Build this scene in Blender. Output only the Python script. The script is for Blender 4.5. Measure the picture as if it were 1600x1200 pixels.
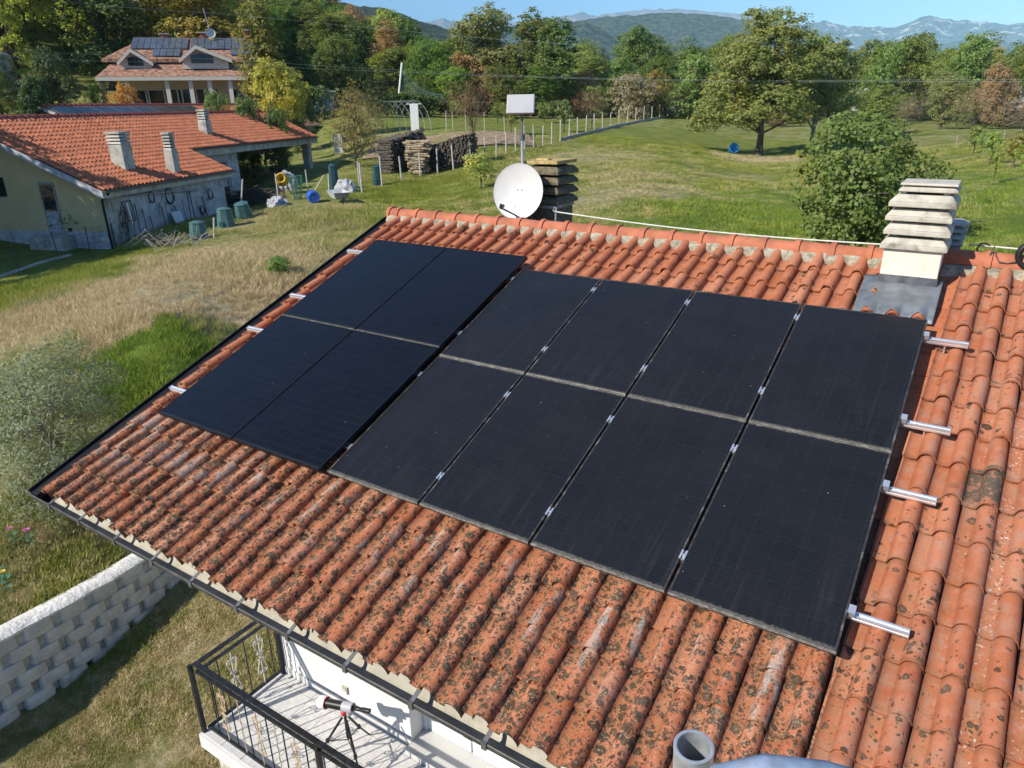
import bpy, bmesh, math, random
import numpy as np
from mathutils import Matrix, Vector, noise as mnoise

# ------------------------------------------------------------------ scene, camera, sky, sun
for o in list(bpy.data.objects): bpy.data.objects.remove(o)
S = bpy.context.scene
COL = S.collection
rng = np.random.default_rng(7); random.seed(7)

CAM = np.array([4.26765, -3.57083, 2.86796])          # eye, metres; X runs along the ridge, Y up the roof slope
RW = np.array([[0.83749474, 0.54623693, -0.01509252], [0.18854648, -0.31478369, -0.93024806], [-0.51288672, 0.77623221, -0.36662074]])
FPX = 1108.0
cam_d = bpy.data.cameras.new('camera'); cam = bpy.data.objects.new('camera', cam_d); COL.objects.link(cam)
cam_d.sensor_width = 36.0; cam_d.lens = 36.0 * FPX / 1600.0
cam_d.clip_start = 0.05; cam_d.clip_end = 40000
mw = Matrix(((RW[0][0], -RW[1][0], -RW[2][0], CAM[0]), (RW[0][1], -RW[1][1], -RW[2][1], CAM[1]), (RW[0][2], -RW[1][2], -RW[2][2], CAM[2]), (0, 0, 0, 1)))
cam.matrix_world = mw
S.camera = cam

SUN = Vector((-0.352, -0.730, 0.586)).normalized()     # towards the sun
W = bpy.data.worlds.new('World'); S.world = W; W.use_nodes = True
wt = W.node_tree; wt.nodes.clear()
sky = wt.nodes.new('ShaderNodeTexSky'); sky.sky_type = 'NISHITA'; sky.sun_disc = False
sky.sun_elevation = math.asin(SUN.z); sky.sun_rotation = math.atan2(SUN.x, SUN.y)
sky.altitude = 400; sky.air_density = 1.0; sky.dust_density = 0.0; sky.ozone_density = 8.0
bg = wt.nodes.new('ShaderNodeBackground'); bg.inputs[1].default_value = 0.12
wo = wt.nodes.new('ShaderNodeOutputWorld')
wt.links.new(sky.outputs[0], bg.inputs[0]); wt.links.new(bg.outputs[0], wo.inputs[0])
sun_d = bpy.data.lights.new('sun', 'SUN'); sun_d.energy = 5.0; sun_d.angle = math.radians(0.53); sun_d.color = (1.0, 0.93, 0.82)
sun = bpy.data.objects.new('sun', sun_d); COL.objects.link(sun)
sun.rotation_euler = SUN.to_track_quat('Z', 'Y').to_euler(); sun.location = (-20, -40, 40)
S.view_settings.view_transform = 'Standard'; S.view_settings.look = 'None'
S.view_settings.exposure = 0.75; S.view_settings.gamma = 1.0
S.view_settings.use_curve_mapping = False
S.render.engine = 'CYCLES'
S.cycles.max_bounces = 4; S.cycles.diffuse_bounces = 2; S.cycles.glossy_bounces = 2; S.cycles.transparent_max_bounces = 8
S.cycles.volume_bounces = 0; S.cycles.use_denoising = True
S.cycles.sample_clamp_indirect = 6.0; S.cycles.use_adaptive_sampling = True; S.cycles.adaptive_threshold = .025

# ------------------------------------------------------------------ geometry helpers
def ray(px, py):
    d = RW.T @ np.array([(px - 800) / FPX, (py - 600) / FPX, 1.0]); return d / np.linalg.norm(d)
def at(px, py, dist):                                   # the place seen at a pixel, at a horizontal distance from the eye
    d = ray(px, py); return CAM + d * dist / math.hypot(d[0], d[1])
def polar(az, dist, z=0.0):
    a = math.radians(az); return np.array([CAM[0] + math.sin(a) * dist, CAM[1] + math.cos(a) * dist, z])
TH = math.radians(20.0); CT, ST = math.cos(TH), math.sin(TH)
def RF(u, v, n): return (u, v * CT - n * ST, v * ST + n * CT)   # roof frame: along the ridge, up the slope, out of the roof

class MB:
    def __init__(s): s.v = []; s.f = []; s.m = []; s.cm = 0
    def add(s, vs, fs):
        o = len(s.v); s.v += [tuple(float(c) for c in p) for p in vs]; s.f += [tuple(i + o for i in f) for f in fs]; s.m += [s.cm] * len(fs); return s
    def quad(s, a, b, c, d): return s.add([a, b, c, d], [(0, 1, 2, 3)])
    def hexa(s, p):                                     # 8 corners: bottom ring then top ring
        return s.add(p, [(3, 2, 1, 0), (4, 5, 6, 7), (0, 1, 5, 4), (1, 2, 6, 5), (2, 3, 7, 6), (3, 0, 4, 7)])
    def box(s, x0, x1, y0, y1, z0, z1, T=None):
        p = [(x0, y0, z0), (x1, y0, z0), (x1, y1, z0), (x0, y1, z0), (x0, y0, z1), (x1, y0, z1), (x1, y1, z1), (x0, y1, z1)]
        return s.hexa([T(*q) for q in p] if T else p)
    def prism(s, poly, h0, h1, T):                      # poly of 2-D points, T(a, b, h)
        n = len(poly)
        vs = [T(a, b, h0) for a, b in poly] + [T(a, b, h1) for a, b in poly]
        fs = [tuple(range(n))[::-1], tuple(range(n, 2 * n))] + [(i, (i + 1) % n, n + (i + 1) % n, n + i) for i in range(n)]
        return s.add(vs, fs)
    def tube(s, pts, r, n=6, cap=True):
        pts = [Vector(p) for p in pts]; rs = r if isinstance(r, (list, tuple)) else [r] * len(pts)
        vs = []; fs = []; k = len(pts); ref = None
        for i, p in enumerate(pts):
            d = (pts[min(i + 1, k - 1)] - pts[max(i - 1, 0)])
            d = d.normalized() if d.length > 1e-9 else Vector((0, 0, 1))
            if ref is None: ref = d.orthogonal().normalized()
            a = (ref - d * ref.dot(d))
            a = a.normalized() if a.length > 1e-6 else d.orthogonal().normalized()
            ref = a; b = d.cross(a)
            for j in range(n):
                t = 2 * math.pi * j / n; vs.append(p + (a * math.cos(t) + b * math.sin(t)) * rs[i])
        for i in range(k - 1):
            for j in range(n): fs.append((i * n + j, i * n + (j + 1) % n, (i + 1) * n + (j + 1) % n, (i + 1) * n + j))
        if cap: fs += [tuple(range(n))[::-1], tuple(range((k - 1) * n, k * n))]
        return s.add(vs, fs)
    def lathe(s, prof, c=(0, 0, 0), axis=(0, 0, 1), n=16, close=False):
        q = Vector((0, 0, 1)).rotation_difference(Vector(axis)); c = Vector(c); vs = []; fs = []
        for r, z in prof:
            for j in range(n):
                t = 2 * math.pi * j / n; vs.append(c + q @ Vector((r * math.cos(t), r * math.sin(t), z)))
        k = len(prof)
        for i in range(k - 1):
            for j in range(n): fs.append((i * n + j, i * n + (j + 1) % n, (i + 1) * n + (j + 1) % n, (i + 1) * n + j))
        if close: fs += [tuple(range(n))[::-1], tuple(range((k - 1) * n, k * n))]
        return s.add(vs, fs)
    def data(s, name, mats, smooth=False):
        me = bpy.data.meshes.new(name); me.from_pydata(s.v, [], s.f)
        for m in (mats if isinstance(mats, (list, tuple)) else [mats]): me.materials.append(m)
        if any(s.m): me.polygons.foreach_set('material_index', s.m)
        if smooth:
            me.polygons.foreach_set('use_smooth', [True] * len(me.polygons))
            try: me.set_sharp_from_angle(angle=math.radians(smooth if smooth is not True else 50))
            except Exception: pass
        me.update(); return me
    def build(s, name, mats, parent=None, smooth=False, bevel=0):
        o = bpy.data.objects.new(name, s.data(name, mats, smooth)); link(o, parent)
        if bevel:
            b = o.modifiers.new('bevel', 'BEVEL'); b.width = bevel; b.segments = 2; b.limit_method = 'ANGLE'
        return o

def link(o, parent=None):
    COL.objects.link(o)
    if parent is not None:
        o.parent = parent
        P = parent; loc = Vector((0, 0, 0))
        if P.get('_base'): loc = Vector(P['_base'])
        o.matrix_parent_inverse = Matrix.Translation(-loc)
        if P.get('_base') is None and P.type == 'EMPTY': pass
    return o
def tag(o, label=None, cat=None, group=None, kind=None):
    if label: o['label'] = label
    if cat: o['category'] = cat
    if group: o['group'] = group
    if kind: o['kind'] = kind
    return o
def thing(name, loc, label, cat, group=None, local=False):
    o = bpy.data.objects.new(name, None); COL.objects.link(o); o.location = [float(c) for c in loc]; o.empty_display_size = 0.2
    if not local: o['_base'] = [float(c) for c in loc]      # parts are authored in world coordinates
    return tag(o, label, cat, group)
def copy_tree(o, parent=None):
    c = o.copy(); COL.objects.link(c); c.parent = parent
    for ch in list(o.children): copy_tree(ch, c)
    return c

# ------------------------------------------------------------------ material helpers
class NT:
    def __init__(s, tree): s.t = tree
    def n(s, kind, ins=None, **props):
        nd = s.t.nodes.new('ShaderNode' + kind)
        for k, v in props.items(): setattr(nd, k, v)
        for k, v in (ins or {}).items():
            sock = nd.inputs[k]
            if isinstance(v, bpy.types.NodeSocket): s.t.links.new(v, sock)
            elif isinstance(v, (tuple, list)) and sock.type == 'RGBA' and len(v) == 3: sock.default_value = (*v, 1)
            else: sock.default_value = v
        return nd
    def m(s, op, a, b=0.0, c=None, clamp=False):
        ins = {0: a, 1: b}
        if c is not None: ins[2] = c
        return s.n('Math', ins, operation=op, use_clamp=clamp).outputs[0]
    def vm(s, op, a, b=None, out=0):
        ins = {0: a}
        if b is not None: ins[1] = b
        return s.n('VectorMath', ins, operation=op).outputs[out]
    def mix(s, f, a, b, mode='MIX'):
        nd = s.t.nodes.new('ShaderNodeMix'); nd.data_type = 'RGBA'; nd.blend_type = mode; nd.clamp_factor = True
        for sock, v in ((nd.inputs[0], f), (nd.inputs[6], a), (nd.inputs[7], b)):
            if isinstance(v, bpy.types.NodeSocket): s.t.links.new(v, sock)
            elif isinstance(v, (tuple, list)): sock.default_value = (*v[:3], 1)
            else: sock.default_value = v
        return nd.outputs[2]
    def ss(s, x, lo, hi):                               # smoothstep lo..hi
        return s.n('MapRange', {'Value': x, 'From Min': lo, 'From Max': hi}, interpolation_type='SMOOTHSTEP').outputs[0]
    def noise(s, vec, scale, detail=4, rough=.55, dist=0.0):
        return s.n('TexNoise', {'Vector': vec, 'Scale': scale, 'Detail': detail, 'Roughness': rough, 'Distortion': dist}).outputs[0]
    def vor(s, vec, scale, feature='F1', out=0, rnd=1.0):
        return s.n('TexVoronoi', {'Vector': vec, 'Scale': scale, 'Randomness': rnd}, feature=feature).outputs[out]
    def pos(s): return s.n('NewGeometry').outputs['Position']
    def obj(s): return s.n('TexCoord').outputs['Object']
    def bump(s, h, strength=.3, dist=.01):
        return s.n('Bump', {'Height': h, 'Strength': strength, 'Distance': dist}).outputs[0]
def new_mat(name):
    m = bpy.data.materials.new(name); m.use_nodes = True; m.node_tree.nodes.clear()
    nt = NT(m.node_tree); out = nt.n('OutputMaterial')
    return m, nt, out
def finish(nt, out, col, rough=.7, metal=0.0, normal=None, spec=.5, coat=0.0, extra=None):
    ins = {'Base Color': col, 'Roughness': rough, 'Metallic': metal, 'Specular IOR Level': spec}
    if coat: ins['Coat Weight'] = coat; ins['Coat Roughness'] = .08
    if normal is not None: ins['Normal'] = normal
    if extra: ins.update(extra)
    b = nt.n('BsdfPrincipled', ins); nt.t.links.new(b.outputs[0], out.inputs[0]); return b
def simple(name, col, rough=.7, metal=0.0, var=.18, scale=6.0, bump=.2, bscale=40.0, dirt=None, dirt_amt=.5, spec=.4, bdist=.006):
    m, nt, out = new_mat(name); p = nt.pos()
    n1 = nt.noise(p, scale, 5, .6); f = nt.ss(n1, .3, .7)
    lo = tuple(c * (1 - var) for c in col); hi = tuple(min(1, c * (1 + var)) for c in col)
    c = nt.mix(f, lo, hi)
    if dirt:
        d = nt.ss(nt.noise(p, scale * .55, 6, .65), .5, .72); c = nt.mix(nt.m('MULTIPLY', d, dirt_amt), c, dirt)
    nb = nt.bump(nt.noise(p, bscale, 4, .6), bump, bdist) if bump else None
    finish(nt, out, c, rough, metal, nb, spec); return m

# roof coordinates of a world position, for wear that depends on where on the roof a tile lies
def roof_uv(nt):
    p = nt.n('SeparateXYZ', {0: nt.pos()})
    v = nt.m('ADD', nt.m('MULTIPLY', p.outputs[1], CT), nt.m('MULTIPLY', p.outputs[2], ST))
    return p.outputs[0], v

def tile_mat(name):
    m, nt, out = new_mat(name); p = nt.pos(); u, v = roof_uv(nt)
    ud = nt.m('SUBTRACT', u, nt.m('MULTIPLY', nt.m('ADD', v, .65), .031))                # the newer section is askew
    newer = nt.m('GREATER_THAN', ud, 4.03)
    cu = nt.n('Mix', {0: newer, 2: nt.m('DIVIDE', nt.m('ADD', u, 2.905), .2035), 3: nt.m('DIVIDE', nt.m('SUBTRACT', ud, 4.035), .2015)}).outputs[0]
    cv = nt.m('DIVIDE', nt.m('ADD', v, nt.m('ADD', 1.16, nt.m('MULTIPLY', newer, -.02))), .33)
    cell = nt.n('CombineXYZ', {0: nt.m('FLOOR', cu), 1: nt.m('FLOOR', cv), 2: newer}).outputs[0]
    rnd = nt.n('TexWhiteNoise', {0: cell}, noise_dimensions='3D'); r1 = rnd.outputs[0]; r2 = nt.n('SeparateColor', {0: rnd.outputs[1]}); r3 = r2.outputs[1]; r4 = r2.outputs[2]
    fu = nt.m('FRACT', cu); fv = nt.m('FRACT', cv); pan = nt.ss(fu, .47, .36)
    base = nt.mix(r1, (.37, .112, .050), (.47, .172, .086)); base = nt.mix(nt.m('MULTIPLY', nt.ss(r3, .72, .98), .6), base, (.52, .235, .14)); base = nt.mix(nt.m('MULTIPLY', nt.ss(r4, .84, .98), .5), base, (.31, .095, .048))
    big = nt.noise(p, 1.3, 4, .6); mid = nt.noise(p, 9, 6, .65); fine = nt.noise(p, 75, 5, .7)
    base = nt.mix(nt.m('MULTIPLY', nt.ss(mid, .42, .68), .5), base, (.48, .215, .13))
    base = nt.mix(nt.m('MULTIPLY', nt.ss(fine, .48, .66), .36), base, (.30, .098, .046))
    base = nt.mix(nt.m('MULTIPLY', nt.ss(nt.noise(nt.vm('ADD', p, (4, 4, 4)), 140, 3, .6), .60, .70), .45), base, (.56, .34, .22))
    # grime settles in the channels; a shadow line is painted under each lip
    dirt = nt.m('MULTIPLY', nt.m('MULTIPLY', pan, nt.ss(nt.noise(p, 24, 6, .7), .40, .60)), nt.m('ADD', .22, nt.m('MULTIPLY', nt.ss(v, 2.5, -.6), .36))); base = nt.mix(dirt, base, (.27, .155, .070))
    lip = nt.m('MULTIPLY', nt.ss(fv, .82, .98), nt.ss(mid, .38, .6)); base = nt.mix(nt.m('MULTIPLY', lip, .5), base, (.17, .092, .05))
    # how much grows here: more towards the eaves, little on the newer section
    grow = nt.m('ADD', nt.ss(v, 1.7, -1.0), nt.m('MULTIPLY', nt.m('SUBTRACT', big, .5), .9))
    grow = nt.m('ADD', grow, nt.m('MULTIPLY', nt.m('SUBTRACT', nt.noise(nt.vm('ADD', p, (8, 1, 3)), 3.6, 4, .6), .5), 1.5))
    grow = nt.m('MULTIPLY', grow, nt.m('SUBTRACT', 1.0, nt.m('MULTIPLY', newer, .66)))
    base = nt.mix(nt.m('MULTIPLY', newer, nt.m('MULTIPLY', nt.ss(nt.noise(nt.vm('ADD', p, (2, 6, 1)), 6.5, 6, .7), .46, .66), .55)), base, (.36, .22, .155))
    grow = nt.m('ADD', grow, nt.m('MULTIPLY', nt.m('MULTIPLY', nt.ss(u, 1.5, -2.6), .22), nt.ss(v, 2.8, -.2)))
    grow = nt.m('MINIMUM', nt.m('MAXIMUM', nt.m('ADD', grow, nt.m('MULTIPLY', nt.m('SUBTRACT', r1, .5), .45)), .02), 1.15)
    wob = nt.vm('ADD', p, nt.vm('MULTIPLY', nt.vm('SUBTRACT', nt.n('TexNoise', {'Vector': p, 'Scale': 38.0, 'Detail': 4.0, 'Roughness': .7}).outputs['Color'], (.5, .5, .5)), (.035, .035, .035)))
    col = base; mask = None
    for sc, amt, rad, off in ((14.0, .74, .56, (0, 0, 0)), (25.0, .92, .56, (3.7, 1.1, 8.2)), (52.0, .86, .52, (9.1, 5.5, 2.2))):
        q = nt.vm('ADD', wob, off); vd = nt.n('TexVoronoi', {'Vector': q, 'Scale': sc, 'Randomness': 1.0}); d = vd.outputs[0]; cr = nt.n('SeparateColor', {0: vd.outputs[1]})
        on = nt.ss(nt.m('SUBTRACT', nt.m('MULTIPLY', grow, amt), cr.outputs[0]), -.06, .06); R = nt.m('MULTIPLY', nt.m('ADD', .45, cr.outputs[1]), rad * .72)
        disc = nt.m('MULTIPLY', nt.ss(nt.m('SUBTRACT', R, d), -.03, .10), on); disc = nt.m('MULTIPLY', disc, nt.ss(fine, .26, .44))
        cc = nt.mix(cr.outputs[2], (.030, .025, .019), (.098, .080, .053)); cc = nt.mix(nt.m('MULTIPLY', nt.ss(d, .26, .05), nt.ss(cr.outputs[1], .4, .7)), cc, (.185, .150, .100))
        col = nt.mix(nt.m('MULTIPLY', disc, .88), col, cc); mask = disc if mask is None else nt.m('MAXIMUM', mask, disc)
    # cream and ochre flecks among it
    fl = nt.m('MULTIPLY', nt.ss(nt.noise(nt.vm('ADD', p, (3.1, 9.2, 1.4)), 62, 4, .65), .57, .63), nt.ss(grow, .15, .75)); col = nt.mix(nt.m('MULTIPLY', fl, .75), col, nt.mix(r3, (.42, .25, .12), (.46, .36, .24)))
    # chalky film and streaks below the panels
    band = nt.m('MULTIPLY', nt.ss(v, -.85, -.35), nt.ss(v, .15, -.02)); band = nt.m('MULTIPLY', band, nt.m('SUBTRACT', 1.0, newer))
    st = nt.noise(nt.n('CombineXYZ', {0: nt.m('MULTIPLY', u, 16.0), 1: nt.m('MULTIPLY', v, 3.2), 2: 0.0}).outputs[0], 1.0, 6, .65)
    film = nt.m('MULTIPLY', nt.m('MULTIPLY', band, nt.ss(nt.m('ADD', st, nt.m('ADD', nt.m('MULTIPLY', nt.ss(u, -.4, -2.4), .10), nt.m('MULTIPLY', nt.m('SUBTRACT', r4, .5), .14))), .53, .66)), nt.ss(fine, .30, .60)); film = nt.m('MULTIPLY', film, nt.m('SUBTRACT', 1.0, pan))
    col = nt.mix(nt.m('MULTIPLY', film, .8), col, (.47, .41, .35))
    # white splashes in the channels of the newer section, a few blackened tiles there
    spl = nt.m('MULTIPLY', nt.ss(nt.noise(nt.vm('ADD', p, (1.7, 0, 5.5)), 40, 5, .7), .585, .625), nt.m('MULTIPLY', nt.m('MULTIPLY', nt.ss(ud, 4.40, 4.65), pan), nt.ss(nt.noise(p, 3.1, 2, .5), .40, .55))); col = nt.mix(nt.m('MULTIPLY', spl, .85), col, (.58, .56, .53))
    old = nt.m('MULTIPLY', nt.m('GREATER_THAN', r1, .94), newer); col = nt.mix(nt.m('MULTIPLY', old, nt.ss(nt.noise(p, 30, 6, .7), .32, .56)), col, (.105, .086, .064))
    h = nt.m('ADD', nt.m('MULTIPLY', fine, .6), nt.m('MULTIPLY', mask, .7))
    finish(nt, out, col, .92, 0, nt.bump(h, .6, .006), .15); return m

def pv_mat(name, base, line, dust, cw, ch, lw, fine, rough):
    m, nt, out = new_mat(name); o = nt.n('SeparateXYZ', {0: nt.obj()}); x, y = o.outputs[0], o.outputs[1]; p = nt.pos()
    def lines(c, per, w):
        f = nt.m('FRACT', nt.m('DIVIDE', c, per)); d = nt.m('ABSOLUTE', nt.m('SUBTRACT', f, .5)); return nt.ss(d, .5 - w / per * 1.2, .5 - w / per * .4)
    g = nt.m('MAXIMUM', lines(x, cw, lw), lines(y, ch, lw))
    cell = nt.n('CombineXYZ', {0: nt.m('FLOOR', nt.m('DIVIDE', x, cw)), 1: nt.m('FLOOR', nt.m('DIVIDE', y, ch)), 2: nt.m('MULTIPLY', nt.n('ObjectInfo').outputs['Random'], 50)}).outputs[0]
    rnd = nt.n('TexWhiteNoise', {0: cell}, noise_dimensions='3D').outputs[0]
    c = nt.mix(rnd, tuple(b * .85 for b in base), tuple(b * 1.2 for b in base))
    bus = nt.m('MULTIPLY', lines(y, ch / fine, .0016), .35); c = nt.mix(bus, c, line)
    c = nt.mix(nt.m('MULTIPLY', g, .7), c, line)
    n1 = nt.noise(p, 2.2, 5, .6); n2 = nt.noise(p, 30, 4, .7)
    df = nt.m('MULTIPLY', nt.m('ADD', .45, nt.m('MULTIPLY', n1, .8)), dust)
    df = nt.m('ADD', df, nt.m('MULTIPLY', nt.ss(n2, .45, .8), dust * .5)); sw = nt.n('CombineXYZ', {0: nt.m('MULTIPLY', x, 22.0), 1: nt.m('MULTIPLY', y, 1.3), 2: nt.m('MULTIPLY', nt.n('ObjectInfo').outputs['Random'], 40)}).outputs[0]; df = nt.m('ADD', df, nt.m('MULTIPLY', nt.m('MULTIPLY', nt.ss(nt.noise(sw, 1.0, 5, .65), .5, .75), nt.ss(y, .9, .0)), dust * 1.3))
    c = nt.mix(df, c, (.185, .187, .195))
    sp = nt.ss(nt.vor(p, 7.0), .032, .016); c = nt.mix(nt.m('MULTIPLY', sp, .7), c, (.5, .5, .5))
    sp2 = nt.ss(nt.vor(nt.vm('ADD', p, (5, 3, 1)), 23.0), .055, .03); c = nt.mix(nt.m('MULTIPLY', sp2, min(1, dust * 4)), c, (.32, .32, .34))
    # dirt that gathers along the lower edge
    edge = nt.m('MULTIPLY', nt.ss(nt.m('SUBTRACT', y, nt.m('MULTIPLY', nt.noise(p, 60, 3, .8), .05)), .0, -.022), min(.6, dust * 6)); c = nt.mix(edge, c, (.36, .33, .27))
    finish(nt, out, c, nt.m('ADD', rough, nt.m('MULTIPLY', n1, .12)), 0, None, .3); return m

# ---------------- colours
M = {}
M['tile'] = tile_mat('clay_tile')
M['ridge'] = simple('clay_ridge', (.40, .135, .072), .85, var=.2, scale=5, dirt=(.26, .105, .055), dirt_amt=.6, bump=.3)
M['mortar'] = simple('lime_mortar', (.33, .29, .215), .95, var=.35, scale=14, dirt=(.14, .13, .09), dirt_amt=.8, bump=.8, bscale=30, bdist=.02)
M['pv_new'] = pv_mat('panel_black', (.0036, .0038, .0050), (.0165, .017, .0195), .008, .187, .0925, .0022, 1, .10)
M['pv_old'] = pv_mat('panel_dusty', (.0046, .0049, .0064), (.019, .0195, .022), .046, .1575, .157, .0018, 4, .17)
M['frame_black'] = simple('frame_black', (.012, .012, .014), .35, .3, var=.2, bump=0)
M['frame_dust'] = simple('frame_dusty', (.05, .05, .052), .5, .4, var=.3, scale=20, dirt=(.30, .28, .24), dirt_amt=.8, bump=0)
M['dirt_strip'] = simple('edge_dirt', (.25, .235, .20), .95, var=.4, scale=30, bump=.5, bscale=90, dirt=(.14, .13, .10), dirt_amt=.6)
M['alu'] = simple('aluminium', (.78, .79, .80), .35, .75, var=.06, bump=0)
M['black'] = simple('black_metal', (.013, .013, .015), .45, .2, var=.3, bump=0)
M['railpaint'] = simple('rail_paint', (.022, .023, .026), .42, .2, var=.35, scale=15, dirt=(.10, .10, .10), dirt_amt=.35, bump=.15)
M['scroll_rust'] = simple('scroll_cream_rust', (.52, .40, .26), .7, var=.3, scale=30, dirt=(.33, .13, .05), dirt_amt=.8, bump=.2)
M['scroll_white'] = simple('scroll_white', (.55, .55, .50), .7, var=.2, scale=30, dirt=(.35, .22, .14), dirt_amt=.4, bump=.2)
M['gutter_in'] = simple('gutter_inside', (.36, .34, .275), .8, var=.15, scale=8, dirt=(.30, .25, .17), dirt_amt=.55, bump=.15)
M['gutter_out'] = simple('gutter_outside', (.075, .073, .072), .5, .2, var=.3, scale=10, dirt=(.16, .15, .14), dirt_amt=.5, bump=.1)
M['strap'] = simple('gutter_strap', (.16, .16, .155), .55, .5, var=.2, bump=0)
M['white'] = simple('white_render', (.62, .61, .59), .92, var=.04, scale=2, bump=.25, bscale=60)
M['whitepaint'] = simple('white_paint', (.80, .80, .78), .45, var=.03, bump=0)
M['floor'] = simple('pale_stone', (.56, .55, .53), .65, var=.10, scale=22, dirt=(.40, .385, .36), dirt_amt=.5, bump=.1)
M['granite'] = simple('granite', (.50, .50, .48), .5, var=.35, scale=120, bump=0)
M['cement'] = simple('cement_louvre', (.46, .43, .36), .95, var=.16, scale=8, dirt=(.13, .12, .095), dirt_amt=.9, bump=.6, bscale=50)
M['cream'] = simple('cream_render', (.68, .63, .52), .95, var=.06, scale=12, dirt=(.48, .44, .36), dirt_amt=.45, bump=.5, bscale=70)
M['lead'] = simple('lead_flashing', (.20, .22, .235), .45, .45, var=.25, scale=6, dirt=(.36, .37, .35), dirt_amt=.5, bump=.25, bscale=14, bdist=.02)
M['leadd'] = simple('lead_apron', (.10, .105, .12), .5, .4, var=.25, scale=9, dirt=(.24, .24, .24), dirt_amt=.5, bump=.25, bscale=14)
M['dish'] = simple('dish_white', (.56, .56, .54), .5, var=.03, bump=0)
M['plate'] = simple('grey_plate', (.40, .40, .42), .5, var=.05, bump=0)
M['grey'] = simple('grey_plastic', (.20, .20, .20), .55, var=.15, bump=0)
M['galv'] = simple('galvanised', (.52, .54, .56), .42, .6, var=.25, scale=25, dirt=(.36, .35, .33), dirt_amt=.5, bump=.1)
M['bluegrey'] = simple('blue_grey_tube', (.20, .26, .36), .6, .1, var=.25, scale=30, dirt=(.36, .38, .42), dirt_amt=.6, bump=.2)
M['brick'] = simple('sooty_brick', (.14, .115, .068), .95, var=.45, scale=18, dirt=(.06, .055, .04), dirt_amt=.7, bump=.6)
M['brick_yellow'] = simple('lichen_slab', (.42, .31, .12), .95, var=.3, scale=18, dirt=(.12, .10, .06), dirt_amt=.6, bump=.6)  # ochre tone of the top slab and loose stone
M['wire'] = simple('pale_cable', (.62, .60, .55), .6, var=.1, bump=0)
M['yellow'] = simple('yellow_render', (.52, .43, .24), .95, var=.06, scale=2, dirt=(.42, .36, .24), dirt_amt=.4, bump=.2)
M['oldwhite'] = simple('old_whitewash', (.42, .43, .455), .95, var=.2, scale=4, dirt=(.16, .155, .15), dirt_amt=.75, bump=.4)
M['bconcrete'] = simple('old_concrete', (.40, .385, .345), .95, var=.22, scale=3, dirt=(.13, .13, .12), dirt_amt=.7, bump=.5)
M['darkwood'] = simple('dark_wood', (.075, .058, .045), .9, var=.4, scale=12, bump=.5)
M['wood'] = simple('grey_wood', (.36, .31, .25), .95, var=.3, scale=14, bump=.5)
M['glass'] = simple('window_glass', (.02, .025, .03), .06, 0, var=.1, bump=0, spec=.8)
M['villa_wall'] = simple('villa_wall', (.56, .48, .36), .95, var=.05, scale=2, bump=0)
M['villa_trim'] = simple('villa_trim', (.56, .53, .46), .9, var=.04, bump=0)
M['villa_tile'] = simple('villa_tile', (.33, .175, .115), .95, var=.6, scale=2.4, dirt=(.16, .10, .07), dirt_amt=.75, bump=.9, bscale=6, bdist=.2)
M['pv_far'] = simple('panel_far', (.075, .095, .13), .35, 0, var=.25, scale=1.5, bump=0, spec=.6)
M['pv_fark'] = simple('panel_far_black', (.012, .014, .022), .2, 0, var=.2, bump=0, spec=.5)
M['barn_tile'] = simple('barn_tile', (.40, .135, .066), .9, var=.28, scale=4.0, dirt=(.24, .11, .065), dirt_amt=.5, bump=.3)
M['barn_ridge'] = simple('barn_ridge', (.36, .10, .075), .9, var=.25, scale=4, bump=.2)
M['bark'] = simple('bark', (.085, .068, .05), .95, var=.4, scale=9, bump=.9, bscale=16, bdist=.05)
M['palebark'] = simple('pale_bark', (.26, .235, .20), .95, var=.3, scale=9, bump=.7, bscale=16, bdist=.04)
M['logs'] = simple('split_logs', (.40, .31, .20), .95, var=.5, scale=7, dirt=(.17, .13, .10), dirt_amt=.6, bump=.6)
M['post'] = simple('fence_post', (.48, .46, .42), .95, var=.2, scale=12, bump=.3)
M['teal'] = simple('teal_plastic', (.055, .125, .125), .5, var=.2, scale=4, bump=0)
M['teald'] = simple('dark_teal_plastic', (.018, .06, .065), .5, var=.2, bump=0)
M['blue'] = simple('blue_plastic', (.02, .10, .42), .35, var=.12, bump=0, spec=.6)
M['cyan'] = simple('sky_blue_plastic', (.06, .36, .68), .4, var=.1, bump=0)
M['yel'] = simple('yellow_paint', (.50, .32, .04), .5, var=.12, scale=8, bump=.1)
M['tarp'] = simple('grey_tarp', (.34, .35, .37), .7, var=.35, scale=7, bump=.8, bscale=9, bdist=.06)
M['greenwire'] = simple('green_wire', (.05, .16, .11), .6, var=.2, bump=0)
M['iron'] = simple('rusty_iron', (.10, .085, .075), .75, .2, var=.4, scale=10, bump=.2)
M['steel'] = simple('tool_steel', (.30, .31, .33), .5, .5, var=.3, bump=0)
M['red'] = simple('red_knob', (.55, .03, .03), .4, var=.05, bump=0)
M['blackpl'] = simple('black_plastic', (.014, .014, .015), .4, var=.2, bump=0)
M['soil'] = simple('garden_soil', (.30, .215, .13), 1, var=.35, scale=2.5, dirt=(.17, .12, .07), dirt_amt=.7, bump=.9, bscale=4, bdist=.2)
M['rock'] = simple('field_stone', (.30, .24, .20), .95, var=.3, scale=10, bump=.6)
M['beigestone'] = simple('beige_stone', (.50, .46, .37), .95, var=.3, scale=8, dirt=(.22, .20, .15), dirt_amt=.6, bump=.8)
M['block'] = simple('concrete_block', (.56, .54, .49), .97, var=.16, scale=5, dirt=(.28, .27, .235), dirt_amt=.5, bump=.6, bscale=70, bdist=.01)
M['blockin'] = simple('block_recess', (.42, .41, .38), .97, var=.2, scale=9, bump=.5)
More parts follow.
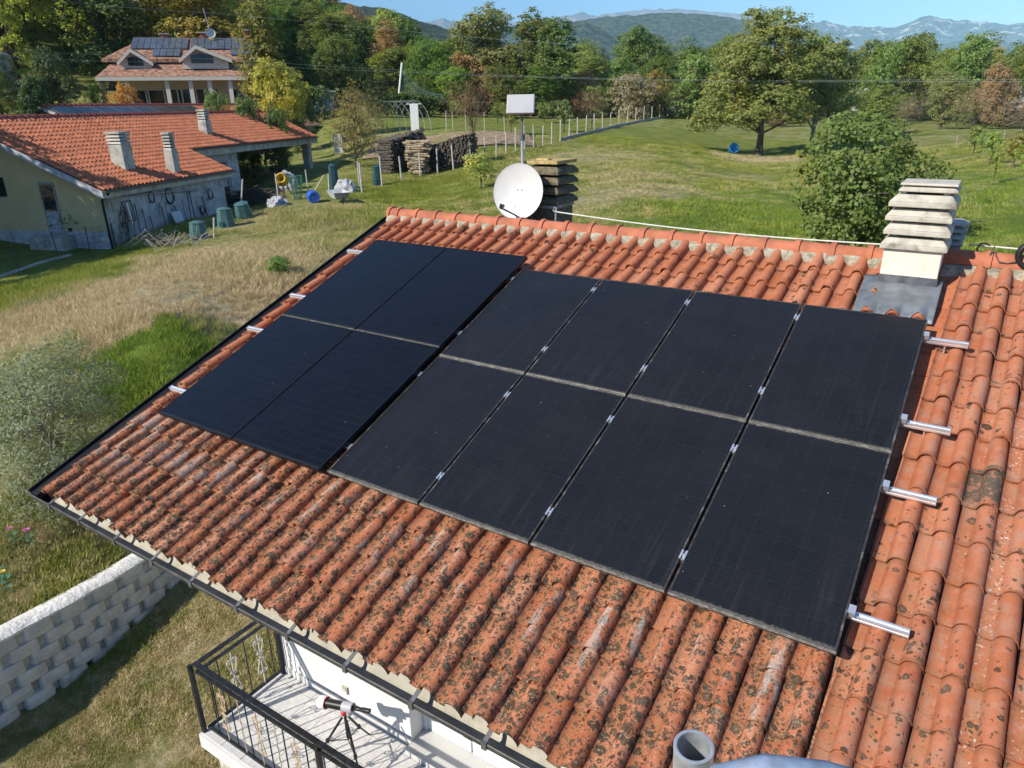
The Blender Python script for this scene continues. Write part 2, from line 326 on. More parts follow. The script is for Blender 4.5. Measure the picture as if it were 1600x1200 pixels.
M['cap'] = simple('mortar_cap', (.70, .68, .62), .95, var=.14, scale=7, dirt=(.45, .43, .38), dirt_amt=.5, bump=.9, bscale=18, bdist=.03)
M['pink'] = simple('pink_petal', (.62, .16, .42), .7, var=.2, bump=0)
M['ypetal'] = simple('yellow_petal', (.70, .55, .10), .7, var=.2, bump=0)
M['net'] = simple('green_net_strand', (.09, .17, .145), .8, var=.1, bump=0)
M['polytunnel'] = simple('white_sheet', (.50, .52, .53), .6, var=.06, bump=0)

def foliage_mat():
    m, nt, out = new_mat('foliage'); oi = nt.n('ObjectInfo'); p = nt.pos()
    isl = nt.n('NewGeometry').outputs['Random Per Island']
    f = nt.noise(p, .55, 3, .6)
    c = nt.mix(isl, tuple([1.9] * 3), tuple([3.5] * 3)); c = nt.mix(1.0, oi.outputs['Color'], c, 'MULTIPLY')
    warm = nt.mix(nt.m('MULTIPLY', nt.ss(f, .48, .72), .5), c, nt.mix(1.0, c, (1.5, 1.05, .55), 'MULTIPLY'))
    d = nt.n('BsdfPrincipled', {'Base Color': warm, 'Roughness': .55, 'Specular IOR Level': .3})
    t = nt.n('BsdfTranslucent', {'Color': nt.mix(1.0, warm, (1.25, 1.35, .55), 'MULTIPLY')})
    mx = nt.n('MixShader', {0: .46, 1: d.outputs[0], 2: t.outputs[0]}); nt.t.links.new(mx.outputs[0], out.inputs[0]); return m
M['leaf'] = foliage_mat()
def cable_mat(): return M['wire']

# ------------------------------------------------------------------ terrain
WALLX = [(-3.5, -6.62), (-1.2, -6.52), (-.4, -6.52), (.3, -6.52), (1.0, -6.56), (1.7, -6.66), (2.4, -6.80), (3.6, -7.05), (5.2, -7.4)]   # (y, x) of the retaining wall's face
def wall_x(y): return np.interp(y, [a for a, b in WALLX], [b for a, b in WALLX])
CAPZ = -4.27
def lower_z(x, y): return -5.62 + .24 * np.clip(y + .3, 0, 4)      # the yard under the balcony
ctl = []
def cp(px, py, d): p = at(px, py, d); ctl.append((p[0], p[1], p[2]))
for a in ((174, 388, 33), (30, 425, 31), (330, 326, 41), (400, 306, 45), (680, 274, 46), (560, 312, 38), (1180, 243, 60), (1300, 378, 22.5), (1068, 182, 105),
          (420, 430, 22.5), (110, 760, 13.6), (30, 640, 16.5), (270, 560, 16.2), (150, 470, 22), (300, 400, 27), (860, 240, 50), (740, 215, 58), (700, 198, 70),
          (960, 330, 26), (1000, 260, 40), (1560, 300, 32), (1590, 220, 60), (1450, 230, 62), (1300, 212, 80), (560, 180, 82), (465, 273, 50), (430, 286, 47), (480, 225, 72)): cp(*a)
for x, y, z in ((-7.2, -2, -4.34), (-7.2, 0, -4.3), (-7.2, 2, -4.24), (-7.4, 4, -3.95), (-9.5, 0, -4.05), (-9.5, -3, -4.3), (-5, 9, -2.3), (0, 12, -1.6), (6, 13, -1.4), (12, 12, -1.5), (-12, -6, -4.4), (-18, -3, -3.6),
                (0, -20, -7), (20, -10, -6), (30, 10, -3), (-30, -20, -5), (0, -60, -9), (60, -40, -8), (70, 40, -3), (-60, -50, -4)): ctl.append((x, y, z))
for az, d, z in ((-57, 84, 2.6), (-70, 60, 1.0), (-66, 100, 6), (-75, 150, 20), (-60, 140, 15), (-50, 140, 11), (-43, 130, 5), (-75, 300, 75), (-60, 300, 60), (-48, 300, 34), (-40, 300, 12), (-38, 120, 2.5), (-33, 150, 2), (-25, 150, 1.5), (-15, 130, .5), (-5, 120, 0), (5, 120, -1),
                 (-25, 350, 0), (-10, 350, -1), (5, 350, -2), (40, 200, -4), (100, 300, -8), (180, 300, -10), (-110, 200, 0), (-60, 800, 150), (-75, 800, 170), (-45, 800, 60), (-30, 800, 0), (0, 800, -3), (60, 900, -5), (150, 900, -10), (-120, 900, 20),
                 (-60, 3500, 40), (-30, 3500, 0), (0, 3500, 0), (90, 3500, 0), (180, 3500, 0), (-120, 3500, 0), (-60, 9000, 0), (0, 9000, 0), (90, 9000, 0), (180, 9000, 0)):
    p = polar(az, d); ctl.append((p[0], p[1], z))
ctl = np.array(ctl)
def feat(x, y):
    dx, dy = np.asarray(x) - CAM[0], np.asarray(y) - CAM[1]; r = np.hypot(dx, dy) + 1e-6
    k = 1.6 * np.log(r + 2.0); return np.stack([dx / r * k, dy / r * k], -1)
_F = feat(ctl[:, 0], ctl[:, 1])
def _phi(r): return np.where(r > 1e-9, r * r * np.log(r + 1e-12), 0)
_K = _phi(np.linalg.norm(_F[:, None] - _F[None], axis=-1)) + np.eye(len(ctl)) * .02
_A = np.block([[_K, np.c_[np.ones(len(ctl)), _F]], [np.c_[np.ones(len(ctl)), _F].T, np.zeros((3, 3))]])
_w = np.linalg.solve(_A, np.r_[ctl[:, 2], 0, 0, 0])
def upper_z(x, y):
    f = feat(x, y); sh = f.shape[:-1]; f = f.reshape(-1, 2); out = np.empty(len(f))
    for i in range(0, len(f), 20000):
        g = f[i:i + 20000]; K = _phi(np.linalg.norm(g[:, None] - _F[None], axis=-1)); out[i:i + 20000] = K @ _w[:-3] + np.c_[np.ones(len(g)), g] @ _w[-3:]
    return out.reshape(sh)
def sst(x, a, b): t = np.clip((x - a) / (b - a), 0, 1); return t * t * (3 - 2 * t)
def terrain(x, y):
    x = np.asarray(x, float); y = np.asarray(y, float); z = upper_z(x, y)
    r = np.hypot(x - CAM[0], y - CAM[1])
    z = z + .05 * np.sin(x * .9 + 1.3 * np.sin(y * .5)) * np.sin(y * 1.1 + x * .3) * np.clip(r / 20, 0, 1)
    near = (x > -9.5) & (x < -6.2) & (y < 5.2)
    s = np.minimum(x - (wall_x(y) - .34), 5.6 - y)            # > 0 inside the lower yard
    cut = sst(s, .02, .22)
    band = sst(x - wall_x(y), -2.2, -.35) * (y < 5.6) * (y > -6)
    z = z * (1 - band) + (CAPZ - .03 + .02 * np.clip(y, -1, 3)) * band
    return z * (1 - cut) - 7.2 * cut
def gz(x, y): return float(terrain(np.array([x]), np.array([y]))[0])
def gnd(px, py, dmax=400):                                   # where the line of sight meets the ground
    d = ray(px, py); h = math.hypot(d[0], d[1]); ts = np.geomspace(9, dmax, 500)
    P = CAM[None] + d[None] * (ts / h)[:, None]; below = P[:, 2] < terrain(P[:, 0], P[:, 1])
    i = int(np.argmax(below)) if below.any() else len(ts) - 1
    p = P[i]; return np.array([p[0], p[1], gz(p[0], p[1])])
def on_ground(px, dist, py=300):
    p = at(px, py, dist); return np.array([p[0], p[1], gz(p[0], p[1])])

def ground_group():
    g = bpy.data.node_groups.new('ground_colour', 'ShaderNodeTree'); g.interface.new_socket('Color', in_out='OUTPUT', socket_type='NodeSocketColor'); g.interface.new_socket('Dry', in_out='OUTPUT', socket_type='NodeSocketFloat')
    nt = NT(g); out = g.nodes.new('NodeGroupOutput'); p = nt.pos()
    sp = nt.n('SeparateXYZ', {0: p}); flat = nt.n('CombineXYZ', {0: sp.outputs[0], 1: sp.outputs[1]}).outputs[0]
    nA = nt.noise(flat, .11, 5, .6); nB = nt.noise(flat, .65, 5, .62); nC = nt.noise(flat, 4.5, 4, .6)
    def blob(px, py, r, sx=1.0, dist=None):
        c = gnd(px, py); q = nt.vm('SUBTRACT', flat, (c[0], c[1], 0)); d = nt.vm('LENGTH', q, out=1)
        d = nt.m('ADD', d, nt.m('MULTIPLY', nt.m('SUBTRACT', nB, .5), r * 1.1)); return nt.ss(d, r, r * .55)
    dry = nt.m('ADD', .36, nt.m('MULTIPLY', nt.m('SUBTRACT', nA, .5), .9))
    dry = nt.m('ADD', dry, nt.m('MULTIPLY', nt.m('SUBTRACT', nB, .5), 1.3))
    for px, py, r, w in ((250, 450, 8, .36), (80, 520, 5.5, .36), (330, 500, 4, .30), (480, 380, 5, .14), (480, 330, 4, .12), (150, 430, 5, .2), (930, 243, 5, .22), (960, 290, 5, .12), (1175, 248, 4.5, .55), (1030, 300, 3, .16), (900, 330, 3, .15), (1290, 330, 2, .2), (990, 270, 3, .14),
                         (262, 566, 1.9, -1.0), (215, 585, 1.6, -.9), (330, 532, 1.5, -.8), (25, 590, 2, -.5), (140, 545, 2, -.25), (30, 460, 4.5, -.55), (40, 412, 6, -.9), (1560, 330, 12, -.15), (1050, 215, 14, -.45), (1250, 230, 9, -.4), (760, 190, 14, -.6), (1150, 340, 4, -.25), (650, 300, 5, -.35), (150, 900, 1.2, -.3)):
        dry = nt.m('ADD', dry, nt.m('MULTIPLY', blob(px, py, r), w))
    yard = nt.m('MULTIPLY', nt.ss(sp.outputs[2], -3.3, -3.9), .26); dry = nt.m('ADD', dry, yard)
    dry = nt.m('ADD', dry, nt.m('MULTIPLY', nt.m('SUBTRACT', nC, .5), .7))
    dry = nt.m('MAXIMUM', nt.m('MINIMUM', dry, 1.0), 0.0)
    green = nt.mix(nt.ss(nB, .35, .65), (.135, .170, .032), (.22, .235, .052))
    green = nt.mix(nt.m('MULTIPLY', blob(255, 572, 2.2), .5), green, (.10, .19, .024))
    green = nt.mix(nt.m('MULTIPLY', blob(1560, 330, 14), .5), green, (.115, .19, .03))
    straw = nt.mix(nt.ss(nC, .35, .65), (.29, .235, .135), (.43, .365, .22))
    c = nt.mix(nt.ss(dry, .15, .95), green, straw)
    bare = nt.m('MULTIPLY', nt.ss(nt.noise(flat, 1.7, 5, .7), .62, .70), nt.ss(dry, .35, .6)); c = nt.mix(nt.m('MULTIPLY', bare, .5), c, (.33, .255, .16))
    nt.t.links.new(c, out.inputs[0]); nt.t.links.new(dry, out.inputs[1]); return g
GG = ground_group()
def gg(nt): nd = nt.t.nodes.new('ShaderNodeGroup'); nd.node_tree = GG; return nd
m, nt, out = new_mat('meadow_ground'); g = gg(nt); p = nt.pos()
hb = nt.m('ADD', nt.noise(p, 14, 5, .7), nt.m('MULTIPLY', nt.noise(p, 60, 3, .7), .5))
farf = nt.ss(nt.vm('LENGTH', nt.vm('SUBTRACT', p, tuple(CAM)), out=1), 95, 150)      # woodland floor beyond the meadow
c = nt.mix(nt.m('MULTIPLY', nt.ss(nt.noise(p, 22, 4, .7), .35, .7), .45), g.outputs[0], nt.mix(1.0, g.outputs[0], (.45, .45, .42), 'MULTIPLY'))
c = nt.mix(farf, c, (.085, .10, .038))
finish(nt, out, c, 1.0, 0, nt.bump(hb, .9, .06), .1); M['ground'] = m
m, nt, out = new_mat('grass_blades'); g = gg(nt); isl = nt.n('ObjectInfo').outputs['Random']; i2 = nt.n('NewGeometry').outputs['Random Per Island']
c = nt.mix(i2, (1.15, 1.15, 1.15), (2.1, 2.0, 1.9)); c = nt.mix(1.0, g.outputs[0], c, 'MULTIPLY')
d = nt.n('BsdfDiffuse', {0: c}); t = nt.n('BsdfTranslucent', {0: c}); mx = nt.n('MixShader', {0: .3, 1: d.outputs[0], 2: t.outputs[0]}); nt.t.links.new(mx.outputs[0], out.inputs[0]); M['grass'] = m

def build_ground():
    azs = np.concatenate([np.arange(-84, 14, .35), np.arange(14, 276, 4.0)])
    rs = np.concatenate([[.4, 1.2, 2.2], np.geomspace(3.2, 9, 26)[:-1], np.geomspace(9, 40, 150)[:-1], np.geomspace(40, 400, 130)[:-1], np.geomspace(400, 14000, 45)])
    A, Rr = np.meshgrid(np.radians(azs), rs, indexing='ij'); X = CAM[0] + np.sin(A) * Rr; Y = CAM[1] + np.cos(A) * Rr; Z = terrain(X, Y)
    na, nr = A.shape; vs = np.stack([X, Y, Z], -1).reshape(-1, 3)
    i, j = np.meshgrid(np.arange(na), np.arange(nr - 1), indexing='ij'); i2 = (i + 1) % na
    fs = np.stack([i * nr + j, i * nr + j + 1, i2 * nr + j + 1, i2 * nr + j], -1).reshape(-1, 4)
    me = bpy.data.meshes.new('ground'); me.from_pydata(vs.tolist(), [], fs.tolist()); me.materials.append(M['ground'])
    me.polygons.foreach_set('use_smooth', [True] * len(me.polygons)); me.update()
    o = bpy.data.objects.new('ground', me); COL.objects.link(o); tag(o, kind='structure')
    # the yard below the retaining wall
    xs = np.linspace(-7.6, 14, 60); ys = np.linspace(-16, 6, 60); X, Y = np.meshgrid(xs, ys, indexing='ij'); Z = lower_z(X, Y) + .02 * np.sin(X * 2.1) * np.sin(Y * 1.7)
    vs = np.stack([X, Y, Z], -1).reshape(-1, 3); n = len(ys); fs = [(i * n + j, (i + 1) * n + j, (i + 1) * n + j + 1, i * n + j + 1) for i in range(59) for j in range(59)]
    me = bpy.data.meshes.new('lawn'); me.from_pydata(vs.tolist(), [], fs); me.materials.append(M['ground']); me.polygons.foreach_set('use_smooth', [True] * len(fs)); me.update()
    o = bpy.data.objects.new('lawn', me); COL.objects.link(o); tag(o, kind='structure')
build_ground()

# hills and mountains on the skyline: ridge heights by bearing, each with its own distance and depth
def hill_mat(name, a, b, scale, rock=None, rs=.004, rk=(.52, .60)):
    m, nt, out = new_mat(name); p = nt.pos(); f = nt.noise(p, scale, 6, .65)
    c = nt.mix(nt.ss(f, .38, .62), a, b)
    if rock: c = nt.mix(nt.ss(nt.noise(nt.vm('MULTIPLY', p, (1, 1, .35)), rs, 8, .7, .3), *rk), c, rock)
    finish(nt, out, c, 1, 0, nt.bump(f, 1.0, 25), .05); return m
def hill(name, prof, D, depth, base, mat, rough, seed, kind_label):
    px = np.array([a for a, b in prof], float); n = 260; xs = np.linspace(px[0], px[-1], n); ys = np.interp(xs, px, [b for a, b in prof])
    rows = [(-depth, 0.0), (-depth * .8, .10), (-depth * .62, .27), (-depth * .46, .46), (-depth * .32, .64), (-depth * .2, .80), (-depth * .1, .91), (-depth * .04, .97), (0, 1.0), (depth * .12, .93), (depth * .5, .55), (depth, 0.0)]
    vs = []; fs = []
    for i, (x, y) in enumerate(zip(xs, ys)):
        top = at(x, y, D); az = math.atan2(top[0] - CAM[0], top[1] - CAM[1])
        for dd, fr in rows:
            d = D + dd; q = Vector((math.sin(az) * d, math.cos(az) * d, 0)) * (6.0 / D); 
            nz = mnoise.fractal(q * 2.2 + Vector((seed, 0, 0)), .9, 2.1, 6)
            ridge = 1 - abs(mnoise.noise(q * 1.6 + Vector((seed, 5, 0)))) * 1.6
            amp = rough * (1 - fr * .8) * (fr > 0) * (top[2] - base)
            if fr == 1.0: amp = rough * .10 * (top[2] - base); nz = mnoise.fractal(q * 14 + Vector((seed, 0, 0)), .8, 2.2, 5); ridge = .5
            z = base + (top[2] - base) * fr + amp * (nz * .6 + (ridge - .5) * .6)
            vs.append((CAM[0] + math.sin(az) * d, CAM[1] + math.cos(az) * d, z))
    k = len(rows)
    for i in range(n - 1):
        for j in range(k - 1): fs.append((i * k + j, i * k + j + 1, (i + 1) * k + j + 1, (i + 1) * k + j))
    me = bpy.data.meshes.new(name); me.from_pydata(vs, [], fs); me.materials.append(mat); me.polygons.foreach_set('use_smooth', [True] * len(fs)); me.update()
    o = bpy.data.objects.new(name, me); COL.objects.link(o); tag(o, kind_label, None, None, 'structure')
wood1 = hill_mat('wooded_hill', (.020, .034, .010), (.085, .10, .034), .11)
wood2 = hill_mat('far_wooded_hill', (.020, .034, .014), (.115, .125, .05), .05, (.34, .30, .24), .05, (.69, .72))
rock1 = hill_mat('rocky_mountain', (.035, .05, .035), (.10, .105, .075), .02, (.46, .42, .39), .012, (.53, .60))
rock2 = hill_mat('bare_mountain', (.12, .095, .075), (.22, .18, .15), .01, (.27, .23, .21), .008, (.5, .6))
hill('hill', [(-400, -90), (0, -60), (250, -45), (420, -12), (520, 4), (590, 12), (640, 30), (690, 42), (740, 52), (800, 70), (860, 120), (900, 170)], 1300, 520, -5, wood1, .30, 3, 'wooded hill rising behind the white villa')
hill('hill', [(600, 60), (660, 45), (700, 45), (760, 48), (820, 38), (860, 33), (885, 34), (905, 32), (940, 27), (985, 23), (1020, 21), (1060, 20), (1095, 22), (1140, 27), (1180, 34), (1230, 48), (1270, 62), (1320, 72), (1370, 88), (1450, 120), (1600, 150)], 2900, 900, -10, wood2, .30, 9, 'long wooded hill behind the tall oak')
hill('hill', [(840, 90), (865, 52), (890, 36), (915, 34), (935, 42), (960, 60), (985, 90), (1000, 130)], 2100, 300, -10, wood2, .25, 14, 'small green foothill with scattered houses')
hill('mountain', [(560, 55), (640, 40), (680, 32), (692, 27), (704, 33), (760, 40), (830, 30), (878, 26), (900, 21), (915, 20), (935, 25), (958, 20), (985, 17), (1000, 16), (1028, 14), (1050, 13.5), (1075, 15), (1100, 17), (1140, 21), (1200, 24), (1300, 50), (1400, 80)], 8200, 1700, -20, rock2, .28, 21, 'distant bare mountain range at the centre of skyline')
hill('mountain', [(1180, 60), (1240, 44), (1262, 37), (1285, 33), (1300, 35), (1312, 40), (1345, 42), (1370, 41), (1395, 44), (1412, 41), (1425, 36), (1438, 29), (1452, 26), (1468, 28), (1478, 30), (1492, 32), (1505, 30), (1520, 34), (1540, 33), (1560, 37), (1580, 38), (1600, 36), (1640, 44), (1720, 34), (1820, 48), (2000, 60)], 6400, 1500, -20, rock1, .34, 33, 'pale rocky mountain range on the skyline')
hill('hill', [(1330, 120), (1400, 88), (1450, 74), (1500, 63), (1530, 60), (1570, 64), (1610, 70), (1680, 66), (1800, 80), (2000, 100)], 4700, 900, -20, wood2, .30, 41, 'blue foothill under the rocky mountains')

# ------------------------------------------------------------------ the house
house = thing('house', (1.0, 4.0, -5.6), 'white rendered house whose orange tiled roof carries the solar panels', 'house')
NB = -.195                                             # level of the tile bed below the panel glass
EAVE, RIDGE = -1.16, 4.52
RY, RZ = RF(0, RIDGE, NB)[1], RF(0, RIDGE, NB)[2]
def under(y): return NB - .02
def roof_deck(name, x0, x1, dn, mat):
    mb = MB(); t = .05
    a0 = RF(0, EAVE + .14, NB - .012 + dn); a1 = RF(0, RIDGE, NB - .012 + dn); b0 = RF(0, EAVE + .14, NB - .012 - t + dn); b1 = RF(0, RIDGE, NB - .012 - t + dn)
    prof = [(b0[1], b0[2]), (b1[1], b1[2]), (10.2, b1[2] - (10.2 - b1[1]) * .364), (10.2, a1[2] - (10.2 - a1[1]) * .364), (a1[1], a1[2]), (a0[1], a0[2])]
    mb.prism(prof, x0, x1, lambda a, b, h: (h, a, b)); return mb.build(name, mat, house)
M['deck'] = simple('roof_timber', (.22, .12, .075), .9, var=.3, bump=.2)
roof = roof_deck('roof', -2.95, 4.02, 0, M['deck'])
roof2 = roof_deck('roof', 4.03, 9.5, .012, M['deck']); tag(roof2, 'newer clean tiled roof section beside the panels')
# walls
mb = MB()
zt = lambda y: RF(0, y / CT, NB - .1)[2]
mb.prism([(.85, -6.3), (9.6, -6.3), (9.6, zt(RY) - (9.6 - RY) * .364 - .05), (RY, zt(RY) - .05), (.85, zt(.85) - .03)], -1.97, 9.3, lambda a, b, h: (h, a, b))
mb.prism([(.58, -6.3), (.848, -6.3), (.848, zt(.848) - .06), (.58, zt(.58) - .06)], -1.972, .15, lambda a, b, h: (h, a, b))
mb.prism([(.58, -6.3), (.848, -6.3), (.848, zt(.848) - .06), (.58, zt(.58) - .06)], 2.62, 9.29, lambda a, b, h: (h, a, b))
mb.build('wall', M['white'], house)
mb = MB(); mb.box(-1.96, .152, .565, .579, -3.6, -3.49); mb.build('skirting', M['floor'], house)
mb = MB(); mb.box(-.86, -.80, .560, .579, -3.33, -3.27); mb.box(-.79, -.775, .556, .579, -3.36, -3.26); mb.build('wall_socket', M['gutter_in'], house)
# eaves soffit boards
mb = MB(); mb.prism([(RF(0, EAVE + .22, NB - .07)[1], RF(0, EAVE + .22, NB - .07)[2]), (.9, zt(.9) + .02), (.9, zt(.9) + .05), (RF(0, EAVE + .22, NB - .065)[1], RF(0, EAVE + .22, NB - .065)[2] + .004)], -2.94, 9.4, lambda a, b, h: (h, a, b)); mb.build('soffit', M['deck'], house)

# tiles -------------------------------------------------------------------------------------------
def tile_shape(mb, T, low=False, flange=False, w=.2):
    k = w / .2
    prof = [(0.0, .022), (.012, .007), (.040, .0), (.080, .002), (.088, .022), (.097, .049), (.115, .069), (.142, .078), (.169, .071), (.190, .050), (.201, .018), (.203, -.006)]
    if low: prof = [prof[i] for i in (0, 2, 3, 5, 7, 9, 11)]
    n = len(prof); L = .395; th = .019
    vs = []
    for (a, z) in prof:                                 # front ring: the lower end stands proud and a little wider
        vs.append(T(a * k, 0.0, z * 1.05 + .032))
    for (a, z) in prof: vs.append(T(a * k, .05, z * 1.03 + .027))
    for (a, z) in prof: vs.append(T(a * k * .985 + .0015, L, z * .96))
    for (a, z) in prof: vs.append(T(a * k, .004, z * 1.05 + .032 - th))
    fs = [(i, i + 1, n + i + 1, n + i) for i in range(n - 1)] + [(n + i, n + i + 1, 2 * n + i + 1, 2 * n + i) for i in range(n - 1)] + [(3 * n + i, 3 * n + i + 1, i + 1, i) for i in range(n - 1)]
    e = len(vs); vs += [T(prof[-1][0] * k, 0, -.012), T(prof[-1][0] * k * .985, L, -.02)]
    fs.append((n - 1, e, e + 1, 3 * n - 1))
    if flange:
        e = len(vs); vs += [T(0, 0, -.055), T(0, L, -.075), T(-.013, 0, -.055), T(-.013, L, -.075), T(-.013, 0, .046), T(-.013, L, .026), T(0, 0, .046), T(0, L, .026)]
        fs += [(e, e + 1, e + 3, e + 2), (e + 2, e + 3, e + 5, e + 4), (e + 4, e + 5, e + 7, e + 6), (e + 2, e + 4, e + 6, e), (e + 6, e + 7, e + 1, e)]
    mb.add(vs, fs)
def tile_data(name, flange=False, w=.2):
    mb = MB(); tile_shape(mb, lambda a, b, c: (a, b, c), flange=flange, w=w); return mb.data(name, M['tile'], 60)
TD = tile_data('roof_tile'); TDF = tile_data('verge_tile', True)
# orientation: local x -> u, y -> v, z -> n (turned by phi about the roof normal on the newer section)
BASE = Matrix(((1, 0, 0), (0, CT, -ST), (0, ST, CT)))
def put_tile(data, parent, u, v, n, phi, r):
    o = bpy.data.objects.new('roof_tile', data); link(o, parent)
    J = Matrix.Rotation(phi + r.gauss(0, .013), 3, 'Z') @ Matrix.Rotation(r.gauss(0, .012), 3, 'Y') @ Matrix.Rotation(r.gauss(0, .006), 3, 'X')
    mx = (BASE @ J).to_4x4(); mx.translation = RF(u + r.uniform(-.003, .003), v + r.gauss(0, .009), n + r.uniform(-.003, .004)); o.matrix_basis = mx
rt = random.Random(5)
rest = MB(); rest2 = MB(); NC = 35; NR = 18; single = 0
def merged(mb, u, v, n, phi, r):
    J = BASE @ Matrix.Rotation(phi + r.gauss(0, .012), 3, 'Z') @ Matrix.Rotation(r.gauss(0, .012), 3, 'Y'); o = Vector(RF(u + r.uniform(-.003, .003), v + r.uniform(-.006, .006), n + r.uniform(-.002, .003)))
    tile_shape(mb, lambda a, b, c: tuple(J @ Vector((a, b, c)) + o))
for rr in range(NR):
    v = EAVE + .33 * rr
    if v > 4.4: continue
    for cc in range(NC - 1):
        u = -2.905 + .2035 * cc
        if u > 3.42 and u < 4.1 and v > 3.55 and v < 4.25: continue          # the chimney stands here
        if rr <= 3 or (cc <= 1 and rr < 13): put_tile(TD, roof, u, v, NB, 0, rt); single += 1
        elif rr >= 13 and cc >= 21: put_tile(TD, roof, u, v, NB, 0, rt); single += 1
        elif 5 <= rr <= 11 and 3 <= cc <= 31: continue                       # wholly under the panels
        else: merged(rest, u, v, NB, 0, rt)
PHI = -.031
def V2(u, v): return u + .031 * (v + .65)               # the newer section runs slightly askew
for rr in range(18):
    v = -1.14 + .327 * rr
    if v > 4.35: continue
    for cc in range(14):
        u = V2(4.035 + .2015 * cc, v)
        if cc <= 5 and v > -.95 and single < 300: put_tile(TDF if cc == 0 else TD, roof2, u, v, NB + .018, PHI, rt); single += 1
        else: merged(rest2, u, v, NB + .018, PHI, rt)
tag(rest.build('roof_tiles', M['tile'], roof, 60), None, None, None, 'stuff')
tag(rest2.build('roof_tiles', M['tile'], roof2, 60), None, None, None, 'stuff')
# ridge caps, each overlapping the next, on a bed of mortar
def ridge_cap(x0, x1, dz, parent, tilt=0.0):
    mb = MB(); n = 10; vs = []
    for (x, r) in ((x0 - .03, .122), (x0 + .022, .122), (x0 + .024, .104), (x1, .098)):
        for i in range(n + 1):
            t = math.pi * (1.06 - 1.12 * i / n); vs.append((x, RY + r * 1.02 * math.cos(t), RZ + .025 + dz + r * math.sin(t) + tilt * (x - x0)))
    k = n + 1; fs = [(a * k + i, a * k + i + 1, (a + 1) * k + i + 1, (a + 1) * k + i) for a in range(3) for i in range(n)]
    e = len(vs)
    for i in range(n + 1):
        t = math.pi * (1.06 - 1.12 * i / n); vs.append((x0 - .03, RY + .104 * 1.02 * math.cos(t), RZ + .025 + dz + .104 * math.sin(t)))
    fs += [(i + 1, i, e + i, e + i + 1) for i in range(n)]
    mb.add(vs, fs); return mb.build('ridge_tile', M['ridge'], parent, 40)
x = -2.98; i = 0
while x < 3.5:
    L = .345 if i else .16
    ridge_cap(x, x + L + .03, rt.uniform(-.004, .006), roof, rt.uniform(-.01, .01)); x += L; i += 1
for i in range(7): ridge_cap(4.02 + .36 * i, 4.41 + .36 * i, .045 + rt.uniform(-.004, .004), roof2)
mb = MB(); vs = []; fs = []; N = 330
for i in range(N):                                    # ragged mortar bed under the caps
    x = -2.97 + 9.6 * i / (N - 1); j1 = .022 * mnoise.noise(Vector((x * 9, 0, 0))); j2 = .014 * mnoise.noise(Vector((x * 21, 3, 0)))
    y0 = RY - .165 + j1 * 1.3; z0 = RZ - .035 + j2
    vs += [(x, y0 - .012, z0 - .03), (x, y0, z0 + .035 + j2), (x, RY - .10, RZ + .045 + j1 * .4), (x, RY, RZ + .05)]
for i in range(N - 1):
    for j in range(3): fs.append((i * 4 + j, (i + 1) * 4 + j, (i + 1) * 4 + j + 1, i * 4 + j + 1))
mb.add(vs, fs); mb.build('mortar_bed', M['mortar'], roof)
# end plate of the ridge and black verge flashing down the gable edge
mb = MB()
mb.prism([(-3.045, NB - .05), (-2.925, NB - .05), (-2.925, NB + .012), (-3.03, NB + .02), (-3.03, NB + .05), (-3.045, NB + .05)], EAVE - .07, RIDGE, lambda a, b, h: RF(a, h, b))
mb.build('verge_flashing', M['black'], house)
mb = MB(); mb.prism([(-3.05, NB - .16), (-2.96, NB - .16), (-2.96, NB - .05), (-3.05, NB - .05)], EAVE - .02, RIDGE, lambda a, b, h: RF(a, h, b)); mb.build('barge_board', M['darkwood'], house)

# gutter --------------------------------------------------------------------------------------------
GY, GZ = -1.035, -.60
def gut(t, r): return (GY + .005 + r * math.cos(t), GZ - r * math.sin(t) * 1.05)
mb = MB(); n = 12; x0, x1 = -3.02, 9.4
ring = [gut(math.pi - math.pi * .92 * i / n, .078) for i in range(n + 1)]
ringo = [gut(math.pi - math.pi * .92 * i / n, .081) for i in range(n + 1)]
back = [(ring[-1][0] + .012, ring[-1][1] + .02), (-.925, -.530)]
inner = ring + back
mb.add([(x, a, b) for x in (x0, x1) for a, b in inner], [(i, i + 1, len(inner) + i + 1, len(inner) + i) for i in range(len(inner) - 1)])
gi = mb.build('gutter', M['gutter_in'], house, 60)
tag(gi, 'open gutter with cream inside and dark outside')
mb = MB(); mb.add([(x, a, b) for x in (x0, x1) for a, b in ringo], [(i + 1, i, len(ringo) + i, len(ringo) + i + 1) for i in range(len(ringo) - 1)])
mb.tube([(x0, ring[0][0], ring[0][1] + .004), (x1, ring[0][0], ring[0][1] + .004)], .008, 8)
for x in (x0, x1): mb.add([(x, a, b) for a, b in ringo], [tuple(range(len(ringo)))])
mb.build('gutter_shell', M['gutter_out'], gi, 60)
mb = MB(); xx = x0 + .004                              # corner piece at the gable end stays dark
mb.add([(x, a * 1.0, b + .002) for x in (xx, xx + .20) for a, b in inner[:-1]], [(i, i + 1, len(inner) - 1 + i + 1, len(inner) - 1 + i) for i in range(len(inner) - 2)]); mb.build('gutter_corner', M['black'], gi, 60)
for i in range(15):
    x = -2.66 + .56 * i + rt.uniform(-.02, .02); mb = MB()
    mb.hexa([(x, -.93, -.522), (x + .030, -.93, -.522), (x + .030, ring[0][0], ring[0][1] + .012), (x, ring[0][0], ring[0][1] + .012), (x, -.93, -.517), (x + .030, -.93, -.517), (x + .030, ring[0][0], ring[0][1] + .017), (x, ring[0][0], ring[0][1] + .017)])
    mb.box(x - .003, x + .033, ring[0][0] - .014, ring[0][0] + .012, ring[0][1] - .035, ring[0][1] + .019)
    mb.build('gutter_strap', M['strap'], gi)
